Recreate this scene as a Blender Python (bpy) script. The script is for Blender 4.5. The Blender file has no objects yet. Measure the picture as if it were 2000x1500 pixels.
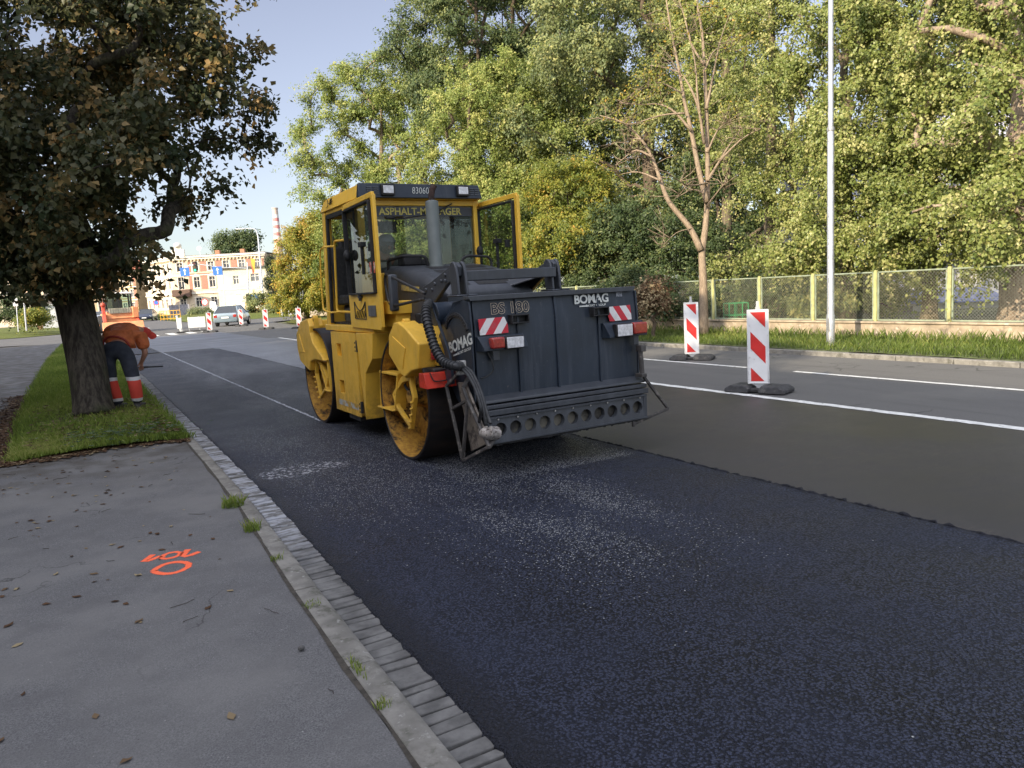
import bpy, bmesh, math, random
import numpy as np
from mathutils import Vector, Matrix

random.seed(7)
RNG = np.random.default_rng(7)
SC = bpy.context.scene
COL = SC.collection
R_ = math.radians
V3 = Vector


# ------------------------------------------------------------------ mesh builder
class MB:
    """Collects faces and links them as ONE mesh object."""
    def __init__(s):
        s.v, s.f, s.mi, s.m = [], [], [], 0

    def add(s, verts, faces):
        n = len(s.v)
        s.v.extend([tuple(p) for p in verts])
        for f in faces:
            s.f.append(tuple(i + n for i in f))
            s.mi.append(s.m)
        return s

    def bx(s, x0, x1, y0, y1, z0, z1):
        return s.add([(x0, y0, z0), (x1, y0, z0), (x1, y1, z0), (x0, y1, z0), (x0, y0, z1), (x1, y0, z1), (x1, y1, z1), (x0, y1, z1)],
                     [(0, 3, 2, 1), (4, 5, 6, 7), (0, 1, 5, 4), (1, 2, 6, 5), (2, 3, 7, 6), (3, 0, 4, 7)])

    def obox(s, c, d, rz=0., rx=0., ry=0.):
        M = Matrix.Rotation(rz, 3, 'Z') @ Matrix.Rotation(ry, 3, 'Y') @ Matrix.Rotation(rx, 3, 'X')
        c = V3(c)
        pts = []
        for z in (-.5, .5):
            for x, y in ((-.5, -.5), (.5, -.5), (.5, .5), (-.5, .5)):
                pts.append(c + M @ V3((x * d[0], y * d[1], z * d[2])))
        return s.add(pts, [(0, 3, 2, 1), (4, 5, 6, 7), (0, 1, 5, 4), (1, 2, 6, 5), (2, 3, 7, 6), (3, 0, 4, 7)])

    def bar(s, p0, p1, w, h, up=(0, 0, 1)):
        """rectangular bar from p0 to p1"""
        p0, p1 = V3(p0), V3(p1)
        d = (p1 - p0).normalized()
        u = V3(up)
        if abs(d.dot(u)) > .98:
            u = V3((1, 0, 0))
        a = d.cross(u).normalized()
        b = a.cross(d).normalized()
        pts = []
        for p in (p0, p1):
            for i, j in ((-.5, -.5), (.5, -.5), (.5, .5), (-.5, .5)):
                pts.append(p + a * (i * w) + b * (j * h))
        return s.add(pts, [(0, 3, 2, 1), (4, 5, 6, 7), (0, 1, 5, 4), (1, 2, 6, 5), (2, 3, 7, 6), (3, 0, 4, 7)])

    def prism(s, pts, ext):
        pts = [V3(p) for p in pts]
        e = V3(ext)
        n = len(pts)
        vs = pts + [p + e for p in pts]
        fs = [tuple(range(n))[::-1], tuple(range(n, 2 * n))]
        for i in range(n):
            j = (i + 1) % n
            fs.append((i, j, n + j, n + i))
        return s.add(vs, fs)

    def prof(s, pts2, axis, a0, a1):
        if axis == 'x':
            p = [(a0, a, b) for a, b in pts2]; e = (a1 - a0, 0, 0)
        elif axis == 'y':
            p = [(a, a0, b) for a, b in pts2]; e = (0, a1 - a0, 0)
        else:
            p = [(a, b, a0) for a, b in pts2]; e = (0, 0, a1 - a0)
        return s.prism(p, e)

    def lathe(s, o, d, prof, n=24, cap0=True, cap1=True):
        """prof: (radius, height along d)"""
        o, d = V3(o), V3(d).normalized()
        u = V3((0, 0, 1)) if abs(d.z) < .9 else V3((1, 0, 0))
        a = d.cross(u).normalized(); b = d.cross(a).normalized()
        vs, fs = [], []
        for r, h in prof:
            for i in range(n):
                t = 2 * math.pi * i / n
                vs.append(o + d * h + (a * math.cos(t) + b * math.sin(t)) * r)
        for k in range(len(prof) - 1):
            for i in range(n):
                j = (i + 1) % n
                fs.append((k * n + i, k * n + j, (k + 1) * n + j, (k + 1) * n + i))
        if cap0: fs.append(tuple(range(n))[::-1])
        if cap1: fs.append(tuple(range((len(prof) - 1) * n, len(prof) * n)))
        return s.add(vs, fs)

    def cyl(s, p0, p1, r0, r1=None, n=16, cap=True):
        p0, p1 = V3(p0), V3(p1)
        r1 = r0 if r1 is None else r1
        return s.lathe(p0, p1 - p0, [(r0, 0), (r1, (p1 - p0).length)], n, cap, cap)

    def tube(s, path, r, n=8, closed=False, cap=True):
        P = [V3(p) for p in path]
        m = len(P)
        rs = list(r) if hasattr(r, '__len__') else [r] * m
        T = []
        for i in range(m):
            a = P[(i - 1) % m] if (i > 0 or closed) else P[i]
            b = P[(i + 1) % m] if (i < m - 1 or closed) else P[i]
            t = (b - a)
            T.append(t.normalized() if t.length > 1e-9 else V3((0, 0, 1)))
        u = V3((0, 0, 1)) if abs(T[0].z) < .9 else V3((1, 0, 0))
        nrm = T[0].cross(u).normalized()
        vs, fs = [], []
        for i in range(m):
            nrm = (nrm - T[i] * nrm.dot(T[i]))
            nrm = nrm.normalized() if nrm.length > 1e-6 else T[i].orthogonal().normalized()
            bn = T[i].cross(nrm)
            for k in range(n):
                t = 2 * math.pi * k / n
                vs.append(P[i] + (nrm * math.cos(t) + bn * math.sin(t)) * rs[i])
        for i in range(m - 1 + (1 if closed else 0)):
            j = (i + 1) % m
            for k in range(n):
                l = (k + 1) % n
                fs.append((i * n + k, i * n + l, j * n + l, j * n + k))
        if cap and not closed:
            fs.append(tuple(range(n))[::-1]); fs.append(tuple(range((m - 1) * n, m * n)))
        return s.add(vs, fs)

    def sph(s, c, r, n=16, m=10):
        r = (r, r, r) if not hasattr(r, '__len__') else r
        vs, fs = [], []
        for i in range(m + 1):
            p = math.pi * i / m
            for k in range(n):
                t = 2 * math.pi * k / n
                vs.append((c[0] + r[0] * math.sin(p) * math.cos(t), c[1] + r[1] * math.sin(p) * math.sin(t), c[2] + r[2] * math.cos(p)))
        for i in range(m):
            for k in range(n):
                l = (k + 1) % n
                fs.append((i * n + k, (i + 1) * n + k, (i + 1) * n + l, i * n + l))
        return s.add(vs, fs)

    def quad(s, a, b, c, d):
        return s.add([a, b, c, d], [(0, 1, 2, 3)])

    def panel_holes(s, O, U, Vv, N, w, h, holes, depth, back=True):
        """flat panel w x h in the U,V plane with recessed rectangular holes (u0,u1,v0,v1)"""
        O, U, Vv, N = V3(O), V3(U), V3(Vv), V3(N)
        us = sorted({0, w, *[a for q in holes for a in q[:2]]})
        vs_ = sorted({0, h, *[a for q in holes for a in q[2:]]})
        P = lambda u, v, n=0.: O + U * u + Vv * v + N * n
        for i in range(len(us) - 1):
            for j in range(len(vs_) - 1):
                cu, cv = (us[i] + us[i + 1]) / 2, (vs_[j] + vs_[j + 1]) / 2
                if any(q[0] < cu < q[1] and q[2] < cv < q[3] for q in holes):
                    continue
                s.quad(P(us[i], vs_[j]), P(us[i + 1], vs_[j]), P(us[i + 1], vs_[j + 1]), P(us[i], vs_[j + 1]))
        for q in holes:
            a, b, c, d = q
            for (x0, y0), (x1, y1) in (((a, c), (b, c)), ((b, c), (b, d)), ((b, d), (a, d)), ((a, d), (a, c))):
                s.quad(P(x0, y0), P(x1, y1), P(x1, y1, -depth), P(x0, y0, -depth))
            if back:
                s.quad(P(a, c, -depth), P(b, c, -depth), P(b, d, -depth), P(a, d, -depth))
        return s

    def build(s, name, mats, parent=None, org=None, bevel=0, seg=2, sharp=35, recalc=True, merge=0):
        me = bpy.data.meshes.new(name)
        o = org if org is not None else (world_org(parent) if parent is not None else V3((0, 0, 0)))
        me.from_pydata([(p[0] - o[0], p[1] - o[1], p[2] - o[2]) for p in s.v], [], s.f)
        mats = mats if isinstance(mats, (list, tuple)) else [mats]
        for m in mats: me.materials.append(m)
        me.polygons.foreach_set('material_index', s.mi)
        if recalc or merge:
            bm = bmesh.new(); bm.from_mesh(me)
            if merge: bmesh.ops.remove_doubles(bm, verts=bm.verts, dist=merge)
            if recalc: bmesh.ops.recalc_face_normals(bm, faces=bm.faces)
            bm.to_mesh(me); bm.free()
        if sharp:
            me.polygons.foreach_set('use_smooth', [True] * len(me.polygons))
            me.set_sharp_from_angle(angle=R_(sharp))
        ob = bpy.data.objects.new(name, me)
        COL.objects.link(ob)
        if parent is not None: ob.parent = parent
        elif org is not None: ob.location = o
        if bevel:
            b = ob.modifiers.new('bevel', 'BEVEL'); b.width = bevel; b.segments = seg
            b.limit_method = 'ANGLE'; b.angle_limit = R_(40); b.harden_normals = False
        return ob


def world_org(p):
    o = V3((0, 0, 0))
    while p is not None:
        o += p.location; p = p.parent
    return o


def empty(name, loc, label, cat, group=None, rz=0.):
    o = bpy.data.objects.new(name, None)
    o.empty_display_size = .2
    COL.objects.link(o); o.location = loc; o.rotation_euler = (0, 0, rz)
    tag(o, label, cat, group)
    return o


def tag(o, label=None, cat=None, group=None, kind=None):
    if label: o['label'] = label
    if cat: o['category'] = cat
    if group: o['group'] = group
    if kind: o['kind'] = kind
    return o


def copy_tree(o, parent=None):
    c = o.copy(); COL.objects.link(c)
    if parent is not None: c.parent = parent
    for ch in [x for x in bpy.data.objects if x.parent == o]:
        copy_tree(ch, c)
    return c


def raw_mesh(name, verts, loops, nper, mats, parent=None, loc=None, attrs=None, smooth=False, midx=None):
    """fast numpy mesh: every face has nper corners"""
    me = bpy.data.meshes.new(name)
    nf = len(loops) // nper
    me.vertices.add(len(verts)); me.vertices.foreach_set('co', np.ascontiguousarray(verts, dtype=np.float32).ravel())
    me.loops.add(len(loops)); me.loops.foreach_set('vertex_index', np.ascontiguousarray(loops, dtype=np.int32))
    me.polygons.add(nf)
    me.polygons.foreach_set('loop_start', np.arange(0, nf * nper, nper, dtype=np.int32))
    me.polygons.foreach_set('loop_total', np.full(nf, nper, dtype=np.int32))
    for m in (mats if isinstance(mats, (list, tuple)) else [mats]): me.materials.append(m)
    if midx is not None: me.polygons.foreach_set('material_index', midx.astype(np.int32))
    if smooth: me.polygons.foreach_set('use_smooth', [True] * nf)
    me.update(calc_edges=True)
    for k, a in (attrs or {}).items():
        at = me.attributes.new(k, 'FLOAT', 'POINT')
        at.data.foreach_set('value', np.ascontiguousarray(a, dtype=np.float32))
    ob = bpy.data.objects.new(name, me); COL.objects.link(ob)
    if parent is not None: ob.parent = parent
    if loc is not None: ob.location = loc
    return ob


def text_geo(txt, size, font_off=0., shear=0., align='CENTER', spacing=1., outline=0.):
    cu = bpy.data.curves.new('t', 'FONT')
    cu.body = txt; cu.size = size; cu.align_x = align; cu.align_y = 'CENTER'
    cu.shear = shear; cu.offset = font_off; cu.space_character = spacing; cu.resolution_u = 3
    if outline:
        cu.fill_mode = 'NONE'; cu.bevel_depth = outline; cu.bevel_resolution = 0
    ob = bpy.data.objects.new('t', cu); COL.objects.link(ob)
    dg = bpy.context.evaluated_depsgraph_get()
    me = bpy.data.meshes.new_from_object(ob.evaluated_get(dg))
    vs = [tuple(v.co) for v in me.vertices]; fs = [tuple(p.vertices) for p in me.polygons]
    bpy.data.objects.remove(ob); bpy.data.curves.remove(cu); bpy.data.meshes.remove(me)
    return vs, fs


def put_text(mb, txt, size, O, U, Vv, N=None, sx=1., lift=0., **kw):
    vs, fs = text_geo(txt, size, **kw)
    O, U, Vv = V3(O), V3(U).normalized(), V3(Vv).normalized()
    N = U.cross(Vv)
    mb.add([O + U * (v[0] * sx) + Vv * v[1] + N * (v[2] + lift) for v in vs], fs)


def arc(c, r, a0, a1, n, plane='xz', y=0.):
    out = []
    for i in range(n + 1):
        t = a0 + (a1 - a0) * i / n
        out.append((c[0] + r * math.cos(t), c[1] + r * math.sin(t)))
    return out


def fillet_path(pts, r, n=4):
    """round the corners of an open polyline"""
    P = [V3(p) for p in pts]
    out = [P[0]]
    for i in range(1, len(P) - 1):
        a, b, c = P[i - 1], P[i], P[i + 1]
        d0, d1 = (a - b), (c - b)
        q = min(r, d0.length * .45, d1.length * .45)
        s0, s1 = b + d0.normalized() * q, b + d1.normalized() * q
        for k in range(n + 1):
            t = k / n
            out.append(s0 * (1 - t) ** 2 + b * (2 * t * (1 - t)) + s1 * t * t)
    out.append(P[-1])
    return out


# ------------------------------------------------------------------ materials
class NT:
    """small helper around a material's node tree"""
    def __init__(s, name):
        s.mat = bpy.data.materials.new(name); s.mat.use_nodes = True
        s.t = s.mat.node_tree; s.n = s.t.nodes; s.l = s.t.links
        s.b = s.n['Principled BSDF']; s.out = s.n['Material Output']
        s.tc = s.n.new('ShaderNodeTexCoord')

    def node(s, ty, **kw):
        nd = s.n.new(ty)
        for k, v in kw.items():
            if k.startswith('i_'):
                nd.inputs[k[2:].replace('_', ' ')].default_value = v
            else: setattr(nd, k, v)
        return nd

    def link(s, a, b): s.l.new(a, b)

    def inp(s, sock, v):
        if isinstance(v, bpy.types.NodeSocket): s.link(v, sock)
        elif v is not None: sock.default_value = v

    def noise(s, scale, detail=4, rough=.55, vec=None, dist=0., stretch=None, obj=True):
        nd = s.node('ShaderNodeTexNoise'); nd.inputs['Scale'].default_value = scale
        nd.inputs['Detail'].default_value = detail; nd.inputs['Roughness'].default_value = rough
        nd.inputs['Distortion'].default_value = dist
        v = vec or s.tc.outputs['Object']
        if stretch:
            mp = s.node('ShaderNodeMapping'); mp.inputs['Scale'].default_value = stretch
            s.link(v, mp.inputs['Vector']); v = mp.outputs[0]
        s.link(v, nd.inputs['Vector'])
        return nd.outputs['Fac']

    def voro(s, scale, feature='F1', out='Distance', rnd=1., vec=None):
        nd = s.node('ShaderNodeTexVoronoi'); nd.feature = feature
        nd.inputs['Scale'].default_value = scale; nd.inputs['Randomness'].default_value = rnd
        s.link(vec or s.tc.outputs['Object'], nd.inputs['Vector'])
        return nd.outputs[out]

    def math(s, op, a, b=None, clamp=False):
        nd = s.node('ShaderNodeMath', operation=op, use_clamp=clamp)
        s.inp(nd.inputs[0], a)
        if b is not None: s.inp(nd.inputs[1], b)
        return nd.outputs[0]

    def ramp(s, v, a, b, c=0., d=1., smooth=True):
        nd = s.node('ShaderNodeMapRange'); nd.clamp = True
        if smooth: nd.interpolation_type = 'SMOOTHSTEP'
        s.link(v, nd.inputs[0])
        for i, x in zip((1, 2, 3, 4), (a, b, c, d)): nd.inputs[i].default_value = x
        return nd.outputs[0]

    def mix(s, f, a, b, mode='MIX'):
        nd = s.node('ShaderNodeMix', data_type='RGBA', blend_type=mode)
        s.inp(nd.inputs[0], f)
        for i, c in ((6, a), (7, b)):
            if isinstance(c, bpy.types.NodeSocket): s.link(c, nd.inputs[i])
            else: nd.inputs[i].default_value = (*c[:3], 1)
        return nd.outputs[2]

    def sep(s, vec=None):
        nd = s.node('ShaderNodeSeparateXYZ'); s.link(vec or s.tc.outputs['Object'], nd.inputs[0])
        return nd.outputs

    def bump(s, h, strength=.3, dist=.01, normal=None):
        nd = s.node('ShaderNodeBump'); nd.inputs['Strength'].default_value = strength; nd.inputs['Distance'].default_value = dist
        s.link(h, nd.inputs['Height'])
        if normal is not None: s.link(normal, nd.inputs['Normal'])
        return nd.outputs[0]

    def fin(s, col=None, rough=None, normal=None, metal=None, spec=None, **kw):
        b = s.b
        if col is not None:
            if isinstance(col, bpy.types.NodeSocket): s.link(col, b.inputs['Base Color'])
            else: b.inputs['Base Color'].default_value = (*col[:3], 1)
        s.inp(b.inputs['Roughness'], rough)
        if normal is not None: s.link(normal, b.inputs['Normal'])
        s.inp(b.inputs['Metallic'], metal)
        s.inp(b.inputs['Specular IOR Level'], spec)
        for k, v in kw.items(): s.inp(b.inputs[k.replace('_', ' ')], v)
        return s.mat


def pm(name, col, rough=.55, metal=0., var=.18, vs=5., bump=0., bs=60., dirt=None, spec=.5, rvar=.12, bd=.004, **kw):
    """procedural surface: tone variation, roughness variation, optional dirt (colour, scale, lo, hi) and bump"""
    t = NT(name)
    n = t.noise(vs, 5)
    dark = [c * (1 - var) for c in col]; lite = [min(1, c * (1 + var)) for c in col]
    c = t.mix(t.ramp(n, .3, .7), dark, lite)
    if dirt:
        for q in (dirt if isinstance(dirt[0], (list, tuple)) and isinstance(dirt[0][0], (list, tuple)) else [dirt]):
            dn = t.noise(q[1], 6, .65, stretch=q[4] if len(q) > 4 else None)
            c = t.mix(t.ramp(dn, q[2], q[3]), c, q[0])
    r = t.ramp(t.noise(vs * 2.3, 4), .3, .7, max(0, rough - rvar), min(1, rough + rvar))
    nr = t.bump(t.noise(bs, 4), bump, bd) if bump else None
    return t.fin(c, r, nr, metal, spec, **kw)


def hexc(h):
    """sRGB hex -> linear"""
    h = h.lstrip('#')
    o = []
    for i in (0, 2, 4):
        v = int(h[i:i + 2], 16) / 255
        o.append(v / 12.92 if v <= .04045 else ((v + .055) / 1.055) ** 2.4)
    return tuple(o)

# ------------------------------------------------------------------ world, sun, camera
SUN_DIR = V3((0.962, 0.274, -math.tan(R_(27)))).normalized()      # the way the light travels
SC.view_settings.view_transform = 'Standard'; SC.view_settings.look = 'None'; SC.view_settings.exposure = 0; SC.view_settings.gamma = 1
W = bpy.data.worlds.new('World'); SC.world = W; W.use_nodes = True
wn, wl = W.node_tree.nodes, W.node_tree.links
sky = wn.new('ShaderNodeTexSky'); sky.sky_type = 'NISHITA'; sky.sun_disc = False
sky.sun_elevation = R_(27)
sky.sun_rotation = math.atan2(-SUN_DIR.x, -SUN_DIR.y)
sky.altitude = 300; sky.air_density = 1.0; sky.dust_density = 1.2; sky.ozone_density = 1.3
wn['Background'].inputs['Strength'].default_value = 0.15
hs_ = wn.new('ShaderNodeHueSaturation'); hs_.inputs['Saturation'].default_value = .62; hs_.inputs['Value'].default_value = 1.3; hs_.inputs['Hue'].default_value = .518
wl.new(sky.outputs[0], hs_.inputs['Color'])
tcw = wn.new('ShaderNodeTexCoord'); dt = wn.new('ShaderNodeVectorMath'); dt.operation = 'DOT_PRODUCT'      # broad glow added on the sun's side of the sky to fill the shade
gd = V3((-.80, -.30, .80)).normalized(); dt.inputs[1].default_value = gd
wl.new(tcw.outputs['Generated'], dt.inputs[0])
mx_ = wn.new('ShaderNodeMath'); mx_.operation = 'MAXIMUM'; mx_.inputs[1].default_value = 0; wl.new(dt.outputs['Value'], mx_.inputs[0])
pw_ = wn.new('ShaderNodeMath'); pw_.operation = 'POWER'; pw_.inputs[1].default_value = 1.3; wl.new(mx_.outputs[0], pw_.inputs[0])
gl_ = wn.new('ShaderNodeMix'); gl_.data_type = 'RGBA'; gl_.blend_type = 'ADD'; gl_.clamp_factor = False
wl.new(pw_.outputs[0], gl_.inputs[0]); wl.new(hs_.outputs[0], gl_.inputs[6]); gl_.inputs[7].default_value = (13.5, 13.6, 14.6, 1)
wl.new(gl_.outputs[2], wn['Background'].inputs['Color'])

sl = bpy.data.lights.new('sun', 'SUN'); sl.energy = 7.8; sl.angle = R_(0.6); sl.color = (1.0, .86, .64)
so = bpy.data.objects.new('sun', sl); COL.objects.link(so); so.location = (-30, -10, 40)
so.rotation_euler = SUN_DIR.to_track_quat('-Z', 'Y').to_euler()

cam = bpy.data.cameras.new('camera'); cam.sensor_width = 36; cam.lens = 26.64; cam.clip_start = .05; cam.clip_end = 4000
co = bpy.data.objects.new('camera', cam); COL.objects.link(co); SC.camera = co
CX, CDN, CF = V3((0.862055, -0.503822, -0.054917)), V3((-0.111, -0.082, -0.99)), V3((0.495, 0.86, -0.126))
CF = V3((0.4945, 0.8598, -0.1264)).normalized()
CX = (CX - CF * CX.dot(CF)).normalized(); CU = CX.cross(CF)
co.matrix_world = Matrix(((CX.x, CU.x, -CF.x, 0), (CX.y, CU.y, -CF.y, 0), (CX.z, CU.z, -CF.z, 1.6), (0, 0, 0, 1)))
SC.cycles.max_bounces = 8; SC.cycles.transparent_max_bounces = 12; SC.cycles.diffuse_bounces = 3
SC.cycles.caustics_reflective = False; SC.cycles.caustics_refractive = False
SC.cycles.use_denoising = True
SC.cycles.sample_clamp_indirect = 6


# ------------------------------------------------------------------ surface materials
def mat_fresh():
    t = NT('fresh_asphalt')
    X, Y, _ = t.sep()
    v = t.voro(76); v2 = t.voro(180)
    pit = t.ramp(t.math('ADD', v, t.math('MULTIPLY', t.math('SUBTRACT', v2, .4), .35)), .34, .66)
    h = t.math('ADD', t.math('MULTIPLY', v, -1.), t.math('MULTIPLY', v2, -.45))
    base = t.mix(pit, (.048, .057, .096), (.003, .004, .01))
    big = t.noise(1.1, 5, .6)
    base = t.mix(t.ramp(big, .35, .7), base, t.mix(.3, base, (.04, .05, .088)))
    lane = t.noise(1.1, 4, .6, stretch=(2.6, .12, 1))
    base = t.mix(t.math('MULTIPLY', t.ramp(lane, .48, .72), .5), base, t.mix(.55, base, (.012, .014, .022)))
    # finer, greyer surface where the drum has already passed (far part)
    base = t.mix(t.ramp(Y, 6.3, 12., 0., .75), base, (.062, .066, .08))
    # light stone chips scattered behind the spreader
    vc = t.node('ShaderNodeTexVoronoi'); vc.inputs['Scale'].default_value = 95
    t.link(t.tc.outputs['Object'], vc.inputs['Vector'])
    sc = t.node('ShaderNodeSeparateColor'); t.link(vc.outputs['Color'], sc.inputs[0])
    cell = sc.outputs[0]
    streak = t.noise(1.6, 4, .6, stretch=(1.6, .45, 1))
    gx = t.math('MULTIPLY', t.ramp(X, 1.7, 2.6), t.ramp(X, 3.1, 3.75, 1, 0))
    gy = t.math('MULTIPLY', t.ramp(Y, 2.6, 4.4), t.ramp(Y, 5.5, 6.4, 1., .35))
    fan = t.math('MULTIPLY', t.math('MULTIPLY', gx, gy), t.ramp(streak, .34, .7, .12, 1.))
    pa = t.math('MULTIPLY', t.math('MULTIPLY', t.ramp(X, 2.5, 2.9), t.ramp(X, 4.25, 4.45, 1, 0)), t.math('MULTIPLY', t.ramp(Y, 5.36, 5.46), t.ramp(Y, 7., 9.5, 1, 0)))
    lf = t.math('MULTIPLY', t.math('MULTIPLY', t.ramp(X, 1.3, 1.8), t.ramp(X, 2.4, 2.9, 1, 0)), t.math('MULTIPLY', t.ramp(Y, 4.4, 6.), t.ramp(Y, 8, 11, 1, 0)))
    dens = t.math('MAXIMUM', t.math('MULTIPLY', fan, .62), t.math('MAXIMUM', t.math('MULTIPLY', pa, .75), t.math('MULTIPLY', lf, .26)))
    dens = t.math('ADD', dens, .0006)
    chip = t.math('MULTIPLY', t.math('LESS_THAN', cell, dens), t.ramp(vc.outputs['Distance'], .38, .5, 1, 0))
    base = t.mix(chip, base, t.mix(sc.outputs[1], (.15, .155, .165), (.5, .51, .5)))
    # white lime dabs
    dx = t.math('MULTIPLY', t.math('SUBTRACT', X, 1.72), 1.9); dy = t.math('MULTIPLY', t.math('SUBTRACT', Y, 7.05), 3.2)
    d2 = t.math('ADD', t.math('MULTIPLY', dx, dx), t.math('MULTIPLY', dy, dy))
    dab = t.math('MULTIPLY', t.ramp(d2, .2, 1., 1, 0), t.ramp(t.noise(26, 5, .7), .52, .6))
    base = t.mix(dab, base, (.55, .56, .6))
    # tar-dark lips along both edges
    lip = t.math('MAXIMUM', t.ramp(X, 4.43, 4.5), t.ramp(X, 1.16, 1.42, 1, 0))
    lip = t.math('MULTIPLY', lip, t.ramp(Y, 14, 26, 1, .2))
    base = t.mix(t.math('MULTIPLY', lip, .8), base, (.012, .013, .019))
    n = t.bump(h, 1., .016)
    return t.fin(base, t.ramp(big, .3, .7, .5, .64), n, 0, .3)


def mat_lane2():
    t = NT('rolled_asphalt')
    X, Y, _ = t.sep()
    v = t.noise(150, 3, .6)
    st = t.noise(5, 6, .7, stretch=(.35, 2.2, 1)); st2 = t.noise(38, 4, .7, stretch=(.25, 1.6, 1))
    big = t.noise(.55, 4)
    base = t.mix(t.ramp(v, .3, .7), (.022, .021, .022), (.058, .055, .055))
    base = t.mix(t.math('MULTIPLY', t.ramp(st2, .52, .72), t.ramp(big, .4, .66, 0, .6)), base, (.17, .14, .1))
    base = t.mix(t.math('MULTIPLY', t.ramp(st, .42, .7), .45), base, (.05, .044, .04))
    base = t.mix(t.ramp(Y, 9, 20, 0, .8), base, (.15, .155, .17))  # paler far off: grazing sky reflection put into the colour
    return t.fin(base, t.ramp(big, .3, .7, .45, .62), t.bump(v, .35, .004), 0, .5)


def mat_oldroad():
    t = NT('old_asphalt')
    v = t.noise(130, 3, .6); big = t.noise(.5, 5, .6); st = t.noise(1.2, 5, .65, stretch=(2.2, .25, 1))
    base = t.mix(t.ramp(v, .3, .7), (.075, .074, .072), (.15, .147, .143))
    base = t.mix(t.math('MULTIPLY', t.ramp(st, .45, .72), .55), base, (.085, .083, .082))
    base = t.mix(t.math('MULTIPLY', t.ramp(big, .5, .75), .5), base, (.165, .16, .148))
    ed = t.node('ShaderNodeTexVoronoi'); ed.feature = 'DISTANCE_TO_EDGE'; ed.inputs['Scale'].default_value = .55
    wv = t.node('ShaderNodeVectorMath', operation='ADD'); nz = t.node('ShaderNodeTexNoise'); nz.inputs['Scale'].default_value = 1.3
    t.link(t.tc.outputs['Object'], nz.inputs['Vector']); t.link(t.tc.outputs['Object'], wv.inputs[0]); t.link(nz.outputs['Color'], wv.inputs[1])
    t.link(wv.outputs[0], ed.inputs['Vector'])
    crack = t.math('MULTIPLY', t.ramp(ed.outputs['Distance'], .004, .012, 1, 0), t.ramp(t.noise(.3, 3), .5, .6))
    base = t.mix(t.math('MULTIPLY', crack, .7), base, (.03, .03, .03))
    return t.fin(base, .82, t.bump(v, .3, .004), 0, .35)


def mat_pave():
    t = NT('pavement')
    v = t.noise(170, 3, .7); med = t.noise(7, 6, .65); big = t.noise(.9, 5, .6)
    base = t.mix(t.ramp(v, .3, .72), (.07, .07, .073), (.18, .178, .178))
    base = t.mix(t.math('MULTIPLY', t.ramp(med, .42, .64), .6), base, (.105, .103, .104))
    base = t.mix(t.math('MULTIPLY', t.ramp(big, .4, .66), .65), base, (.178, .174, .168))
    sp = t.node('ShaderNodeTexVoronoi'); sp.inputs['Scale'].default_value = 62; t.link(t.tc.outputs['Object'], sp.inputs['Vector'])
    sc = t.node('ShaderNodeSeparateColor'); t.link(sp.outputs['Color'], sc.inputs[0])
    st = t.math('MULTIPLY', t.math('LESS_THAN', sc.outputs[0], .03), t.ramp(sp.outputs['Distance'], .14, .26, 1, 0))
    base = t.mix(st, base, t.mix(sc.outputs[1], (.05, .05, .05), (.3, .295, .28)))
    ed = t.node('ShaderNodeTexVoronoi'); ed.feature = 'DISTANCE_TO_EDGE'; ed.inputs['Scale'].default_value = .8
    wv = t.node('ShaderNodeVectorMath', operation='ADD'); nz = t.node('ShaderNodeTexNoise'); nz.inputs['Scale'].default_value = 2.2; nz.inputs['Detail'].default_value = 6
    t.link(t.tc.outputs['Object'], nz.inputs['Vector']); t.link(t.tc.outputs['Object'], wv.inputs[0]); t.link(nz.outputs['Color'], wv.inputs[1])
    t.link(wv.outputs[0], ed.inputs['Vector'])
    crack = t.math('MULTIPLY', t.ramp(ed.outputs['Distance'], .002, .008, 1, 0), t.ramp(t.noise(.7, 3), .5, .6))
    base = t.mix(t.math('MULTIPLY', crack, .75), base, (.035, .034, .033))
    X, Y, _ = t.sep()
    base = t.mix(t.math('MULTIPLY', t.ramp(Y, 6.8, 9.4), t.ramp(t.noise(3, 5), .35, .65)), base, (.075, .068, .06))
    hh = t.math('ADD', v, t.math('MULTIPLY', med, .8))
    return t.fin(base, .85, t.bump(hh, .35, .006), 0, .3)


M_FRESH, M_LANE2, M_OLD, M_PAVE = mat_fresh(), mat_lane2(), mat_oldroad(), mat_pave()
M_KERB = pm('kerb_concrete', (.2, .19, .17), .85, var=.25, vs=7, bump=.35, bs=90, dirt=[((.09, .088, .07), 9, .5, .72), ((.3, .29, .27), 30, .58, .7)], spec=.3)
M_SETT0 = pm('granite_sett', (.17, .165, .16), .8, var=.4, vs=8, bump=.5, bs=55, dirt=[((.1, .098, .095), 14, .5, .7), ((.55, .56, .6), 3.2, .56, .64)], spec=.35)
def mat_sett():
    t = NT('granite_setts'); X, Y, Z = t.sep()
    c = t.mix(t.ramp(t.noise(8, 5), .3, .7), (.085, .083, .08), (.18, .176, .168)); c = t.mix(t.math('MULTIPLY', t.ramp(t.noise(17, 6, .7), .5, .7), .6), c, (.085, .083, .08))
    lime = t.math('MULTIPLY', t.math('MULTIPLY', t.ramp(Y, 4.2, 5.8), t.ramp(Y, 9, 16, 1, .2)), t.ramp(t.noise(9, 6, .7, stretch=(.5, 1.6, 1)), .44, .56))
    c = t.mix(t.math('MULTIPLY', lime, .6), c, (.46, .48, .53))
    return t.fin(c, .8, t.bump(t.noise(55, 4), .5, .004), 0, .35)


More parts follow.
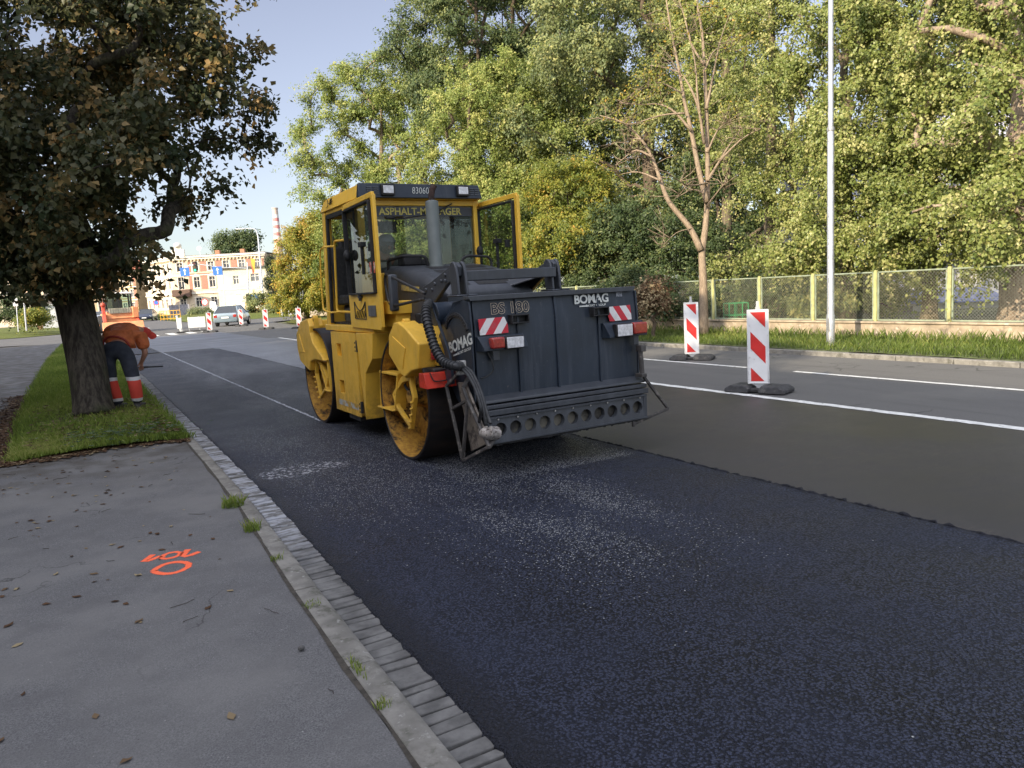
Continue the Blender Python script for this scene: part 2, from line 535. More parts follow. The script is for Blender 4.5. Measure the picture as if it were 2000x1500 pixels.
M_SETT = mat_sett()
M_JOINT = pm('joint_dirt', (.05, .043, .034), .95, var=.4, vs=20, bump=.5, bs=80)
M_LINE = pm('road_paint', (.66, .66, .63), .7, var=.12, vs=9, dirt=((.16, .16, .16), 14, .56, .7), spec=.3)
M_CHALK = pm('chalk_line', (.5, .52, .56), .8, var=.2, vs=20, dirt=((.07, .075, .09), 34, .5, .58), spec=.3)
M_SOIL = pm('verge_soil', (.075, .095, .03), .95, var=.4, vs=6, bump=.6, bs=30, dirt=((.075, .055, .035), 5, .5, .7))
M_GROUND = pm('ground_earth', (.09, .095, .05), .95, var=.3, vs=.4, bump=.3, bs=8, dirt=((.12, .1, .07), .7, .5, .7))

XE = [(-6, 1.0), (2, 1.13), (3.6, 1.17), (6, 1.26), (10.9, 1.31), (13, 1.33), (20, 1.38), (60, 1.42)]


def xe(y):
    for (a, xa), (b, xb) in zip(XE, XE[1:]):
        if y <= b: return xa + (xb - xa) * (y - a) / (b - a)
    return XE[-1][1]


def sheet(name, pts, z, mat, kind='structure', **kw):
    mb = MB(); mb.add([(x, y, z) for x, y in pts], [tuple(range(len(pts)))])
    return tag(mb.build(name, mat, recalc=False, sharp=0), kind=kind, **kw)


def strip(name, ys, xl, xr, z, mat, drop_l=0, drop_r=0, jl=0, jr=0, seed=1):
    """lane sheet with ragged side lips that go down to the layer below"""
    r = random.Random(seed)
    mb = MB()
    rows = []
    for y in ys:
        a = (xl(y) if callable(xl) else xl) + r.uniform(-jl, jl)
        b = (xr(y) if callable(xr) else xr) + r.uniform(-jr, jr)
        row = [(a - .012, y, z - drop_l), (a, y + r.uniform(-jl, jl) * .5, z - .008), (a + .02, y, z)]
        row += [(b - .02, y, z), (b, y + r.uniform(-jr, jr) * .5, z - .008), (b + .012, y, z - drop_r)]
        rows.append(row)
    for k in range(len(rows) - 1):
        n = len(mb.v)
        mb.v.extend(rows[k]); mb.v.extend(rows[k + 1])
        for i in range(5):
            mb.f.append((n + i, n + i + 1, n + 7 + i, n + 6 + i)); mb.mi.append(0)
    ob = mb.build(name, mat, recalc=False, sharp=60, merge=1e-5)
    return tag(ob, kind='structure')


def steps(a, b, d0, d1):
    out = [a]; y = a
    while y < b:
        f = max(0, min(1, (y - 0) / 30.)); y += d0 + (d1 - d0) * f; out.append(min(y, b))
    return out


sheet('ground', [(-1500, -1500), (1500, -1500), (1500, 2500), (-1500, 2500)], -.12, M_GROUND)
sheet('road', [(0.7, -30), (12.4, -30), (12.4, 50), (13.5, 60), (20, 66), (40, 70), (40, 79), (22, 75), (12.5, 74), (9.6, 80), (9.4, 110), (10.5, 170), (16, 260), (4, 260), (-1, 170), (0.3, 110), (0.4, 66),
               (-3, 63), (-60, 61), (-60, 50), (-3, 48), (0.4, 45)], -.03, M_OLD)
strip('fresh_road', steps(-6, 28.6, .03, .3), xe, 4.5, .012, M_FRESH, .045, .022, .008, .012, 3)
r = random.Random(9); mb = MB(); yy = 1.
pp, rr = [], []
while yy < 26:
    pp.append((4.497 + r.uniform(-.012, .014), yy, .006 + r.uniform(-.006, .006))); rr.append(r.uniform(.007, .019)); yy += r.uniform(.018, .035) * (1 + yy * .05)
mb.tube(pp, rr, 6)
tag(mb.build('road_seam', pm('tar_seam', (.012, .013, .019), .6, var=.4, vs=40, bump=.8, bs=120, bd=.01, spec=.3), sharp=180), kind='structure')
strip('fresh_road', steps(29.6, 46, .3, .6), xe, 2.66, -.004, M_FRESH, .02, .014, .01, .012, 5)
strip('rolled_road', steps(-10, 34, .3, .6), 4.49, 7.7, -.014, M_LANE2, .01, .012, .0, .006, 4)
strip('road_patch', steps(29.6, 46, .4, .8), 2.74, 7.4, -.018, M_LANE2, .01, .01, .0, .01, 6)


def dash(name, x0, x1, y0, y1, z, mat, j=.004, seed=0, dy=.12):
    r = random.Random(seed); mb = MB(); y = y0; rows = []
    while y <= y1:
        rows.append(((x0 + r.uniform(-j, j), y, z), (x1 + r.uniform(-j, j), y, z))); y += dy
    for (a, b), (c, d) in zip(rows, rows[1:]): mb.quad(a, b, d, c)
    return tag(mb.build(name, mat, recalc=False, sharp=0), kind='structure')


dash('road_line', 7.76, 7.9, -8, 34, -.024, M_LINE, .012, 1)
for i, (a, b) in enumerate([(-2.5, 2.2), (3.6, 8.4), (9.4, 14.6), (17.4, 22.6), (26, 31), (35, 40)]):
    dash('road_line', 10.14, 10.25, a, b, -.025, M_LINE, .006, 10 + i)
dash('chalk_line', 2.662, 2.698, 9.7, 29, .016, M_CHALK, .012, 3, .05)
dash('road_line', 1.5, 7.6, 28.75, 29.3, -.023, M_LINE, .05, 40) if False else None
for i in range(6):                                   # worn crossing bars at the junction
    dash('road_line', 1.9 + i * 1.0, 2.35 + i * 1.0, 47.2, 50.2, -.024, M_LINE, .02, 50 + i)
dash('road_line', 5.3, 5.45, 66, 92, -.024, M_LINE, .01, 60, .8)

# far verges round the junction
def mound(name, pts, z0, z1, mat):
    mb = MB(); n = len(pts); c = (sum(p[0] for p in pts) / n, sum(p[1] for p in pts) / n)
    inn = [(c[0] + (p[0] - c[0]) * .8, c[1] + (p[1] - c[1]) * .8, z1) for p in pts]
    out = [(p[0], p[1], z0) for p in pts]
    mb.add(out + inn, [(i, (i + 1) % n, n + (i + 1) % n, n + i) for i in range(n)] + [tuple(range(n, 2 * n))])
    return tag(mb.build(name, mat, sharp=60), kind='structure')


def mat_turf():
    t = NT('mown_turf')
    n = t.noise(14, 5, .7); b = t.noise(.6, 4)
    c = t.mix(t.ramp(n, .3, .7), (.06, .085, .018), (.15, .17, .045))
    c = t.mix(t.math('MULTIPLY', t.ramp(b, .45, .7), .5), c, (.17, .15, .05))
    return t.fin(c, .9, t.bump(t.noise(40, 4), .8, .05), 0, .2)


M_TURF = mat_turf()
mound('far_verge', [(10.2, 80), (12.6, 75.5), (22, 76.5), (40, 80.5), (40, 108), (10.6, 108)], -.05, .45, M_TURF)
mound('far_verge', [(12.8, 46), (13.9, 58), (20, 64.4), (40, 68.5), (40, 56), (16, 46)], -.05, .22, M_TURF)
mound('corner_verge', [(-60, 44), (-4.2, 44), (-3.0, 45.5), (-3.6, 47), (-60, 48.6)], -.05, .1, M_TURF)
mound('corner_verge', [(-60, 63), (-3, 65), (-.2, 68), (-.3, 108), (-60, 108)], -.05, .16, M_TURF)

# pavement, kerb, gutter -------------------------------------------------------
kb = lambda y: xe(y) - .30 + .02 * min(1, max(0, (y - 4) / 4))       # back of the kerb stones
kf = lambda y: xe(y) - .17                                          # front of the kerb stones
ys = [-8 + i * .5 for i in range(36)]
ys = [y for y in ys if y <= 9.5] + [9.55]
pts = [(kb(y) - .012, y) for y in ys] + [(.5, 9.62), (0, 9.6), (-.3, 9.72), (-.7, 9.6)]
lft = [(-.73, 10.5), (-.82, 13), (-.84, 17.3), (-.82, 23), (-.76, 30), (-.55, 38), (-.35, 44.5)]
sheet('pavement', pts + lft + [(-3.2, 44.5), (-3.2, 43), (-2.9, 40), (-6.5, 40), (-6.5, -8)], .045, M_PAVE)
mb = MB(); r = random.Random(5)
y = -6.
while y < 44:
    L = 1.0
    a, b = y + .004, y + L - .006
    dz = r.uniform(-.003, .003)
    prof = lambda yy: [(kb(yy), -.03), (kb(yy), .05 + dz), (kf(yy) - .035, .05 + dz), (kf(yy) - .008, .036 + dz), (kf(yy), .012 + dz), (kf(yy) + .004, -.03)]
    A = [(x, a, z) for x, z in prof(a)]; B = [(x, b, z) for x, z in prof(b)]
    mb.add(A + B, [tuple(range(6))[::-1], tuple(range(6, 12))] + [(i, (i + 1) % 6, 6 + (i + 1) % 6, 6 + i) for i in range(6)])
    y += L
tag(mb.build('kerb', M_KERB, bevel=.004, sharp=50), kind='structure')
mb = MB(); y = -6.
while y < 44:
    w = r.uniform(.055, .095) if y < 25 else .2
    x0, x1 = kf(y) + .012 + r.uniform(-.004, .006), xe(y) + .03
    z = -.006 + r.uniform(-.004, .004); t = r.uniform(-.006, .006)
    q = [(x0, y + .006 + r.uniform(-.003, .004)), (x1, y + .006 + t), (x1, y + w - .004 + t), (x0, y + w - .006 + r.uniform(-.004, .003))]
    zz = [z + r.uniform(-.004, .004) for _ in range(4)]
    mb.add([(q[i][0], q[i][1], -.04) for i in range(4)] + [(q[i][0], q[i][1], zz[i]) for i in range(4)],
           [(4, 5, 6, 7), (0, 1, 5, 4), (1, 2, 6, 5), (2, 3, 7, 6), (3, 0, 4, 7)])
    y += w
tag(mb.build('gutter', M_SETT, bevel=.006, seg=2, sharp=50), kind='structure')
mb = MB()
for a, b in zip(ys, ys[1:]):
    mb.quad((kb(a) - .02 - .01 * math.sin(a * 7), a, .049), (kb(a) + .006, a, .049), (kb(b) + .006, b, .049), (kb(b) - .02 - .01 * math.sin(b * 7), b, .049))
a = -6
while a < 44:
    mb.quad((kf(a), a, -.024), (xe(a) + .01, a, -.024), (xe(a + 2) + .01, a + 2, -.024), (kf(a + 2), a + 2, -.024)); a += 2
tag(mb.build('gutter_joint', M_JOINT, recalc=False, sharp=0), kind='structure')

# far-side kerb, verge and wall footing strip
mb = MB(); y = -12.
while y < 48:
    d = r.uniform(-.004, .004)
    mb.bx(12.3 + d, 12.46 + d, y + .004, y + .996, -.05, .055 + d * .5); y += 1
tag(mb.build('kerb', M_KERB, bevel=.012, sharp=50), kind='structure')


def grid_sheet(name, x0, x1, y0, y1, nx, ny, zf, mat):
    mb = MB()
    for j in range(ny + 1):
        for i in range(nx + 1):
            x = x0 + (x1 - x0) * i / nx; yy = y0 + (y1 - y0) * j / ny
            mb.v.append((x, yy, zf(x, yy)))
    for j in range(ny):
        for i in range(nx):
            k = j * (nx + 1) + i
            mb.f.append((k, k + 1, k + nx + 2, k + nx + 1)); mb.mi.append(0)
    return tag(mb.build(name, mat, recalc=False, sharp=180), kind='structure')


wob = lambda x, y: .012 * math.sin(x * 5.1 + y * 1.7) + .012 * math.sin(y * 3.3 - x * 2.2)
grid_sheet('verge', 12.44, 14.95, -12, 48, 8, 120, lambda x, y: .06 + wob(x, y) + .025 * (x - 12.4) / 2, M_SOIL)
grid_sheet('park_ground', 15.1, 60, -14, 58, 22, 36, lambda x, y: .12 + wob(x, y) * 3, M_GROUND)


def verge_left_edge(y):
    E = [(9.6, -.7), (10.5, -.73), (13, -.82), (17.3, -.84), (23, -.82), (30, -.76), (38, -.55), (44.5, -.35)]
    for (a, xa), (b, xb) in zip(E, E[1:]):
        if y <= b: return xa + (xb - xa) * (y - a) / (b - a)
    return -.35


mb = MB(); N = 90
for j in range(N + 1):
    yy = 9.56 + (44.5 - 9.56) * j / N
    for i in range(13):
        f = i / 12; x = verge_left_edge(yy) * (1 - f) + (kb(yy)) * f
        mb.v.append((x, yy, .046 + .05 * math.sin(math.pi * f) ** .6 + wob(x, yy) * .6))
for j in range(N):
    for i in range(12):
        k = j * 13 + i
        mb.f.append((k, k + 1, k + 14, k + 13)); mb.mi.append(0)
tag(mb.build('verge', M_SOIL, recalc=False, sharp=180), kind='structure')


# ------------------------------------------------------------------ grass, litter
def mat_leafy(name, c0, c1, c2=None, rough=.55, trans=.35, spec=.35, vs=0.):
    """leaf/blade surface: tone from the 'tint' attribute, part of the light passes through"""
    t = NT(name)
    at = t.node('ShaderNodeAttribute'); at.attribute_name = 'tint'
    cr = t.node('ShaderNodeValToRGB')
    e = cr.color_ramp.elements
    e[0].position = 0; e[0].color = (*c0, 1); e[1].position = 1; e[1].color = (*(c2 or c1), 1)
    if c2:
        m = e.new(.62); m.color = (*c1, 1)
    t.link(at.outputs['Fac'], cr.inputs[0])
    c = cr.outputs[0]
    t.fin(c, rough, None, 0, spec)
    tr = t.node('ShaderNodeBsdfTranslucent'); t.link(c, tr.inputs['Color'])
    mx = t.node('ShaderNodeMixShader'); mx.inputs[0].default_value = trans
    t.link(t.b.outputs[0], mx.inputs[1]); t.link(tr.outputs[0], mx.inputs[2]); t.link(mx.outputs[0], t.out.inputs['Surface'])
    return t.mat


M_GRASS = mat_leafy('grass_blade', (.05, .08, .016), (.135, .19, .035), (.3, .29, .09), trans=.35)
M_GRASS_L = mat_leafy('lifted_grass_blade', (.09, .14, .025), (.22, .3, .05), (.42, .41, .14), trans=.4)  # same grass in a lighter colour, to offset the shade it stands in
M_LITTER = mat_leafy('dry_leaf', (.035, .02, .012), (.11, .06, .032), (.3, .24, .14), rough=.8, trans=.12, spec=.2)
M_TWIG = pm('twig_bark', (.045, .036, .03), .9, var=.3, vs=30)


def blades(name, P, hmin, hmax, w, seed, label=None, dense_tint=None, mat=None):
    g = np.random.default_rng(seed); n = len(P)
    h = g.uniform(hmin, hmax, n); a = g.uniform(0, 2 * np.pi, n); lean = g.uniform(.05, .75, n) * h; la = g.uniform(0, 2 * np.pi, n)
    dx, dy = np.cos(a) * w / 2, np.sin(a) * w / 2
    V = np.zeros((n, 4, 3)); V[:, :, :] = P[:, None, :]
    V[:, 0, 0] -= dx; V[:, 0, 1] -= dy; V[:, 1, 0] += dx; V[:, 1, 1] += dy
    V[:, 2, 0] += np.cos(la) * lean * .45 + dx * .7; V[:, 2, 1] += np.sin(la) * lean * .45 + dy * .7; V[:, 2, 2] += h * .62
    V[:, 3, 0] += np.cos(la) * lean; V[:, 3, 1] += np.sin(la) * lean; V[:, 3, 2] += h
    L = (np.arange(n)[:, None] * 4 + np.array([0, 1, 2, 0, 2, 3])[None]).ravel()
    tint = np.clip(g.normal(.45, .2, n) + (dense_tint(P) if dense_tint else 0), 0, 1)
    T = np.repeat(tint, 4).reshape(n, 4); T[:, :2] *= .55; T[:, 3] = np.minimum(1, T[:, 3] * 1.15)
    return tag(raw_mesh(name, V.reshape(-1, 3), L, 3, mat or M_GRASS, attrs={'tint': T.ravel()}), label, 'grass', kind='stuff')


def vnoise(P, s, seed=0):
    """cheap smooth noise on xy"""
    g = np.random.default_rng(seed); o = np.zeros(len(P))
    for k in range(5):
        a = g.uniform(0, 2 * np.pi); f = s * g.uniform(.6, 1.9)
        o += np.sin((P[:, 0] * np.cos(a) + P[:, 1] * np.sin(a)) * f + g.uniform(0, 6.28))
    return o / 3.


g = np.random.default_rng(11)
n = 95000
yy = 9.55 + 34 * g.random(n) ** 1.9; ff = g.random(n)
ed = np.interp(yy, [9.6, 10.5, 13, 17.3, 23, 30, 38, 44.5], [-.7, -.73, -.82, -.84, -.82, -.76, -.55, -.35])
kx = np.array([kb(v) for v in yy]); xx = ed * (1 - ff) + (kx + .03) * ff
xx += g.normal(0, .04, n); yy += np.where(yy < 10, g.normal(0, .045, n), 0)
zz = .046 + .05 * np.sin(np.pi * np.clip(ff, 0, 1)) ** .6
P = np.stack([xx, yy, zz], 1)
keep = ~((np.hypot(xx - .17, yy - 12.4) < .55 + .3 * g.random(n)) & (g.random(n) < .6))      # worn round the trunk
keep &= ~((yy < 11.3) & (xx > -.25) & (xx < .9) & (g.random(n) < .55))
P = P[keep]
blades('grass', P, .03, .085, .011, 1, 'short green grass of the left verge around the leaning tree', lambda P: vnoise(P, 2.5, 3) * .22 + .04, mat=M_GRASS_L)
n = 60000
P = np.stack([12.46 + 2.45 * g.random(n), -4 + 50 * g.random(n) ** 1.3, np.full(n, .07)], 1)
blades('grass', P, .05, .15, .013, 2, 'taller green grass of the verge below the mesh fence', lambda P: vnoise(P, 1.6, 5) * .2)
n = 9000
P = np.stack([14.2 + .75 * g.random(n), -4 + 50 * g.random(n) ** 1.3, np.full(n, .11)], 1)
blades('grass', P, .08, .24, .013, 4, 'uncut grass against the low concrete wall', lambda P: vnoise(P, 1.6, 5) * .2 + .1)
for i, (x, y, rad, m, hh, lab) in enumerate([(.93, 6.03, .085, 190, .11, 'large tuft of grass in the joint behind the kerb'), (.925, 5.28, .06, 110, .1, 'second tuft of grass in the kerb joint, nearer than the largest one'),
                                             (.88, 2.95, .04, 90, .04, 'long low tuft of grass along the kerb joint in the foreground'), (.865, 2.62, .032, 70, .04, 'small round tuft of grass at the kerb nearest the camera'), (.915, 4.55, .04, 45, .06, 'thin sprig of grass where the kerb joint bends'), (.905, 3.75, .05, 40, .04, 'sparse grass sprig beside the gap between two kerb stones')]):
    a = g.random(m) * 6.28; rr = rad * np.sqrt(g.random(m))
    P = np.stack([x + rr * np.cos(a) * (.5 if i == 2 else 1), y + rr * np.sin(a) * (2.6 if i == 2 else 1), np.full(m, .047)], 1)
    blades('grass_tuft', P, hh * .3, hh, .005, 20 + i, lab, lambda P: np.full(len(P), .2), mat=M_GRASS_L)


def litter(name, P, smin, smax, seed, label, tint=(.5, .25)):
    g = np.random.default_rng(seed); n = len(P)
    s = g.uniform(smin, smax, n); a = g.uniform(0, 6.28, n)
    base = np.array([(0, -1, .1), (.55, -.25, .35), (.35, .45, .15), (0, 1, .4), (-.4, .4, .05), (-.5, -.3, .4)])
    V = np.zeros((n, 6, 3))
    cu = g.uniform(.2, 1.2, n)
    for k in range(6):
        x, y, z = base[k]
        V[:, k, 0] = P[:, 0] + (x * np.cos(a) - y * np.sin(a)) * s; V[:, k, 1] = P[:, 1] + (x * np.sin(a) + y * np.cos(a)) * s
        V[:, k, 2] = P[:, 2] + z * s * cu * g.uniform(.3, 1., n) + .002
    L = (np.arange(n)[:, None] * 6 + np.array([0, 1, 2, 0, 2, 3, 0, 3, 4, 0, 4, 5])[None]).ravel()
    T = np.repeat(np.clip(g.normal(*tint, n), 0, 1), 6)
    return tag(raw_mesh(name, V.reshape(-1, 3), L, 3, M_LITTER, attrs={'tint': T}), label, 'leaf litter', kind='stuff')


n = 3600
y = 9.3 + 8 * g.random(n) ** 1.6; x = np.interp(y, [9.6, 10.5, 13, 17.3], [-.72, -.75, -.84, -.86]) + g.normal(-.1, .11, n) - .1 * (y < 11) * g.random(n)
litter('leaf_litter', np.stack([x, y, np.full(n, .05)], 1), .022, .05, 31, 'brown fallen leaves piled along the left edge of the grass', (.42, .25))
n = 1100
x = -.9 + 1.95 * g.random(n); y = 9.52 + g.normal(0, .09, n) + .1 * np.sin(x * 4)
litter('leaf_litter', np.stack([x, y, np.full(n, .055)], 1), .02, .045, 32, 'brown fallen leaves along the near edge of the grass', (.45, .28))
n = 900
x = -.6 + 1.6 * g.random(n); y = 9.7 + 4.5 * g.random(n) ** 1.5
litter("leaf_litter", np.stack([x, y, np.full(n, .125)], 1), .022, .05, 33, 'pale dry leaves lying in the grass below the trunk', (.6, .25))
n = 330
y = 1.6 + 7.8 * g.random(n) ** .55; x = -2.6 + 3.35 * g.random(n)
litter('leaf_litter', np.stack([x, y, np.full(n, .046)], 1), .012, .032, 34, 'single dry leaves scattered over the grey pavement', (.68, .36))
# fresh cut suckers lying at the foot of the tree
n = 260
x = .35 + g.normal(0, .34, n); y = 9.95 + g.normal(0, .22, n)
P = np.stack([x, y, .1 + .1 * g.random(n)], 1)
o = litter('cut_shoots', P, .022, .045, 35, 'cut green shoots lying on the grass in front of the tree', (.5, .3))
M_SHOOT = mat_leafy('shoot_leaf', (.03, .06, .03), (.08, .13, .06), (.22, .27, .16), trans=.3)
o.data.materials[0] = M_SHOOT; o['category'] = 'cut shoots'
mb = MB()
for i in range(46):
    x, y = random.uniform(-2.2, .8), 1.7 + 7.4 * random.random() ** .6
    a = random.uniform(0, 6.28); L = random.uniform(.03, .13)
    p = [(x, y, .05)]
    for k in range(3):
        a += random.uniform(-.5, .5); p.append((p[-1][0] + math.cos(a) * L / 3, p[-1][1] + math.sin(a) * L / 3, .05 + random.uniform(0, .008)))
    mb.tube(p, .0018, 4)
tag(mb.build('twig_litter', M_TWIG), 'thin dry twigs scattered on the pavement', 'twigs', kind='stuff')
mb = MB(); mb.sph((.73, 2.93 + .35, .06), (.016, .013, .012), 8, 6)
tag(mb.build('pebble', M_SETT), 'grey pebble lying on the pavement near the kerb', 'pebble')


# orange survey spray on the pavement: ring with 101 above it (read from the far side)
def mat_spray():
    t = NT('orange_spray')
    at = t.node('ShaderNodeAttribute'); at.attribute_name = 'tint'
    n = t.noise(260, 3, .7)
    a = t.ramp(t.math('ADD', at.outputs['Fac'], t.math('MULTIPLY', t.math('SUBTRACT', n, .5), 1.5)), .3, .75)
    t.fin((.95, .16, .07), .8, None, 0, .2)
    t.link(a, t.b.inputs['Alpha'])
    return t.mat


def stroke(V, T, L, pts, w, z=.0465):
    n0 = len(V); P = [V3((p[0], p[1], 0)) for p in pts]
    for i, p in enumerate(P):
        d = (P[min(i + 1, len(P) - 1)] - P[max(i - 1, 0)]).normalized(); q = V3((-d.y, d.x, 0))
        for k, tt in ((-1.5, 0), (-.8, .85), (0, 1), (.8, .85), (1.5, 0)):
            v = p + q * (k * w / 2); V.append((v.x, v.y, z)); T.append(tt)
    for i in range(len(P) - 1):
        for k in range(4):
            a = n0 + i * 5 + k; L.extend((a, a + 1, a + 6, a + 5))


V, T, L = [], [], []
stroke(V, T, L, [(0.294, 5.191), (0.263, 5.137), (0.231, 5.09), (0.254, 5.083), (0.284, 5.095), (0.333, 5.127)], 0.036)
stroke(V, T, L, [(0.335, 5.088), (0.354, 5.138), (0.386, 5.157), (0.424, 5.149), (0.448, 5.112), (0.43, 5.06), (0.395, 5.044), (0.358, 5.045), (0.339, 5.065), (0.335, 5.088)], 0.03)
stroke(V, T, L, [(0.497, 5.15), (0.474, 5.1), (0.453, 5.042), (0.467, 5.014), (0.497, 5.018), (0.551, 5.051)], 0.038)
stroke(V, T, L, [(0.267, 4.856), (0.282, 4.889), (0.304, 4.916), (0.33, 4.938), (0.36, 4.948), (0.388, 4.945), (0.415, 4.932), (0.448, 4.894), (0.463, 4.848), (0.45, 4.793), (0.411, 4.754), (0.378, 4.742), (0.354, 4.744), (0.324, 4.756), (0.299, 4.784), (0.279, 4.817), (0.267, 4.856)], 0.036)
o = raw_mesh('spray_marking', np.array(V), np.array(L), 4, mat_spray(), attrs={'tint': np.array(T)})
tag(o, kind='structure')

# ------------------------------------------------------------------ asphalt roller with chip spreader
def mat_yellow(name, col, grime=.5):
    t = NT(name)
    n = t.noise(3.2, 5); d = t.noise(9, 7, .7); f = t.noise(46, 5, .7); st = t.noise(7, 5, .65, stretch=(1.5, 1.5, .25))
    c = t.mix(t.ramp(n, .3, .7), [x * .9 for x in col], [min(1, x * 1.08) for x in col])
    c = t.mix(t.math('MULTIPLY', t.ramp(st, .5, .75), .35 * grime * 2), c, (.22, .13, .04))
    c = t.mix(t.math('MULTIPLY', t.ramp(d, .56, .72), .6 * grime), c, (.12, .075, .035))
    c = t.mix(t.math('MULTIPLY', t.ramp(f, .64, .7), .8 * grime), c, (.05, .035, .025))
    X, Y, Z = t.sep()
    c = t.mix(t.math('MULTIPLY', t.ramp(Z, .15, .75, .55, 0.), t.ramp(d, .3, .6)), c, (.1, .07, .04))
    return t.fin(c, t.ramp(d, .3, .7, .34, .6), t.bump(f, .12, .002), 0, .5)


def mat_rusty(name):
    t = NT(name)
    d = t.noise(3.5, 7, .7); f = t.noise(20, 6, .7)
    c = t.mix(t.ramp(f, .35, .65), (.5, .28, .045), (.3, .15, .03))
    c = t.mix(t.ramp(d, .5, .62), c, (.018, .014, .012))
    c = t.mix(t.math('MULTIPLY', t.ramp(t.noise(8, 6, .7), .55, .66), .8), c, (.17, .085, .035))
    return t.fin(c, .7, t.bump(f, .4, .006), 0, .35)


def mat_tar(name):
    t = NT(name)
    d = t.noise(5, 6, .7, stretch=(.4, 2, 2)); f = t.noise(60, 4)
    c = t.mix(t.ramp(d, .45, .7), (.012, .01, .01), (.035, .022, .016))
    return t.fin(c, t.ramp(d, .3, .7, .45, .7), t.bump(f, .3, .003), .0, .4)


def mat_darkpaint(name, col, dust=.35):
    t = NT(name)
    n = t.noise(2.2, 5); st = t.noise(6, 6, .7, stretch=(2.2, 2.2, .22)); sp = t.noise(38, 6, .75); sc = t.noise(13, 7, .75)
    c = t.mix(t.ramp(n, .3, .7), [x * .82 for x in col], [x * 1.18 for x in col])
    c = t.mix(t.math('MULTIPLY', t.ramp(st, .45, .75), dust), c, (.115, .125, .14))
    c = t.mix(t.math('MULTIPLY', t.ramp(sp, .62, .72), dust * 1.3), c, (.2, .2, .2))
    c = t.mix(t.math('MULTIPLY', t.ramp(sc, .66, .7), dust), c, (.24, .2, .16))
    return t.fin(c, t.ramp(st, .3, .7, .3, .52), t.bump(sp, .06, .002), 0, .5)


def mat_glass(name, tint, refl=.8, rough=0.):
    t = NT(name)
    t.n.remove(t.b)
    tr = t.node('ShaderNodeBsdfTransparent'); tr.inputs[0].default_value = (*tint, 1)
    gl = t.node('ShaderNodeBsdfGlossy'); gl.inputs['Roughness'].default_value = rough
    fr = t.node('ShaderNodeFresnel'); fr.inputs['IOR'].default_value = 1.5
    dn = t.noise(5, 5, .7)
    df = t.node('ShaderNodeBsdfDiffuse'); df.inputs[0].default_value = (.4, .38, .34, 1)
    m1 = t.node('ShaderNodeMixShader'); t.link(t.ramp(dn, .45, .8, .02, .09), m1.inputs[0]); t.link(tr.outputs[0], m1.inputs[1]); t.link(df.outputs[0], m1.inputs[2])
    m = t.node('ShaderNodeMixShader'); t.link(t.math('MULTIPLY', fr.outputs[0], refl), m.inputs[0])
    t.link(m1.outputs[0], m.inputs[1]); t.link(gl.outputs[0], m.inputs[2]); t.link(m.outputs[0], t.out.inputs['Surface'])
    return t.mat


def mat_chevron(name, flip):
    t = NT(name)
    X, Y, Z = t.sep()
    s = t.math('ADD', t.math('MULTIPLY', X, -1. if flip else 1.), t.math('MULTIPLY', Z, .72))
    fr = t.math('FRACT', t.math('ADD', t.math('MULTIPLY', s, 6.6), .1 if flip else .22))
    c = t.mix(t.math('LESS_THAN', fr, .5), (.74, .73, .72), (.55, .025, .045))
    c = t.mix(t.math('MULTIPLY', t.ramp(t.noise(18, 6, .7), .5, .75), .3), c, (.25, .2, .19))
    return t.fin(c, .4, None, 0, .5)


def mat_lens(name, col, em=0):
    t = NT(name)
    X, Y, Z = t.sep()
    w = t.math('SINE', t.math('MULTIPLY', X, 420.))
    return t.fin(t.mix(t.ramp(t.noise(30, 4), .35, .7), [c * .7 for c in col], col), .16, t.bump(w, .25, .003), 0, .6, Coat_Weight=.6)


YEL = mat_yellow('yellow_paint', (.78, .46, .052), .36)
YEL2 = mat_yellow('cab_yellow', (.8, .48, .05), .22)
RUST = mat_rusty('rusty_yellow')
TAR = mat_tar('tarred_steel')
GREY = mat_darkpaint('grey_blue_paint', (.017, .026, .041), .3)
GREY2 = mat_darkpaint('hood_grey', (.046, .051, .06), .3)
BLK = pm('black_rubber', (.014, .014, .015), .65, var=.3, vs=12, dirt=((.06, .055, .05), 20, .6, .75))
BLKM = pm('black_steel', (.02, .02, .022), .5, var=.3, vs=8, dirt=((.1, .085, .07), 14, .58, .74))
DIRTY = pm('dusty_steel', (.19, .16, .13), .8, var=.35, vs=6, dirt=[((.05, .04, .035), 9, .5, .65), ((.3, .27, .24), 25, .6, .7)], bump=.2)
DUSTT = pm('worn_tube', (.06, .055, .052), .6, var=.4, vs=9, dirt=((.25, .22, .19), 11, .52, .7))
STEEL = pm('bare_metal', (.42, .41, .39), .42, .6, var=.3, vs=30, dirt=((.1, .09, .08), 40, .55, .68))
WHT = pm('white_letter', (.62, .64, .6), .5, var=.12, vs=40, dirt=((.2, .21, .21), 60, .6, .72))
CREAM = pm('cream_outline', (.55, .46, .34), .5, var=.2, vs=40)
LETY = pm('yellow_letter', (.5, .43, .1), .5, var=.1, vs=30)
REDP = pm('red_paint', (.5, .03, .012), .45, var=.25, vs=8, dirt=((.1, .03, .02), 14, .55, .7))
EXH = pm('exhaust_grey', (.125, .145, .138), .55, var=.15, vs=3, dirt=((.3, .25, .2), 6, .6, .74))
RLENS, WLENS = mat_lens('red_lens', (.4, .035, .025)), mat_lens('clear_lens', (.75, .76, .78))
GLASS = mat_glass('cab_glass', (.8, .84, .82), .9); GLASSD = mat_glass('door_glass', (.42, .52, .48), 1.4)
CHL, CHR = mat_chevron('chevron_left', True), mat_chevron('chevron_right', False)
BAND = pm('window_band', (.05, .055, .064), .5, var=.1)
HOSE = pm('hose_rubber', (.02, .021, .023), .55, var=.3, vs=14, dirt=((.1, .1, .1), 9, .55, .72))

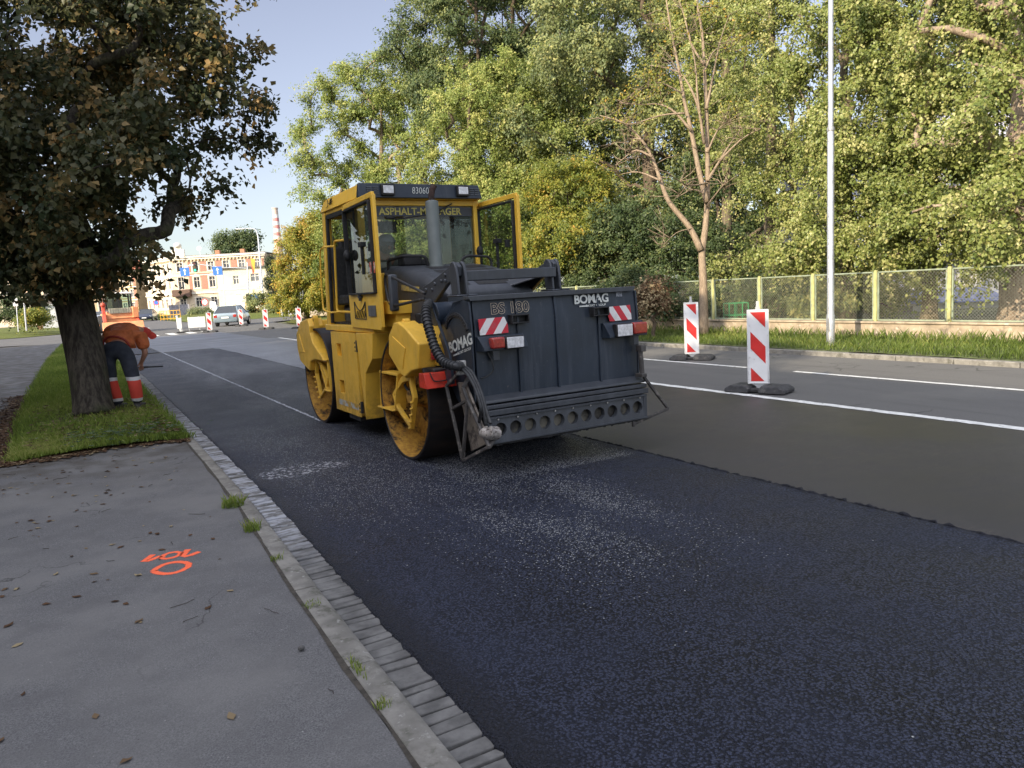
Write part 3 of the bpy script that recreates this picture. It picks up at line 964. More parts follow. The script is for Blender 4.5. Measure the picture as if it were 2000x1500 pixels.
RO = empty('road_roller', (3.52, 8.2, 0), 'yellow tandem asphalt roller with a dark blue grey chip spreader on its back', 'road roller')


def P(name, mb, mats, parent=RO, **kw):
    return mb.build(name, mats, parent, org=V3((3.52, 8.2, 0)) if parent is RO else V3((3.52, 8.2, 0)), **kw)


_build = MB.build


def part(name, mb, mats, parent=None, **kw):
    """a mesh written in world coordinates, hung under the roller (or one of its parts)"""
    ob = _build(mb, name, mats, None, org=V3((3.52, 8.2, 0)), **kw)
    ob.parent = parent or RO; ob.location = (0, 0, 0)
    return ob


XL, XR, DR = 2.68, 4.38, .61
for yc, lab in ((6.77, 'rear'), (9.64, 'front')):
    mb = MB(); o = (XL, yc, .61); w = XR - XL
    mb.lathe(o, (1, 0, 0), [(.572, .30), (.578, .012), (.586, 0), (.603, 0), (.61, .008), (.61, w - .008), (.603, w), (.578, w), (.572, w - .3)], 72, False, False)
    dr = part('drum', mb, TAR, sharp=30)
    mb = MB()
    mb.lathe(o, (1, 0, 0), [(.577, .006), (.571, .31), (.30, .33), (.28, .25), (.0001, .25)], 64, False, False)
    part('drum_web', mb, RUST, dr, sharp=30)
    mb = MB(); mb.lathe((XR, yc, .61), (-1, 0, 0), [(.577, .006), (.571, .31), (.30, .33), (.28, .25), (.0001, .25)], 48, False, False)
    part('drum_web', mb, RUST, dr, sharp=30)
    mb = MB()
    mb.cyl((XL + .09, yc, .61), (XL + .26, yc, .61), .10, .13, 20); mb.cyl((XL + .06, yc, .61), (XL + .1, yc, .61), .06, .07, 16)
    for k in range(8):
        a = k * math.pi / 4; mb.cyl((XL + .07, yc + .085 * math.cos(a), .61 + .085 * math.sin(a)), (XL + .1, yc + .085 * math.cos(a), .61 + .085 * math.sin(a)), .012, n=6)
    part('hub_motor', mb, RUST, dr, bevel=.004)
    mb = MB(); mb.tube(fillet_path([(XL + .08, yc + .04, .66), (XL + .06, yc + .1, .72), (XL + .1, yc + .05, .85), (XL + .14, yc - .02, .95)], .05), .014, 8)
    part('hydraulic_hose', mb, HOSE, dr)
    # A-shaped carrier inside the drum face
    mb = MB()
    s = 1 if lab == 'rear' else -1
    ou = [(6.834, .803), (7.105, .604), (7.034, .481), (6.693, .301), (6.549, .624), (6.621, .852)]
    inn = [(6.815, .75), (7.055, .606), (6.995, .492), (6.712, .345), (6.592, .624), (6.655, .78)]
    ou = [(yc + s * (a - 6.77), b) for a, b in ou]; inn = [(yc + s * (a - 6.77), b) for a, b in inn]
    x0, x1 = 2.70, 2.745
    n = len(ou)
    vs = [(x, *p) for x in (x0, x1) for p in ou] + [(x, *p) for x in (x0, x1) for p in inn]
    fs = []
    for i in range(n):
        j = (i + 1) % n
        fs += [(i, j, 2 * n + j, 2 * n + i), (n + i, n + j, 3 * n + j, 3 * n + i), (i, j, n + j, n + i), (2 * n + i, 2 * n + j, 3 * n + j, 3 * n + i)]
    mb.add(vs, fs)
    for k in range(5):
        f = k / 4
        yy, zz = yc + s * (6.58 - 6.77 + .1 * f), .58 - .26 * f
        mb.cyl((2.675, yy, zz), (2.705, yy, zz), .014, n=6)
    part('drum_carrier', mb, YEL, bevel=.005)
    # climbing step bolted before the drum face
    mb = MB()
    st = [(7.377, 6.92), (7.43, 7.06)] if s > 0 else None
    y0, y1 = (6.91, 7.37) if s > 0 else (9.24, 9.6)
    yb0, yb1 = (7.05, 7.43) if s > 0 else (9.19, 9.36)
    for (a, b) in ((y0, yb0), (y1, yb1)):
        mb.prism([(2.69, a - .014, .815), (2.69, a + .014, .815), (2.69, b + .014, .45), (2.69, b - .014, .45)], (.12, 0, 0))
    mb.bx(2.685, 2.81, y0 - .014, y1 + .014, .805, .83); mb.bx(2.66, 2.82, min(yb0, yb1) - .02, max(yb0, yb1) + .02, .445, .46)
    part('step', mb, YEL, bevel=.004)

# fenders / yokes
def yoke(cap, beam, name):
    mb = MB()
    mb.prof(cap, 'x', 2.635, 2.82); mb.prof(cap, 'x', 4.24, 4.425); mb.prof(beam, 'x', 2.81, 4.25)
    y = part(name, mb, YEL, bevel=.014, seg=3)
    return y


yr = yoke([(6.66, 1.34), (6.76, 1.327), (6.91, 1.206), (6.95, 1.02), (6.69, .85), (6.58, .82), (6.42, .89), (6.25, .923), (6.2, 1.15), (6.49, 1.288)],
          [(6.66, 1.31), (6.49, 1.275), (6.215, 1.14), (6.215, .93), (6.4, .96), (6.7, 1.15)], 'fender')
yf = yoke([(10.11, 1.307), (10.37, 1.134), (10.38, .93), (10.29, .774), (10.11, .72), (9.86, .663), (9.79, .79), (9.56, .825), (9.2, .83), (9.25, .885), (9.60, 1.032), (9.70, 1.159), (9.68, 1.25), (9.755, 1.346)],
          [(10.1, 1.29), (9.77, 1.32), (9.72, 1.15), (10.2, 1.1)], 'fender')
mb = MB()                                                   # raised triangle on each cap, lug on top
for ya, yb2, yc2, z0, z1 in ((6.88, 6.44, 6.50, 1.18, .92), ):
    mb.prism([(2.627, 6.80, 1.2), (2.627, 6.88, 1.03), (2.627, 6.60, .9), (2.627, 6.5, 1.1)], (.012, 0, 0))
part('fender_plate', mb, YEL, yr, bevel=.004)
mb = MB(); mb.prism([(2.627, 10.2, 1.14), (2.627, 10.3, 1.05), (2.627, 10.28, .88), (2.627, 10.02, .9)], (.012, 0, 0))
part('fender_plate', mb, YEL, yf, bevel=.004)
mb = MB(); mb.cyl((2.70, 9.73, 1.34), (2.76, 9.73, 1.34), .045, n=18); mb.bx(2.70, 2.76, 9.68, 9.77, 1.18, 1.34)
part('lifting_lug', mb, YEL, bevel=.004)
mb = MB(); mb.cyl((2.70, 6.68, 1.33), (2.76, 6.68, 1.33), .035, n=18); part('lifting_lug', mb, YEL, bevel=.004)
mb = MB(); mb.bx(2.745, 2.815, 6.185, 6.205, .995, 1.086)
part('tail_light', mb, RLENS, yr, bevel=.006)
mb = MB(); mb.prism([(2.60, 6.16, .765), (2.60, 6.16, .895), (2.60, 6.05, .895), (2.60, 6.0, .765)], (.36, 0, 0))
g_ = part('scraper_guard', mb, REDP, bevel=.006)
mb = MB(); mb.tube(fillet_path([(2.66, 6.05, .90), (2.67, 6.0, .825), (2.80, 6.0, .825), (2.81, 6.05, .9)], .03), .006, 6)
part('handle', mb, BLK, g_)
mb = MB(); mb.bx(2.9, 4.2, 9.72, 10.3, .96, 1.06); part('scraper_guard', mb, REDP, bevel=.006)
mb = MB(); mb.bx(2.72, 4.34, 6.1, 6.28, .76, .925); mb.bx(2.9, 4.3, 9.4, 10.2, 1.06, 1.16); mb.bx(2.95, 4.1, 6.25, 9.75, .95, 1.2); mb.bx(2.9, 4.3, 8.85, 9.75, .75, 1.2)
mb.bx(3.1, 3.9, 6.0, 6.5, 1.0, 1.5); mb.cyl((2.98, 6.9, 1.2), (2.98, 6.9, 1.4), .06); mb.cyl((3.0, 6.6, 1.3), (3.0, 7.3, 1.3), .03)
part('chassis', mb, BLKM, bevel=.01)

# centre body with two hand pockets in the access panel
mb = MB()
mb.prof([(8.92, 1.2), (8.885, .25), (8.02, .255), (8.02, 1.2)], 'x', 2.80, 4.32)
mb.prof([(8.02, 1.2), (7.90, .255), (7.89, .255), (7.84, .6), (7.80, .77), (7.55, .94), (7.49, 1.205)], 'x', 2.68, 4.36)
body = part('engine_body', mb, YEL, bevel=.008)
mb = MB()
mb.panel_holes((2.678, 8.93, .262), (0, -1, 0), (0, 0, 1), (-1, 0, 0), .90, .935, [(.19, .36, .655, .80), (.19, .37, .215, .37)], .09)
mb.m = 0
mb.bx(2.68, 2.80, 8.90, 8.93, .262, 1.197); mb.bx(2.68, 2.80, 8.03, 8.05, .262, 1.197); mb.bx(2.68, 2.80, 8.03, 8.93, 1.18, 1.197); mb.bx(2.68, 2.80, 8.03, 8.93, .262, .28)
ap = part('access_panel', mb, YEL)
for z in (1.04, .36):
    mb = MB(); mb.bx(2.672, 2.70, 8.005, 8.03, z - .05, z + .08)
    for k in range(3): mb.cyl((2.668, 8.06, z - .04 + k * .045), (2.68, 8.06, z - .04 + k * .045), .008, n=6)
    part('hinge', mb, BLKM, ap, bevel=.003)
mb = MB(); mb.quad((2.674, 8.86, .335), (2.674, 8.10, .335), (2.674, 8.10, .40), (2.674, 8.86, .40))
part('worn_sticker', mb, pm('worn_sticker', (.42, .45, .45), .5, var=.2, vs=12, dirt=[((.45, .27, .04), 9, .42, .55), ((.1, .1, .1), 40, .6, .66)]), ap)
mb = MB(); mb.bx(2.72, 4.3, 8.2, 8.6, .19, .25); part('belly_plate', mb, BLKM)

# cab -------------------------------------------------------------------------
mb = MB()
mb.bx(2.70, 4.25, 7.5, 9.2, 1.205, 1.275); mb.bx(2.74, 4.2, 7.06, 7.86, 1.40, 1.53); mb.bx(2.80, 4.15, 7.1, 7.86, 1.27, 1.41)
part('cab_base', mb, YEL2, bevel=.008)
mb = MB()
x0, x1 = 2.74, 4.2
mb.bar((x0 + .04, 9.2, 1.27), (x0 + .04, 9.03, 2.62), .085, .09, (0, 1, 0)); mb.bar((x1 - .04, 9.2, 1.27), (x1 - .04, 9.03, 2.62), .085, .09, (0, 1, 0))
mb.bar((x0 + .035, 7.9, 1.27), (x0 + .045, 7.89, 2.62), .08, .09, (0, 1, 0)); mb.bar((x1 - .035, 7.9, 1.27), (x1 - .045, 7.89, 2.62), .05, .09, (0, 1, 0))
mb.bx(x0, x1, 7.85, 7.93, 2.545, 2.605); mb.bx(x0, x1, 8.98, 9.06, 2.52, 2.62)
mb.bx(x0 + .01, x0 + .07, 7.9, 9.05, 2.56, 2.62); mb.bx(x1 - .07, x1 - .01, 7.9, 9.05, 2.56, 2.62)
mb.bx(x0, x1, 7.86, 7.92, 1.45, 1.83); mb.bx(x0, x1, 9.12, 9.2, 1.27, 1.75); mb.bx(x1 - .06, x1, 7.9, 9.15, 1.27, 1.5)
part('cab_frame', mb, YEL2, bevel=.008)
mb = MB()                                               # inner seals
for xx, ya, yb in ((x0 + .02, 8.00, 9.10),):
    mb.bar((xx, yb - .02, 1.29), (xx, 8.95, 2.54), .03, .05, (0, 1, 0)); mb.bar((xx, 8.0, 1.29), (xx, 7.98, 2.54), .03, .05, (0, 1, 0)); mb.bar((xx, 7.98, 2.535), (xx, 8.97, 2.535), .03, .05)
mb.bx(2.79, 4.15, 7.95, 9.12, 1.27, 1.30); mb.bx(2.79, 3.0, 8.0, 9.1, 2.58, 2.61); mb.bx(3.5, 4.14, 7.95, 8.25, 1.3, 1.84)
part('cab_lining', mb, BLK, bevel=.004)
mb = MB()                                               # roof shell
mb.prism([(2.735, 9.09, 2.60), (2.735, 7.80, 2.605), (4.19, 7.80, 2.605), (4.19, 9.09, 2.60)], (0, 0, .012))
A = [(2.725, 9.1, 2.60), (2.725, 7.80, 2.61), (4.20, 7.80, 2.61), (4.20, 9.1, 2.60)]; Bq = [(2.77, 9.05, 2.745), (2.755, 7.80, 2.755), (4.165, 7.80, 2.755), (4.15, 9.05, 2.745)]
mb.add(A + Bq, [(0, 1, 5, 4), (1, 2, 6, 5), (2, 3, 7, 6), (3, 0, 4, 7), (4, 5, 6, 7), (3, 2, 1, 0)])
roof = part('cab_roof', mb, YEL2, bevel=.012, seg=3)
mb = MB(); mb.add([(2.728, 7.793, 2.615), (4.196, 7.793, 2.615), (4.168, 7.793, 2.765), (2.75, 7.793, 2.765), (2.728, 7.74, 2.615), (4.196, 7.74, 2.615), (4.16, 7.752, 2.765), (2.757, 7.752, 2.765)],
                  [(0, 1, 2, 3), (4, 7, 6, 5), (0, 4, 5, 1), (1, 5, 6, 2), (2, 6, 7, 3), (3, 7, 4, 0)])
rp = part('roof_panel', mb, GREY, bevel=.006)
mb = MB()
for xa in (2.83, 2.905, 4.035, 4.10):
    for k in range(4): mb.bx(xa, xa + .055, 7.732, 7.745, 2.655 + k * .021, 2.663 + k * .021)
part('vent_louvre', mb, pm('slot_grey', (.09, .1, .115), .5), rp)
for xa in (2.985, 3.87):
    mb = MB(); mb.bx(xa, xa + .15, 7.70, 7.745, 2.635, 2.755); hl = part('work_light', mb, BLK, bevel=.008)
    mb = MB(); mb.bx(xa + .015, xa + .13, 7.692, 7.70, 2.655, 2.735); part('lens', mb, WLENS, hl, bevel=.004)
mb = MB(); put_text(mb, '830607', .098, (3.46, 7.738, 2.69), (1, 0, 0), (0, -.1, 1), sx=.82, lift=.004, font_off=-.0005); part('number', mb, WHT, rp, sharp=0, recalc=False)
mb = MB(); mb.tube(arc_pts := [(2.722, 8.82 + .07 * math.cos(a), 2.68 + .05 * math.sin(a)) for a in [k * .5 + .6 for k in range(10)]], .004, 4)
for k in range(3): mb.tube([(2.728, 8.72 - .03 * k, 2.65), (2.735, 8.69 - .03 * k, 2.72)], .004, 4)
mb.tube([(2.73, 8.76, 2.67), (2.73, 8.60, 2.685)], .004, 4)
part('roof_emblem', mb, BLK, roof)
# glazing
mb = MB(); mb.bx(2.83, 4.14, 7.878, 7.884, 1.82, 2.55); rw = part('rear_window', mb, GLASS)
mb = MB(); mb.bx(2.86, 4.12, 7.872, 7.876, 2.435, 2.535); bd_ = part('window_band', mb, BAND, rw)
mb = MB(); put_text(mb, 'ASPHALT-MANAGER', .107, (3.49, 7.869, 2.483), (1, 0, 0), (0, 0, 1), sx=1.0, lift=.001, font_off=.0022); part('window_lettering', mb, LETY, rw, sharp=0, recalc=False)
mb = MB(); mb.bx(2.84, 4.10, 9.055, 9.061, 1.75, 2.52); fw = part('front_window', mb, GLASS)
mb = MB(); put_text(mb, 'ASPHALT-MANAGER', .10, (3.47, 9.05, 2.47), (-1, 0, 0), (0, 0, 1), lift=.001, font_off=.002); part('window_lettering', mb, pm('brown_letter', (.07, .045, .03), .6), fw, sharp=0, recalc=False)
mb = MB(); mb.bar((4.17, 7.93, 1.83), (4.165, 7.93, 2.54), .05, .02); mb.bx(4.165, 4.172, 7.95, 9.05, 1.5, 2.54)
part('side_window', mb, GLASSD)
mb = MB()
mb.tube([(3.86, 7.84, 2.57), (3.62, 7.845, 2.46)], .008, 6); mb.tube([(3.75, 7.842, 2.475), (3.15, 7.85, 2.395)], .006, 6); mb.sph((3.12, 7.86, 2.42), (.06, .02, .022), 12, 8)
part('window_wiper', mb, BLK)
mb = MB(); mb.bx(3.40, 3.64, 8.98, 9.0, 2.35, 2.49); im = part('inner_mirror', mb, BLK, bevel=.02, seg=3)
mb = MB(); mb.bx(3.412, 3.628, 8.974, 8.979, 2.362, 2.478); part('mirror_face', mb, pm('mirror_glass', (.3, .32, .4), .25, .3), im)


def door(x, ya, yb, z0, z1, sgn, lower):
    """opened cab door folded back along the cab side; ya = hinge edge, yb = free edge"""
    mb = MB(); w = .055; t = .035
    d = yb - ya
    mb.bar((x, ya, z0), (x, ya, z1), t, w, (0, 1, 0)); mb.bar((x + sgn * .03, yb, z0 - .01), (x + sgn * .03, yb, z1 + .015), t, w + .01, (0, 1, 0))
    mb.bar((x, ya, z1), (x + sgn * .03, yb, z1 + .015), t, w); mb.bar((x, ya, z0), (x + sgn * .03, yb, z0 - .01), t, w)
    zz = z0 + .33
    mb.prism([(x - t / 2, ya, z0), (x - t / 2 + sgn * .03, yb, z0 - .01), (x - t / 2 + sgn * .03, yb, zz), (x - t / 2, ya, zz)], (t, 0, 0))
    dr = part('cab_door', mb, YEL2, bevel=.006)
    mb = MB()
    ii = .05 if d > 0 else -.05
    fr = [(ya + ii, zz + .005), (yb - ii, zz + .005), (yb - ii, z1 - .04), (ya + ii, z1 - .05)]
    xo = x - sgn * 0 - .022 if sgn < 0 else x - .022
    pts = [(xo + (sgn * .03 if i in (1, 2) else 0), a, b) for i, (a, b) in enumerate(fr)]
    for i in range(4): mb.bar(pts[i], pts[(i + 1) % 4], .02, .05, (1, 0, 0))
    part('door_seal', mb, BLK, dr, bevel=.004)
    mb = MB(); mb.quad(*[(p[0] + .018, p[1], p[2]) for p in pts]); part('door_window', mb, GLASSD, dr, recalc=False)
    mb = MB()
    hy = ya + d * .82; hx = x - .05
    mb.bx(hx - .0, hx + .05, hy - .02, hy + .02, zz + .42, zz + .5); part('door_handle', mb, BLK, dr, bevel=.004); mb = MB(); mb.bx(hx + .01, hx + .04, ya + d * .55 - .012, ya + d * .55 + .012, zz + .2, zz + .5); mb.bx(hx, hx + .06, ya + d * .55 - .05, ya + d * .55 + .05, zz + .48, zz + .53)
    part('door_handle', mb, BLK, dr, bevel=.004)
    mb = MB(); mb.sph((hx, ya + d * .12, zz + .42), (.04, .04, .06), 12, 8); part('door_stop', mb, BLK, dr)
    if lower:
        mb = MB(); xs = x - t / 2 - .004
        y_ = lambda f: ya + d * f
        P3 = lambda f, z: (xs + sgn * .03 * f, y_(f), z)
        for f in (.18, .56): mb.bar(P3(f, z0 + .075), P3(f, z0 + .25), .006, .014, (1, 0, 0))
        cv = [(.18 + .38 * k / 8, z0 + .16 + .09 * (abs(k - 4) / 4) ** 2) for k in range(9)]
        for (a, za), (b, zb) in zip(cv, cv[1:]): mb.bar(P3(a, za), P3(b, zb), .006, .012, (1, 0, 0))
        for k in range(6): mb.bar(P3(.19 + .06 * k, z0 + .08), P3(min(.56, .27 + .06 * k), z0 + .155), .006, .007, (1, 0, 0))
        mb.bar(P3(.18, z0 + .075), P3(.56, z0 + .07), .006, .012, (1, 0, 0))
        part('door_emblem', mb, BLKM, dr)
        mb = MB(); mb.prism([P3(.66, z0 + .1), P3(.9, z0 + .1), P3(.9, z0 + .21), P3(.66, z0 + .21)], (-.006, 0, 0)); part('door_label', mb, pm('grey_label', (.1, .105, .11), .5), dr)
        mb = MB(); mb.bx(xs - .03, xs, y_(.42) - .05, y_(.42) + .05, z0 + .29, z0 + .315); mb.cyl((xs - .02, y_(.42), z0 + .26), (xs - .02, y_(.42), z0 + .33), .018)
        part('door_latch', mb, BLKM, dr)
        mb = MB(); mb.prism([P3(.83, zz + .2), P3(.97, zz + .2), P3(.97, zz + .31), P3(.83, zz + .31)], (-.012, 0, 0)); part('warning_sticker', mb, pm('sticker', (.55, .45, .4), .5, dirt=((.45, .08, .05), 30, .45, .5)), dr)
    return dr


door(2.705, 8.14, 7.16, 1.285, 2.555, -1, True)
door(4.225, 7.93, 7.08, 1.285, 2.555, 1, False)
mb = MB()
mb.tube(fillet_path([(2.72, 8.66, 2.18), (2.62, 8.70, 2.18), (2.62, 8.88, 2.155), (2.62, 8.94, 1.8), (2.62, 8.95, 1.46), (2.62, 8.72, 1.425), (2.72, 8.70, 1.425)], .06), .011, 8)
part('grab_rail', mb, YEL2)
mb = MB(); mb.tube(fillet_path([(2.74, 8.15, 2.215), (2.74, 8.69, 2.24), (2.74, 8.80, 1.43), (2.74, 8.3, 1.423)], .05), .014, 8); part('grab_rail', mb, YEL2)
# seat, steering wheel and console inside
mb = MB(); mb.obox((3.0, 8.93, 1.88), (.46, .12, .62), rx=-.08); mb.bx(2.79, 3.3, 8.5, 8.95, 1.5, 1.62); mb.bx(2.85, 3.2, 8.6, 8.9, 1.3, 1.5); mb.obox((3.0, 8.955, 2.2), (.27, .1, .14), rx=-.08)
part('seat', mb, BLK, bevel=.03, seg=3)
mb = MB(); mb.bx(2.80, 2.98, 8.35, 8.7, 1.3, 1.46); mb.bx(2.82, 2.95, 8.4, 8.6, 1.46, 1.56); mb.cyl((2.86, 8.45, 1.56), (2.86, 8.45, 1.62), .02); part('console', mb, BLKM, bevel=.015)
mb = MB(); mb.bx(3.45, 3.95, 8.7, 9.1, 1.3, 1.8); part('dashboard', mb, BLKM, bevel=.015)
mb = MB(); mb.tube([(3.62 + .17 * math.cos(k * .4188), 8.62 + .1 * math.sin(k * .4188), 1.95 + .12 * math.sin(k * .4188)) for k in range(15)], .013, 8, closed=True); mb.cyl((3.62, 8.78, 1.72), (3.62, 8.62, 1.95), .02)
part('steering_wheel', mb, BLK)

# hood ------------------------------------------------------------------------
def hood_sec(y, xa, xb, zt, r, zb):
    pts = [(xa - .02, y, zb)]
    for k in range(6):
        a = math.pi - k / 5 * math.pi / 2; pts.append((xa + r + r * math.cos(a), y, zt - r + r * math.sin(a)))
    for k in range(6):
        a = math.pi / 2 - k / 5 * math.pi / 2; pts.append((xb - r + r * math.cos(a), y, zt - r + r * math.sin(a)))
    pts.append((xb + .02, y, zb)); return pts


mb = MB()
S = [hood_sec(7.78, 2.97, 4.05, 1.895, .09, 1.3), hood_sec(7.55, 2.97, 4.05, 1.885, .10, 1.3), hood_sec(7.2, 2.97, 4.05, 1.845, .12, 1.3), hood_sec(6.85, 2.97, 4.04, 1.775, .12, 1.3), hood_sec(6.6, 2.98, 4.02, 1.705, .11, 1.3), hood_sec(6.42, 3.01, 3.98, 1.635, .09, 1.3), hood_sec(6.36, 3.03, 3.96, 1.58, .06, 1.3)]
n = len(S[0]); vs = [p for s_ in S for p in s_]; fs = []
for k in range(len(S) - 1):
    for i in range(n - 1): fs.append((k * n + i, k * n + i + 1, (k + 1) * n + i + 1, (k + 1) * n + i))
fs.append(tuple(range(n))); fs.append(tuple(range((len(S) - 1) * n, len(S) * n)))
mb.add(vs, fs)
hood = part('hood', mb, GREY2, sharp=50)
zt = lambda y: np.interp(y, [6.36, 6.42, 6.6, 6.85, 7.2, 7.55, 7.78], [1.58, 1.635, 1.705, 1.775, 1.845, 1.885, 1.895])
mb = MB()


def on_hood(q, dz=.004):
    mb.add([(x, y, zt(y) + dz) for x, y in q], [tuple(range(len(q)))])


on_hood([(3.22, 7.28), (3.22, 7.1), (3.86, 7.1), (3.86, 7.28)]); on_hood([(3.2, 7.02), (3.2, 6.86), (3.88, 6.86), (3.88, 7.02)])
on_hood([(3.12, 6.58), (3.18, 6.45), (3.32, 6.45), (3.32, 6.58)]); on_hood([(3.40, 6.6), (3.40, 6.44), (3.74, 6.44), (3.80, 6.6)])
part('hood_grille', mb, BLK, hood, recalc=False)
mb = MB(); mb.quad((2.958, 7.30, 1.63), (2.958, 6.85, 1.60), (2.964, 6.85, 1.655), (2.964, 7.30, 1.685)); part('hood_sticker', mb, pm('hood_sticker', (.48, .36, .1), .5, var=.2, vs=20, dirt=((.2, .2, .18), 22, .5, .56)), hood, recalc=False)
mb = MB()
mb.tube(fillet_path([(3.0, 7.72, 1.85), (2.99, 7.70, 1.95), (3.08, 7.45, 1.985), (3.3, 7.4, 1.975), (3.33, 7.42, 1.86)], .06), .016, 8)
part('hood_rail', mb, BLK, hood); mb = MB()
mb.tube(fillet_path([(3.62, 7.2, 1.83), (3.62, 7.2, 1.93), (3.70, 7.2, 1.955), (3.93, 7.2, 1.94), (3.97, 7.2, 1.9), (3.97, 7.2, 1.8)], .04), .014, 8)
part('hood_rail', mb, BLK, hood)
mb = MB(); mb.bx(3.14, 3.36, 7.62, 7.80, 1.89, 2.0); mb.bx(3.37, 3.46, 7.7, 7.8, 1.89, 1.96); part('air_intake', mb, BLK, hood, bevel=.015)
mb = MB(); mb.lathe((3.41, 7.4, 1.86), (-.0, 0, 1), [(.08, 0), (.074, .02), (.07, .03), (.069, .665), (.064, .68), (.03, .69)], 28); ex = part('exhaust', mb, EXH, sharp=30)
mb = MB(); mb.tube([(3.41, 7.4, 2.53), (3.41, 7.4, 2.60), (3.425, 7.4, 2.66), (3.45, 7.4, 2.70)], [.032, .032, .033, .034], 12); part('exhaust_tip', mb, pm('sooty_rust', (.03, .014, .01), .8, var=.4, vs=20), ex)
# rear-view mirror on its tube frame
mb = MB(); mb.tube(fillet_path([(2.80, 6.35, 1.585), (2.75, 6.9, 1.74), (2.75, 7.18, 1.80), (2.75, 7.2, 1.7), (2.75, 7.13, 1.5), (2.75, 6.9, 1.49), (2.80, 6.36, 1.54)], .06), .014, 8)
mf = part('mirror_frame', mb, BLKM)
mb = MB(); mb.obox((2.76, 7.02, 1.61), (.10, .05, .36), rz=.25); part('mirror_shell', mb, GREY2, mf, bevel=.022, seg=3)

# lift frame -------------------------------------------------------------------
for xx in (2.885, 2.965, 3.925, 4.005):
    mb = MB()
    yb = 5.9 if xx < 3.4 else 6.02
    pr = [(yb - .075, 1.56), (yb - .06, 1.76)] + [(yb + .01 + .06 * math.cos(a), 1.785 + .06 * math.sin(a)) for a in [math.pi - k * math.pi / 6 for k in range(7)]] + [(yb + .07, 1.72), (yb + .05, 1.56)]
    mb.prof(pr, 'x', xx - .014, xx + .014)
    mb.bx(xx - .05, xx + .07, yb - .13, yb + .08, 1.545, 1.562)
    part('lift_bracket', mb, GREY2, bevel=.008)
for xx in (2.925, 3.965):
    mb = MB()
    d = 0 if xx < 3.4 else .1
    pr = [(5.86 + d, 1.80), (5.92 + d, 1.84), (6.2 + d, 1.76), (6.45 + d, 1.69), (6.62 + d, 1.655), (6.70 + d, 1.60), (6.66 + d, 1.50), (6.40 + d, 1.50), (6.1 + d, 1.66), (5.88 + d, 1.72)]
    mb.prof(pr, 'x', xx - .02, xx + .02)
    for k, (a, b) in enumerate([(5.91, 1.785), (6.12, 1.74), (6.2, 1.69), (6.35, 1.67), (6.42, 1.62), (6.55, 1.62), (6.12, 1.69)]):
        mb.cyl((xx - .035, a + d, b), (xx + .035, a + d, b), .017, n=8)
    part('lift_arm', mb, GREY2, bevel=.008)
mb = MB(); mb.prism([(3.945, 6.05, 1.70), (3.945, 6.7, 1.65), (3.55, 6.75, 1.6), (3.6, 6.6, 1.55)], (0, 0, .02))
part('lift_gusset', mb, GREY2, bevel=.006)
mb = MB(); mb.bx(2.94, 3.95, 5.93, 6.03, 1.675, 1.765); part('lift_crossbar', mb, GREY2, bevel=.008)

# spreader bin -----------------------------------------------------------------
XB0, XB1, YF = 2.87, 4.615, 5.60
mb = MB()
mb.prof([(5.625, 1.53), (YF, 1.30), (YF, .675), (6.0, .62), (6.3, .95), (6.32, 1.2), (5.98, 1.50)], 'x', XB0 + .02, XB1 - .01)
bin_ = part('spreader_bin', mb, GREY, bevel=.006)
mb = MB()
mb.bx(XB0 - .03, XB1 - .03, 5.575, 5.68, 1.522, 1.548); mb.bx(XB0 - .02, XB1 - .04, 5.575, 5.585, 1.505, 1.53)
part('bin_rim', mb, GREY2, bin_, bevel=.004)
for x in (3.305, 3.70, 4.163):
    mb = MB()
    mb.bx(x - .011, x + .011, YF - .02, YF + .003, .68, 1.30)
    mb.prism([(x - .011, YF - .02, 1.30), (x + .011, YF - .02, 1.30), (x + .011, YF + .006, 1.51), (x - .011, YF + .006, 1.51)], (0, .02, 0))
    part('bin_rib', mb, GREY, bin_, bevel=.003)
pl_ = [(5.70, 1.525), (5.605, 1.505), (5.585, 1.28), (5.60, .66), (5.85, .80), (6.0, .86), (6.2, 1.165), (6.2, 1.32)]
mb = MB(); mb.prof(pl_, 'x', XB0 - .018, XB0); sp = part('side_plate', mb, GREY, bevel=.003)
mb = MB(); mb.prof(pl_, 'x', XB1 - .01, XB1 + .008); part('side_plate', mb, GREY, bin_, bevel=.003)
mb = MB()
ac = (5.86, 1.16)
aa = [(ac[0] + .255 * math.cos(t), ac[1] + .255 * math.sin(t)) for t in [.52 + k * 2.15 / 16 for k in range(17)]]
ai = [(ac[0] + .215 * math.cos(t), ac[1] + .215 * math.sin(t)) for t in [.52 + k * 2.15 / 16 for k in range(17)]]
for k in range(16):
    mb.add([(XB0 - .03, *aa[k]), (XB0 - .03, *aa[k + 1]), (XB0 - .03, *ai[k + 1]), (XB0 - .03, *ai[k]), (XB0 - .015, *aa[k]), (XB0 - .015, *aa[k + 1]), (XB0 - .015, *ai[k + 1]), (XB0 - .015, *ai[k])],
           [(0, 1, 2, 3), (0, 1, 5, 4), (3, 2, 6, 7)])
for k in range(15):
    t = .6 + k * 2. / 14; a = (ac[0] + .235 * math.cos(t), ac[1] + .235 * math.sin(t)); mb.cyl((XB0 - .036, *a), (XB0 - .028, *a), .009, n=6)
part('quadrant_scale', mb, BLKM, sp, bevel=.002)
LOGO = [('BOMAG', .02)]


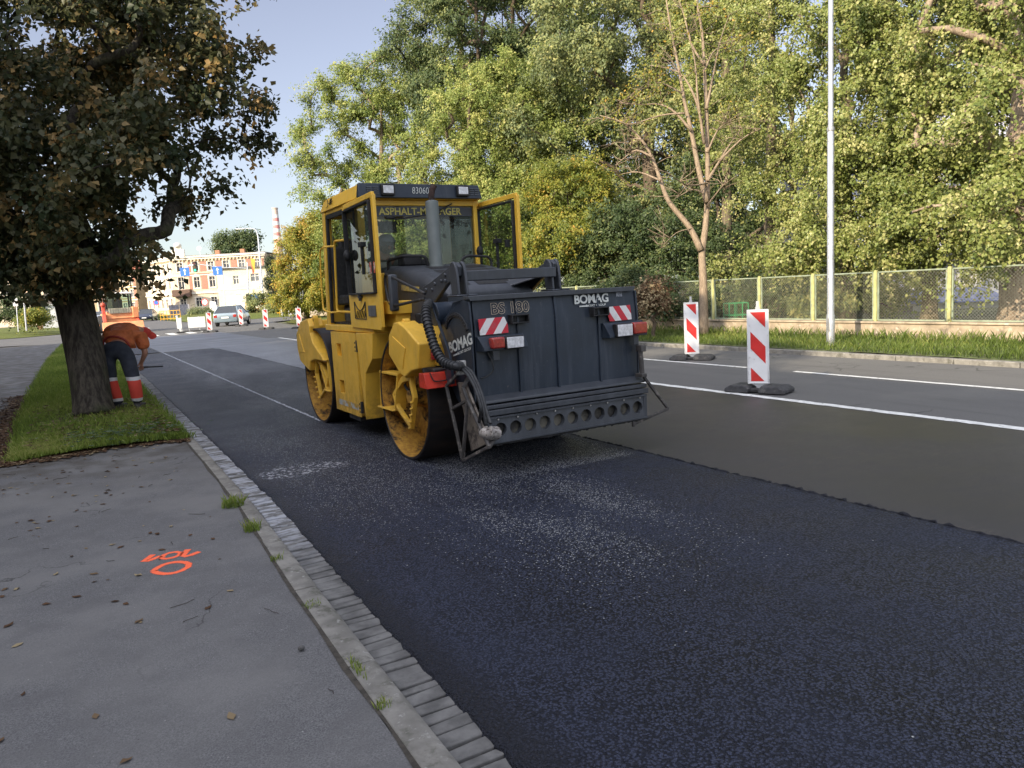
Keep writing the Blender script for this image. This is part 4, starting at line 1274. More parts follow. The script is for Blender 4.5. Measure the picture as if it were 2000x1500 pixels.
def logo(mb, O, U, Vv, h):
    """blocky maker's lettering with a bar and a small line of text under it"""
    U, Vv, O = V3(U).normalized(), V3(Vv).normalized(), V3(O)
    put_text(mb, 'BOMAG', h * 1.38, O + Vv * (h * .5), U, Vv, lift=.002, font_off=h * .045, sx=1.02, spacing=.98)
    w = h * 2.35
    put_text(mb, 'FAYAT GROUP', h * .36, O + U * (w * .24) - Vv * (h * .25), U, Vv, lift=.002, font_off=.0006, sx=1.2)
    N = U.cross(Vv) * .002
    a = O - U * (w * .76) - Vv * (h * .33) + N; b = a + U * (w * .55)
    mb.quad(a, b, b + Vv * (h * .15), a + Vv * (h * .15))


mb = MB(); logo(mb, (4.10, YF - .0, 1.416), (1, 0, 0), (0, .05, 1), .078); part('maker_lettering', mb, WHT, bin_, sharp=0, recalc=False)
mb = MB(); logo(mb, (XB0 - .019, 5.79, 1.10), (0, -.97, .22), (0, .2, 1), .095); part('maker_lettering', mb, WHT, sp, sharp=0, recalc=False)
mb = MB(); put_text(mb, 'BS 180', .128, (3.24, YF - .0, 1.425), (1, 0, 0), (0, .06, 1), sx=1.06, lift=.006, outline=.0019, font_off=.003); part('model_lettering', mb, CREAM, bin_, sharp=0)
mb = MB(); mb.quad((4.39, YF + .012, 1.46), (4.46, YF + .012, 1.46), (4.46, YF + .016, 1.512), (4.39, YF + .016, 1.512)); part('bin_sticker', mb, pm('pale_sticker', (.35, .37, .42), .5, dirt=((.1, .11, .13), 60, .5, .56)), bin_, recalc=False)
for q, m in (([(2.916, 1.354), (3.165, 1.357), (3.195, 1.29), (3.198, 1.222), (2.927, 1.219)], CHL), ([(4.245, 1.374), (4.515, 1.377), (4.53, 1.243), (4.275, 1.24), (4.255, 1.30)], CHR)):
    mb = MB(); mb.prism([(a, YF - .03, b) for a, b in q], (0, .008, 0)); part('chevron_plate', mb, m, bin_)
for xa, xb, za, zb in ((3.217, 3.391, 1.293, 1.37), (4.07, 4.245, 1.30, 1.38)):
    mb = MB(); w = .012; y0 = YF - .07
    mb.bx(xa, xb, y0, YF + .01, zb - w, zb); mb.bx(xa, xb, y0, YF + .01, za, za + w); mb.bx(xa, xa + w, y0, YF + .01, za + w, zb - w); mb.bx(xb - w, xb, y0, YF + .01, za + w, zb - w)
    mb.bx(xa + w, xb - w, YF - .012, YF - .004, za + w, zb - w)
    part('fork_pocket', mb, BLK, bin_, bevel=.003)
for xa, xb, za, zb, rx_, wx_ in ((2.895, 3.335, 1.085, 1.208, (2.985, 3.11), (3.126, 3.288)), (4.195, 4.65, 1.09, 1.228, (4.48, 4.64), (4.29, 4.46))):
    mb = MB()
    mb.add([(xa, YF - .035, zb), (xb, YF - .035, zb), (xb + .015, YF - .085, za + .03), (xa + .03, YF - .085, za + .03), (xa, YF, zb), (xb, YF, zb), (xb, YF, za), (xa, YF, za), (xb + .015, YF - .085, za), (xa + .03, YF - .085, za)],
           [(0, 1, 2, 3), (0, 4, 5, 1), (3, 2, 8, 9), (9, 8, 6, 7), (0, 3, 9, 7, 4), (1, 5, 6, 8, 2)])
    br = part('light_bracket', mb, GREY, bevel=.004)
    mb = MB(); mb.bx(rx_[0], rx_[1], YF - .125, YF - .05, za + .018, zb - .012); part('tail_light', mb, RLENS, br, bevel=.014, seg=3)
    mb = MB(); mb.bx(wx_[0] - .008, wx_[1] + .008, YF - .118, YF - .05, za + .004, zb - .012); rl = part('reversing_light', mb, BLK, br, bevel=.01)
    mb = MB(); mb.bx(wx_[0], wx_[1], YF - .128, YF - .1185, za + .012, zb - .02); part('lens', mb, WLENS, br, bevel=.004)
    mb = MB(); q0 = rx_[0] + .03; mb.obox((q0 + .03, YF - .07, za - .04), (.06, .008, .09)); part('bracket_tab', mb, GREY2, br, bevel=.006)
mb = MB(); mb.tube(fillet_path([(2.99, YF - .02, 1.08), (3.01, YF - .05, 1.0), (3.03, YF - .05, .92), (2.97, YF - .03, .87), (2.92, YF - .01, .86)], .05), .006, 6); part('light_cable', mb, HOSE, bin_)
# lower ledge, rails, gate with holes
mb = MB()
mb.prof([(5.62, .70), (5.60, .705), (5.525, .668), (5.52, .645), (5.6, .64)], 'x', XB0 + .01, XB1 + .01)
mb.bx(XB0 + .02, XB1 + .01, 5.50, 5.60, .60, .632); mb.bx(XB0 + .02, XB1 + .015, 5.485, 5.55, .545, .592)
mb.bx(XB0 + .05, XB1 - .02, 5.53, 5.9, .5, .55)
part('bin_ledge', mb, GREY2, bin_, bevel=.005)
mb = MB()
yp, zc, hw, hh, rr = 5.48, .425, .0735, .10, .057
for k in range(11):
    cx = 3.02 + k * .147
    N_ = 24; cpts, rpts = [], []
    for i in range(N_):
        a = 2 * math.pi * i / N_ + math.pi / 4
        c_, s_ = math.cos(a), math.sin(a); m_ = max(abs(c_), abs(s_))
        cpts.append((cx + rr * c_, zc + rr * s_)); rpts.append((cx + hw * c_ / m_, zc + hh * s_ / m_))
    sl_ = lambda z: yp + (z - zc) * .06
    vs = [(x, sl_(z), z) for x, z in rpts] + [(x, sl_(z), z) for x, z in cpts] + [(x, sl_(z) + .05, z) for x, z in cpts]
    fs = []
    for i in range(N_):
        j = (i + 1) % N_; fs += [(i, j, N_ + j, N_ + i), (N_ + i, N_ + j, 2 * N_ + j, 2 * N_ + i)]
    mb.add(vs, fs)
mb.bx(2.90, 3.02 - hw, yp - .003, yp + .05, zc - hh, zc + hh); mb.bx(3.02 + 10 * .147 + hw, 4.60, yp - .003, yp + .05, zc - hh, zc + hh)
mb.bx(2.9, 4.6, yp - .012, yp + .06, zc - hh - .012, zc - hh + .002); mb.bx(2.9, 4.6, yp - .008, yp + .06, zc + hh - .002, zc + hh + .012)
gate = part('spreading_gate', mb, GREY2, sharp=40)
mb = MB(); mb.bx(2.92, 4.58, yp + .06, yp + .30, .335, .52); part('gate_backing', mb, pm('gate_dark', (.03, .028, .026), .8, var=.5, vs=3, dirt=((.16, .15, .12), 1.3, .5, .65)), gate)
mb = MB(); r = random.Random(2)
for k in range(60):
    x = 2.92 + k * .028; mb.bx(x, x + .026, yp + .01, yp + .014, .285 + r.uniform(0, .012), .325)
part('rubber_fringe', mb, BLK, gate)
for k in range(9): mb = MB(); mb.cyl((3.0 + k * .19, yp - .006, .512), (3.0 + k * .19, yp + .01, .512), .008, n=6); part('bolt', mb, STEEL, gate)
# side frames, hoses, motor
mb = MB()
mb.prof([(6.34, 1.535), (6.24, 1.535), (5.91, 1.057), (5.88, .80), (5.99, .78), (6.01, 1.18), (6.19, 1.41)], 'x', 2.79, 2.815)
mb.cyl((2.80, 6.2, 1.40), (4.55, 6.2, 1.40), .105, n=28)
part('spreader_frame', mb, GREY, bevel=.004)
F = dict(f1=(5.92, .785), f2=(5.82, .60), f4=(5.69, .165), f5=(5.2, .36), f6=(5.53, .70), f7=(5.60, .80))
mb = MB()
for a, b in (('f1', 'f4'), ('f4', 'f5'), ('f6', 'f5'), ('f6', 'f2'), ('f6', 'f4'), ('f7', 'f6')):
    mb.bar((2.75, *F[a]), (2.75, *F[b]), .026, .026, (1, 0, 0))
mb.bar((2.75, *F['f7']), (2.86, 5.62, .93), .028, .028); mb.bar((2.75, *F['f1']), (2.82, 5.7, .95), .028, .028); mb.bar((2.75, *F['f5']), (2.93, 5.4, .40), .03, .03)
part('side_guard', mb, DUSTT, bevel=.005)
mb = MB(); mb.prof([(5.80, .82), (5.66, .83), (5.30, .37), (5.62, .25)], 'x', 2.80, 2.82); part('side_flap', mb, DIRTY, bevel=.003)
mb = MB()
q = [(4.56, 5.5, .97), (4.575, 5.5, .72), (4.88, 5.5, .36), (4.45, 5.5, .27)]
mb.cyl(q[0], q[1], .024, n=10); mb.bar(q[1], q[2], .026, .026, (0, 1, 0)); mb.bar(q[2], q[3], .026, .026, (0, 1, 0)); mb.bx(4.54, 4.6, 5.46, 5.54, .94, 1.0); mb.bx(4.54, 4.6, 5.46, 5.56, .70, .735)
mb.cyl((4.45, 5.5, .245), (4.45, 5.5, .30), .018, n=8)
part('side_guard', mb, DUSTT, bevel=.005)
mb = MB()
main = fillet_path([(2.79, 6.26, 1.50), (2.66, 6.04, 1.46), (2.62, 5.95, 1.36), (2.615, 5.88, 1.25), (2.615, 5.82, 1.14), (2.63, 5.70, 1.01), (2.68, 5.55, .985), (2.75, 5.60, .98)], .12, 6)
mb.tube(main, .033, 12)
L = 0; last = main[0]
for a, b in zip(main, main[1:]):
    d = (b - a).length
    while L < d:
        p = a + (b - a) * (L / d); t = (b - a).normalized(); mb.lathe(p - t * .01, t, [(.033, 0), (.043, .005), (.043, .015), (.033, .02)], 12, False, False); L += .034
    L -= d
hs = part('corrugated_hose', mb, HOSE, sharp=40)
mb = MB()
for k, (dx, ex_) in enumerate(((-.02, (5.38, .51)), (0, (5.25, .535)), (.02, (5.17, .55)))):
    mb.tube(fillet_path([(2.745 + dx, 5.62, .98), (2.76 + dx, 5.48, .925 + .01 * k), (2.765 + dx, 5.37, .82), (2.76 + dx, 5.31, .74), (2.76 + dx, 5.27, .65), (2.76, *ex_)], .1, 5), .014, 8)
part('hydraulic_hose', mb, HOSE, hs)
mb = MB(); mb.obox((2.745, 5.60, .965), (.09, .035, .12)); part('hose_clamp', mb, STEEL, hs, bevel=.01)
mb = MB(); mb.cyl((2.76, 5.26, .455), (2.88, 5.30, .44), .055, n=16); mb.sph((2.77, 5.26, .46), (.06, .07, .05), 14, 10)
for e in ((5.36, .50), (5.25, .52), (5.17, .53)): mb.cyl((2.76, *e), (2.76, e[0] - .01, e[1] - .07), .014, n=8)
part('spreader_motor', mb, pm('pale_motor', (.33, .3, .27), .6, var=.3, vs=20, dirt=((.08, .06, .05), 30, .5, .62)), sharp=40)

# ------------------------------------------------------------------ vegetation
CAMP = V3((0, 0, 1.6))


def at(u, v, d):
    """point that the photograph shows at (u, v) when it lies d metres in front of the camera"""
    return CAMP + (CX * ((u - 1000) / 1480.) - CU * ((v - 750) / 1480.) + CF) * d


def mat_bark(name, c0, c1, moss=None, sc=9, bump=.9):
    t = NT(name)
    n = t.noise(sc, 6, .7, stretch=(2.4, 2.4, .45)); f = t.noise(sc * 5, 5, .7, stretch=(1.5, 1.5, .5)); b = t.noise(1.6, 4)
    c = t.mix(t.ramp(n, .35, .65), c0, c1)
    c = t.mix(t.math('MULTIPLY', t.ramp(f, .55, .7), .6), c, [x * .35 for x in c0])
    if moss: c = t.mix(t.math('MULTIPLY', t.ramp(b, .5, .68), .6), c, moss)
    return t.fin(c, .92, t.bump(t.math('ADD', n, t.math('MULTIPLY', f, .4)), bump, .03), 0, .2)


BARK_L = mat_bark('linden_bark', (.03, .026, .022), (.1, .088, .07), (.06, .075, .03), sc=7, bump=1.)
BARK_D = mat_bark('pale_bark', (.22, .165, .115), (.35, .27, .19))
BARK_P = mat_bark('poplar_bark', (.2, .15, .11), (.38, .3, .22), sc=5)
BARK_Q = mat_bark('shoot_bark', (.09, .075, .05), (.2, .16, .11), sc=7)
BARK_G = mat_bark('grey_bark', (.07, .055, .04), (.16, .12, .085))


def skeleton(base, top, att, r0, seed, min_r=.008, sides=7, wig=.06, block=3, expo=.48):
    """grow a branching skeleton from the trunk to every attractor; returns tube geometry"""
    g = np.random.default_rng(seed)
    nodes = [np.array(base, float)]; par = [-1]
    nt = 9
    for i in range(1, nt + 1):
        f = i / nt
        p = np.array(base) * (1 - f) + np.array(top) * f
        p[:2] += g.normal(0, wig * (f * (1 - f)) * 4, 2)
        nodes.append(p); par.append(len(nodes) - 2)
    att = np.array(att, float)
    b0 = np.array(base, float)
    order = np.argsort(np.linalg.norm(att - np.array(top) * .4 - b0 * .6, axis=1))
    tips = []
    for k in order:
        a = att[k]; N = np.array(nodes)
        d = np.linalg.norm(N - a, axis=1) + np.maximum(0, N[:, 2] - a[2] + .1) * 1.5
        d[:block] += 3 if block == 3 else 60
        j = int(np.argmin(d)); s = nodes[j]; L = np.linalg.norm(a - s); m = max(2, min(6, int(L / .45)))
        up = np.array([0, 0, .18 * L])
        prev = j
        for i in range(1, m + 1):
            f = i / m
            p = s * (1 - f) + a * f + up * (f * (1 - f)) * 2 + g.normal(0, .035 * L * (1 - f) + .01, 3)
            nodes.append(p); par.append(prev); prev = len(nodes) - 1
        tips.append(prev)
    n = len(nodes); w = np.ones(n) * .35
    for i in range(n - 1, 0, -1): w[par[i]] += w[i]
    rad = np.maximum(min_r, r0 * (w / w[0]) ** expo)
    return np.array(nodes), np.array(par), rad, tips


def tubes_from(nodes, par, rad, sides=7, flare=0., seed=0):
    g = np.random.default_rng(seed)
    mb = MB(); n = len(nodes)
    ch = [[] for _ in range(n)]
    for i in range(1, n): ch[par[i]].append(i)
    done = set()

    def chain(start, first):
        path = [start, first]; c = first
        while ch[c]:
            nx = max(ch[c], key=lambda q: rad[q]); path.append(nx); c = nx
        return path
    stack = [0]
    seen = np.zeros(n, bool); starts = [(0, max(ch[0], key=lambda q: rad[q]))]
    for i in range(n):
        if ch[i]:
            b = max(ch[i], key=lambda q: rad[q])
            for c in ch[i]:
                if c != b or (i == 0 and False): starts.append((i, c))
    for s, f in starts:
        pth = chain(s, f)
        rr = [rad[q] for q in pth]
        if s != 0: rr[0] = min(rad[s], rr[1] * 1.15)
        P = [nodes[q] for q in pth]
        sd = sides if rr[0] > .06 else (5 if rr[0] > .02 else 3)
        if s == 0 and flare:
            P = [P[0], P[0] * .8 + P[1] * .2, P[0] * .5 + P[1] * .5] + P[1:]; rr = [rr[0] * (1 + flare), rr[0] * (1 + flare * .35), rr[0] * 1.02] + rr[1:]
            sd = 16
        mb.tube(P, rr, sd)
    return mb


def leaves(name, C, W, nleaf, sig, size, mat, parent, seed, droop=.25, tint_base=.5, tint_clump=.2, tint_leaf=.14, aspect=.62, tcol=None, org=None, hang=0., zlight=None, twigs=9, loose=.16, zcut=None):
    """leaf mesh: nleaf small folded leaves along fine sprays that leave every branch node in C (weights W); sig = spray length"""
    g = np.random.default_rng(seed)
    C = np.asarray(C); k = g.choice(len(C), nleaf, p=W / W.sum())
    mid = C.mean(0)
    dirs = g.normal(0, 1, (len(C), twigs, 3)); ow = C - mid; ow /= np.linalg.norm(ow, axis=1, keepdims=True) + 1e-6
    dirs += ow[:, None, :] * .9; dirs[:, :, 2] *= .8; dirs /= np.linalg.norm(dirs, axis=2, keepdims=True)
    Ls = sig * g.uniform(.7, 2.1, (len(C), twigs)) * (1 + .9 * (g.random((len(C), twigs)) > .86))
    j = g.integers(0, twigs, nleaf); d = dirs[k, j]; L_ = Ls[k, j][:, None]; tt = g.random((nleaf, 1)) ** .75
    off = d * L_ * tt; off[:, 2] -= (droop * L_ * tt ** 2)[:, 0] * .8
    jit = g.normal(0, 1, (nleaf, 3)); off += jit * (size * .55 + loose * sig * (1.1 - tt))
    p = C[k] + off
    p[:, 2] -= hang * np.abs(g.normal(0, 1, nleaf))
    if zcut: p[:, 2] = np.maximum(p[:, 2], zcut + .25 * g.random(nleaf) ** 2 + .0 * p[:, 2])
    out = off / (np.linalg.norm(off, axis=1, keepdims=True) + 1e-6)
    nrm = out * .45 + np.array([-.42, -.22, .5]) + g.normal(0, .55, (nleaf, 3)); nrm /= np.linalg.norm(nrm, axis=1, keepdims=True)
    ax = d + g.normal(0, .7, (nleaf, 3)) + np.array([0, 0, -droop * 2]); ax -= nrm * np.sum(ax * nrm, 1, keepdims=True); ax /= np.linalg.norm(ax, axis=1, keepdims=True) + 1e-6
    sd = np.cross(nrm, ax)
    L = size * g.uniform(.5, 1.3, (nleaf, 1)); Wd = L * aspect * g.uniform(.8, 1.15, (nleaf, 1))
    V = np.zeros((nleaf, 4, 3), np.float32)
    V[:, 0] = p - ax * L * .5
    V[:, 1] = p + sd * Wd * .5 - ax * L * .1 + nrm * L * .12
    V[:, 2] = p + ax * L * .5 - nrm * L * .05
    V[:, 3] = p - sd * Wd * .5 - ax * L * .1 + nrm * L * .12
    ct = g.normal(0, tint_clump * .8, len(C)); ct2 = g.normal(0, tint_clump * .8, (len(C), twigs))
    T = tint_base + ct[k] + ct2[k, j] + g.normal(0, tint_leaf, nleaf)
    if zlight: T += zlight(p)
    T = np.repeat(np.clip(T, 0, 1), 4)
    o = V3(org) if org is not None else V3((0, 0, 0))
    V = V.reshape(-1, 3) - np.array(o, np.float32)
    Lp = (np.arange(nleaf)[:, None] * 4 + np.array([0, 1, 2, 0, 2, 3])[None]).ravel()
    return raw_mesh(name, V, Lp, 3, mat, parent=parent, attrs={'tint': T})


def fill(ell, n, seed, shell=.55):
    """n points spread through a union of ellipsoids, denser toward the outside"""
    g = np.random.default_rng(seed); E = np.array([[*c, *r] for c, r in ell], float)
    w = E[:, 3] * E[:, 4] * E[:, 5]; k = g.choice(len(E), n, p=w / w.sum())
    d = g.normal(0, 1, (n, 3)); d /= np.linalg.norm(d, axis=1, keepdims=True)
    r = (shell ** 3 + (1 - shell ** 3) * g.random((n, 1))) ** (1 / 3)
    return E[k, :3] + d * r * E[k, 3:]


def tree(name, label, base, top, ell, r0, natt, nleaf, sig, size, lmat, bark, seed, group=None, cat='tree', shell=.5, flare=.5, zmin=.4, **kw):
    base = V3(base)
    root = empty(name, base, label, cat, group)
    A = fill(ell, natt, seed, shell); A[:, 2] = np.maximum(A[:, 2], base.z + zmin)
    nd, pr, rd, tips = skeleton(tuple(base), top, A, r0, seed)
    mb = tubes_from(nd, pr, rd, flare=flare)
    tr = _build(mb, 'trunk', bark, None, org=base, sharp=180); tr.parent = root; tr.location = (0, 0, 0)
    # leaf clusters sit on the outer halves of the branches
    g = np.random.default_rng(seed + 1)
    leafy = np.where(rd < np.quantile(rd, .82))[0]
    C = nd[leafy]
    W_ = np.ones(len(C)); W_[np.isin(leafy, tips)] = 2.2
    leaves('crown', C, W_, nleaf, sig, size, lmat, root, seed + 2, org=base, **kw)
    return root


LF_LIND = mat_leafy('linden_leaf', (.042, .062, .028), (.12, .118, .052), (.45, .29, .11), trans=.5, rough=.45)
LF_POP = mat_leafy('poplar_leaf', (.085, .13, .03), (.255, .29, .08), (.5, .47, .2), trans=.35, rough=.4)
LF_DARK = mat_leafy('dark_leaf', (.03, .055, .018), (.085, .12, .04), (.2, .22, .07), trans=.3, rough=.5)
LF_ASH = mat_leafy('ash_leaf', (.09, .14, .03), (.25, .3, .07), (.45, .44, .14), trans=.38, rough=.5)
LF_GREY = mat_leafy('grey_green_leaf', (.065, .095, .04), (.21, .24, .085), (.4, .37, .13), trans=.3, rough=.5)
LF_YEL = mat_leafy('turning_leaf', (.09, .13, .02), (.3, .3, .045), (.52, .32, .06), trans=.4, rough=.5)
LF_CON = mat_leafy('needle_spray', (.012, .024, .012), (.04, .06, .025), (.08, .1, .04), trans=.15, rough=.6)


def E_(u, v, d, ru, rv, rd):
    """ellipsoid seen at (u, v), d metres away, with radii in photo pixels (ru, rv) and metres (rd)"""
    p = at(u, v, d); s = d / 1480.
    return ((p.x, p.y, p.z), (ru * s * .86 + rd * .3, ru * s * .5 + rd * .86, rv * s))


# the leaning linden on the left verge
b = at(186, 820, 11.1); b.z = .05
m1, m2 = at(169, 700, 11.15), at(146, 600, 11.2)
ell = [E_(90, 120, 11.3, 230, 170, 2.0), E_(290, 100, 11.4, 140, 150, 1.8), E_(395, 190, 11.5, 68, 105, 1.1), E_(470, 262, 11.5, 58, 18, .4), E_(240, 330, 11.2, 135, 120, 1.8), E_(30, 380, 11.0, 150, 150, 1.8),
       E_(120, 490, 11.0, 140, 70, 1.3), E_(275, 545, 11.2, 38, 36, .5), E_(330, 395, 11.3, 60, 34, .6), E_(-150, 250, 11.2, 180, 260, 2.2), E_(200, -150, 11.4, 260, 170, 2.2), E_(30, 540, 10.8, 70, 40, .8), E_(205, 520, 11.1, 80, 40, .8), E_(230, 430, 10.2, 150, 100, .6), E_(120, 530, 10.4, 130, 45, .5), E_(60, 300, 9.8, 160, 170, .7), E_(280, 250, 9.9, 130, 120, .6), E_(60, 560, 10.3, 110, 34, .4), E_(20, 520, 10.1, 90, 50, .4), E_(170, 545, 10.4, 70, 34, .3), E_(215, 480, 10.3, 110, 70, .5), E_(240, 545, 10.6, 60, 34, .3), E_(90, 470, 10.0, 130, 90, .5), E_(320, 480, 10.8, 60, 40, .4)]
root = empty('linden_tree', b, 'leaning dark trunked tree with a dense shaded crown on the left verge', 'tree')
A = fill(ell, 620, 3, .3); A = A[(A[:, 2] > 1.8) & ((A[:, 0] > b.x - .8) | (A[:, 2] > 2.55))]
nd, pr, rd, tips = skeleton((b.x, b.y, b.z), tuple(at(105, 330, 11.3)), A, .265, 3, min_r=.006, block=7, expo=.62)
for i in range(1, 10):                                              # follow the bend of the real trunk
    z = nd[i][2]
    px = np.interp(z, [b.z, m1.z, m2.z, 3.7], [b.x, m1.x, m2.x, at(105, 330, 11.3).x]); nd[i][0] = px; nd[i][1] = np.interp(z, [b.z, m2.z, 3.7], [b.y, m2.y, at(105, 330, 11.3).y])
for i in range(9): rd[i] = max(rd[i], .238 - .006 * i if i < 5 else .2 - .022 * (i - 5))
tr = _build(tubes_from(nd, pr, rd, 12, .28), 'trunk', BARK_L, None, org=b, sharp=180); tr.parent = root; tr.location = (0, 0, 0)
sb = tr.modifiers.new('sub', 'SUBSURF'); sb.levels = 0; sb.render_levels = 1
lo = np.where(rd < np.quantile(rd, .9))[0]; C = nd[lo]; Wt = np.ones(len(C)) * .8; Wt[np.isin(lo, tips)] = 2.4
Wt[C[:, 2] < 1.75] *= .3
X2 = fill([E_(40, 522, 10.8, 110, 24, .4), E_(150, 528, 10.8, 70, 22, .3), E_(20, 470, 10.6, 100, 40, .5)], 60, 4, .1)     # drooping outer sprays
C = np.concatenate([C, X2]); Wt = np.concatenate([Wt, np.full(len(X2), 2.2)])
leaves('crown', C, Wt, 105000, .235, .095, LF_LIND, root, 8, org=b, droop=.35, zcut=1.72, tint_base=.42, tint_clump=.22, tint_leaf=.12, aspect=.8, twigs=7)

# row of trees across the road (nearest first)
PG, DG = 'tall leafy trees behind the mesh fence', 'large trees of the park beyond the fence'


def pop(u, d, label, seed, w=150, v0=-260, v1=500, n=105000, base_v=610, sig=.36, size=.074, r0=.17, mat=LF_POP, ext=(), tb=.56, natt=260, bark=BARK_Q):
    p = at(u, base_v, d); p.z = .12
    h = [E_(u + random.uniform(-20, 20), v1 - (v1 - v0) * f, d, w * (1 - .25 * abs(f - .45)), (v1 - v0) * .2, w * d / 1480 * .9) for f in (.08, .3, .52, .75, .95)]
    t = at(u, v0, d)
    return tree('poplar_tree', label, p, (t.x, t.y, t.z), h + list(ext) + [E_(u, v1 - (v1 - v0) * f, d - 1.3, w * .8, (v1 - v0) * .17, .5) for f in (.12, .35, .55)], r0, natt, n, sig, size, mat, bark, seed, PG, tint_base=tb, tint_clump=.14, aspect=.85, shell=.4, droop=.5, zmin=1.2)


random.seed(21)
pop(2010, 15.5, 'thick pale trunked tree at the right end of the fence', 41, w=190, v0=-300, v1=440, r0=.5, n=90000, bark=BARK_P, ext=[E_(1900, 470, 14.8, 80, 70, .6), E_(1960, 500, 14.6, 70, 60, .5)])
pop(1815, 18.5, 'leafy yellow green tree above the blue roofed shed', 42, w=130, v1=470, ext=[E_(1730, 490, 17.5, 60, 60, .6)])
pop(1655, 19.5, 'leafy yellow green tree directly behind the tall lamp post', 43, w=120, v1=500, n=105000, ext=[E_(1590, 480, 18.5, 60, 50, .6), E_(1700, 420, 18, 70, 70, .6)])
pop(1505, 22, 'loose yellow green tree with sky gaps right of the bare tree', 44, w=95, v1=500, n=45000, tb=.6, ext=[E_(1450, 520, 20.5, 50, 50, .5)], natt=120)
pop(1420, 27, 'pale leafy tree rising behind the bare forked tree', 45, w=110, v0=-300, v1=260, n=51000, size=.1, sig=.4, natt=130)


def big(name, u, d, label, seed, ell, n, size, sig, mat, r0=.3, tv=-100, bark=BARK_G, natt=240, tb=.5, tc=.18, shell=.5, **kw):
    p = at(u, 610, d); p.z = .1
    t = at(u, tv, d)
    return tree(name, label, p, (t.x, t.y, t.z), [E_(*e) for e in ell], r0, natt, n, sig, size, mat, bark, seed, DG, tint_base=tb, tint_clump=tc, shell=shell, zmin=1., **kw)


big('oak_tree', 1270, 33, 'dense grey green tree above the spreader bin', 51, [(1200, 60, 33, 150, 190, 3), (1330, 180, 33, 130, 170, 3), (1240, 330, 32, 140, 120, 3), (1130, 200, 33, 120, 130, 3), (1300, 430, 31, 110, 70, 2.5), (1300, -150, 33, 200, 150, 3)], 120000, .14, .62, LF_GREY, tb=.5)
big('chestnut_tree', 1350, 29, 'dark shaded tree standing low behind the fence left of the bare trunk', 52, [(1300, 480, 28, 110, 70, 2), (1180, 480, 28, 90, 80, 2), (1390, 400, 29, 70, 120, 2)], 86250, 0.101, 0.378, LF_DARK, r0=.28, tv=380, tb=.42)
big('maple_tree', 1080, 37, 'broad mid green tree right behind the open right cab door', 53, [(1070, 330, 36, 110, 150, 3), (1000, 250, 37, 110, 120, 3), (1130, 420, 35, 90, 100, 2.5), (1040, 470, 35, 80, 70, 2.5), (960, 380, 36, 90, 110, 2.5)], 123750, 0.113, 0.495, LF_ASH, tb=.48)
big('robinia_tree', 930, 40, 'tall dark tree towering over the roof of the cab', 54, [(860, 90, 41, 75, 110, 3), (930, 30, 41, 120, 130, 3.2), (1030, 60, 41, 110, 120, 3), (870, 220, 40, 65, 70, 2), (960, -140, 41, 190, 140, 3.5), (980, 150, 41, 80, 90, 3)], 117000, .15, .6, LF_DARK, tb=.62)
big('ash_tree', 915, 36, 'lighter feathery tree in front of the tall dark one', 55, [(930, 230, 35, 70, 100, 2.2), (870, 330, 35, 70, 80, 2), (980, 330, 35, 80, 90, 2), (920, 420, 34, 100, 60, 2), (1000, 170, 36, 70, 70, 2)], 86250, 0.105, 0.405, LF_ASH, tb=.6, r0=.25, tv=150)
big('hazel_bush', 1110, 29, 'bright yellow green bush tree just right of the cab door', 56, [(1110, 390, 28.5, 65, 75, 1.4), (1090, 480, 28, 70, 60, 1.4), (1150, 460, 28, 50, 60, 1.2)], 52500, 0.092, 0.306, LF_YEL, r0=.14, tv=350, tb=.36, cat='bush')
big('acacia_tree', 745, 50, 'airy tree with visible limbs behind the left of the cab roof', 57, [(700, 200, 50, 80, 60, 3), (640, 290, 50, 50, 60, 2.5), (760, 150, 50, 50, 50, 2.5), (640, 385, 49, 50, 26, 2), (720, 330, 50, 55, 50, 2.5), (800, 260, 50, 40, 90, 2.5), (770, 350, 49, 50, 50, 2), (595, 400, 48, 24, 14, 1)], 75000, 0.143, 0.558, LF_ASH, tb=.5, tv=160, natt=150, bark=BARK_D)
big('hornbeam_tree', 598, 56, 'rounded tree turning orange beside the chimney', 58, [(598, 520, 55, 42, 85, 2.2), (620, 470, 55, 36, 50, 2), (590, 575, 54, 40, 34, 2), (640, 560, 54, 30, 50, 2)], 78750, 0.143, 0.450, LF_YEL, r0=.2, tv=440, tb=.58, tc=.16)
big('lime_tree', 690, 54, 'green tree filling the gap behind the cab opening', 59, [(680, 500, 54, 60, 90, 2.5), (740, 470, 54, 60, 110, 2.5), (800, 480, 52, 60, 90, 2.5)], 75000, 0.151, 0.495, LF_ASH, tb=.45, tv=400)
big('plane_tree', 860, 48, 'green tree seen through the rear window of the cab', 60, [(850, 470, 47, 80, 100, 3), (920, 500, 46, 80, 80, 3)], 75000, 0.143, 0.495, LF_ASH, tb=.6, tv=380)


# second row, mostly showing as foliage between the crowns in front
bk = big('wood_tree', 1180, 50, 'tree of the second row behind the dense grey green tree', 80, [(1180, 100, 50, 160, 200, 5), (1180, -120, 50, 200, 160, 5), (1180, 350, 50, 140, 110, 4)], 75000, 0.168, 0.855, LF_ASH, tb=.45)
for u, d, lab in ((1400, 48, 'tree of the second row behind the bare forked tree'), (1760, 44, 'tree of the second row right of the lamp post'), (1950, 42, 'tree of the second row at the right edge'), (1000, 56, 'tree of the second row above the open right cab door')):
    c = copy_tree(bk); p = at(u, 610, d); c.location = (p.x, p.y, .1); c.rotation_euler = (0, 0, u * .01); c['label'] = lab

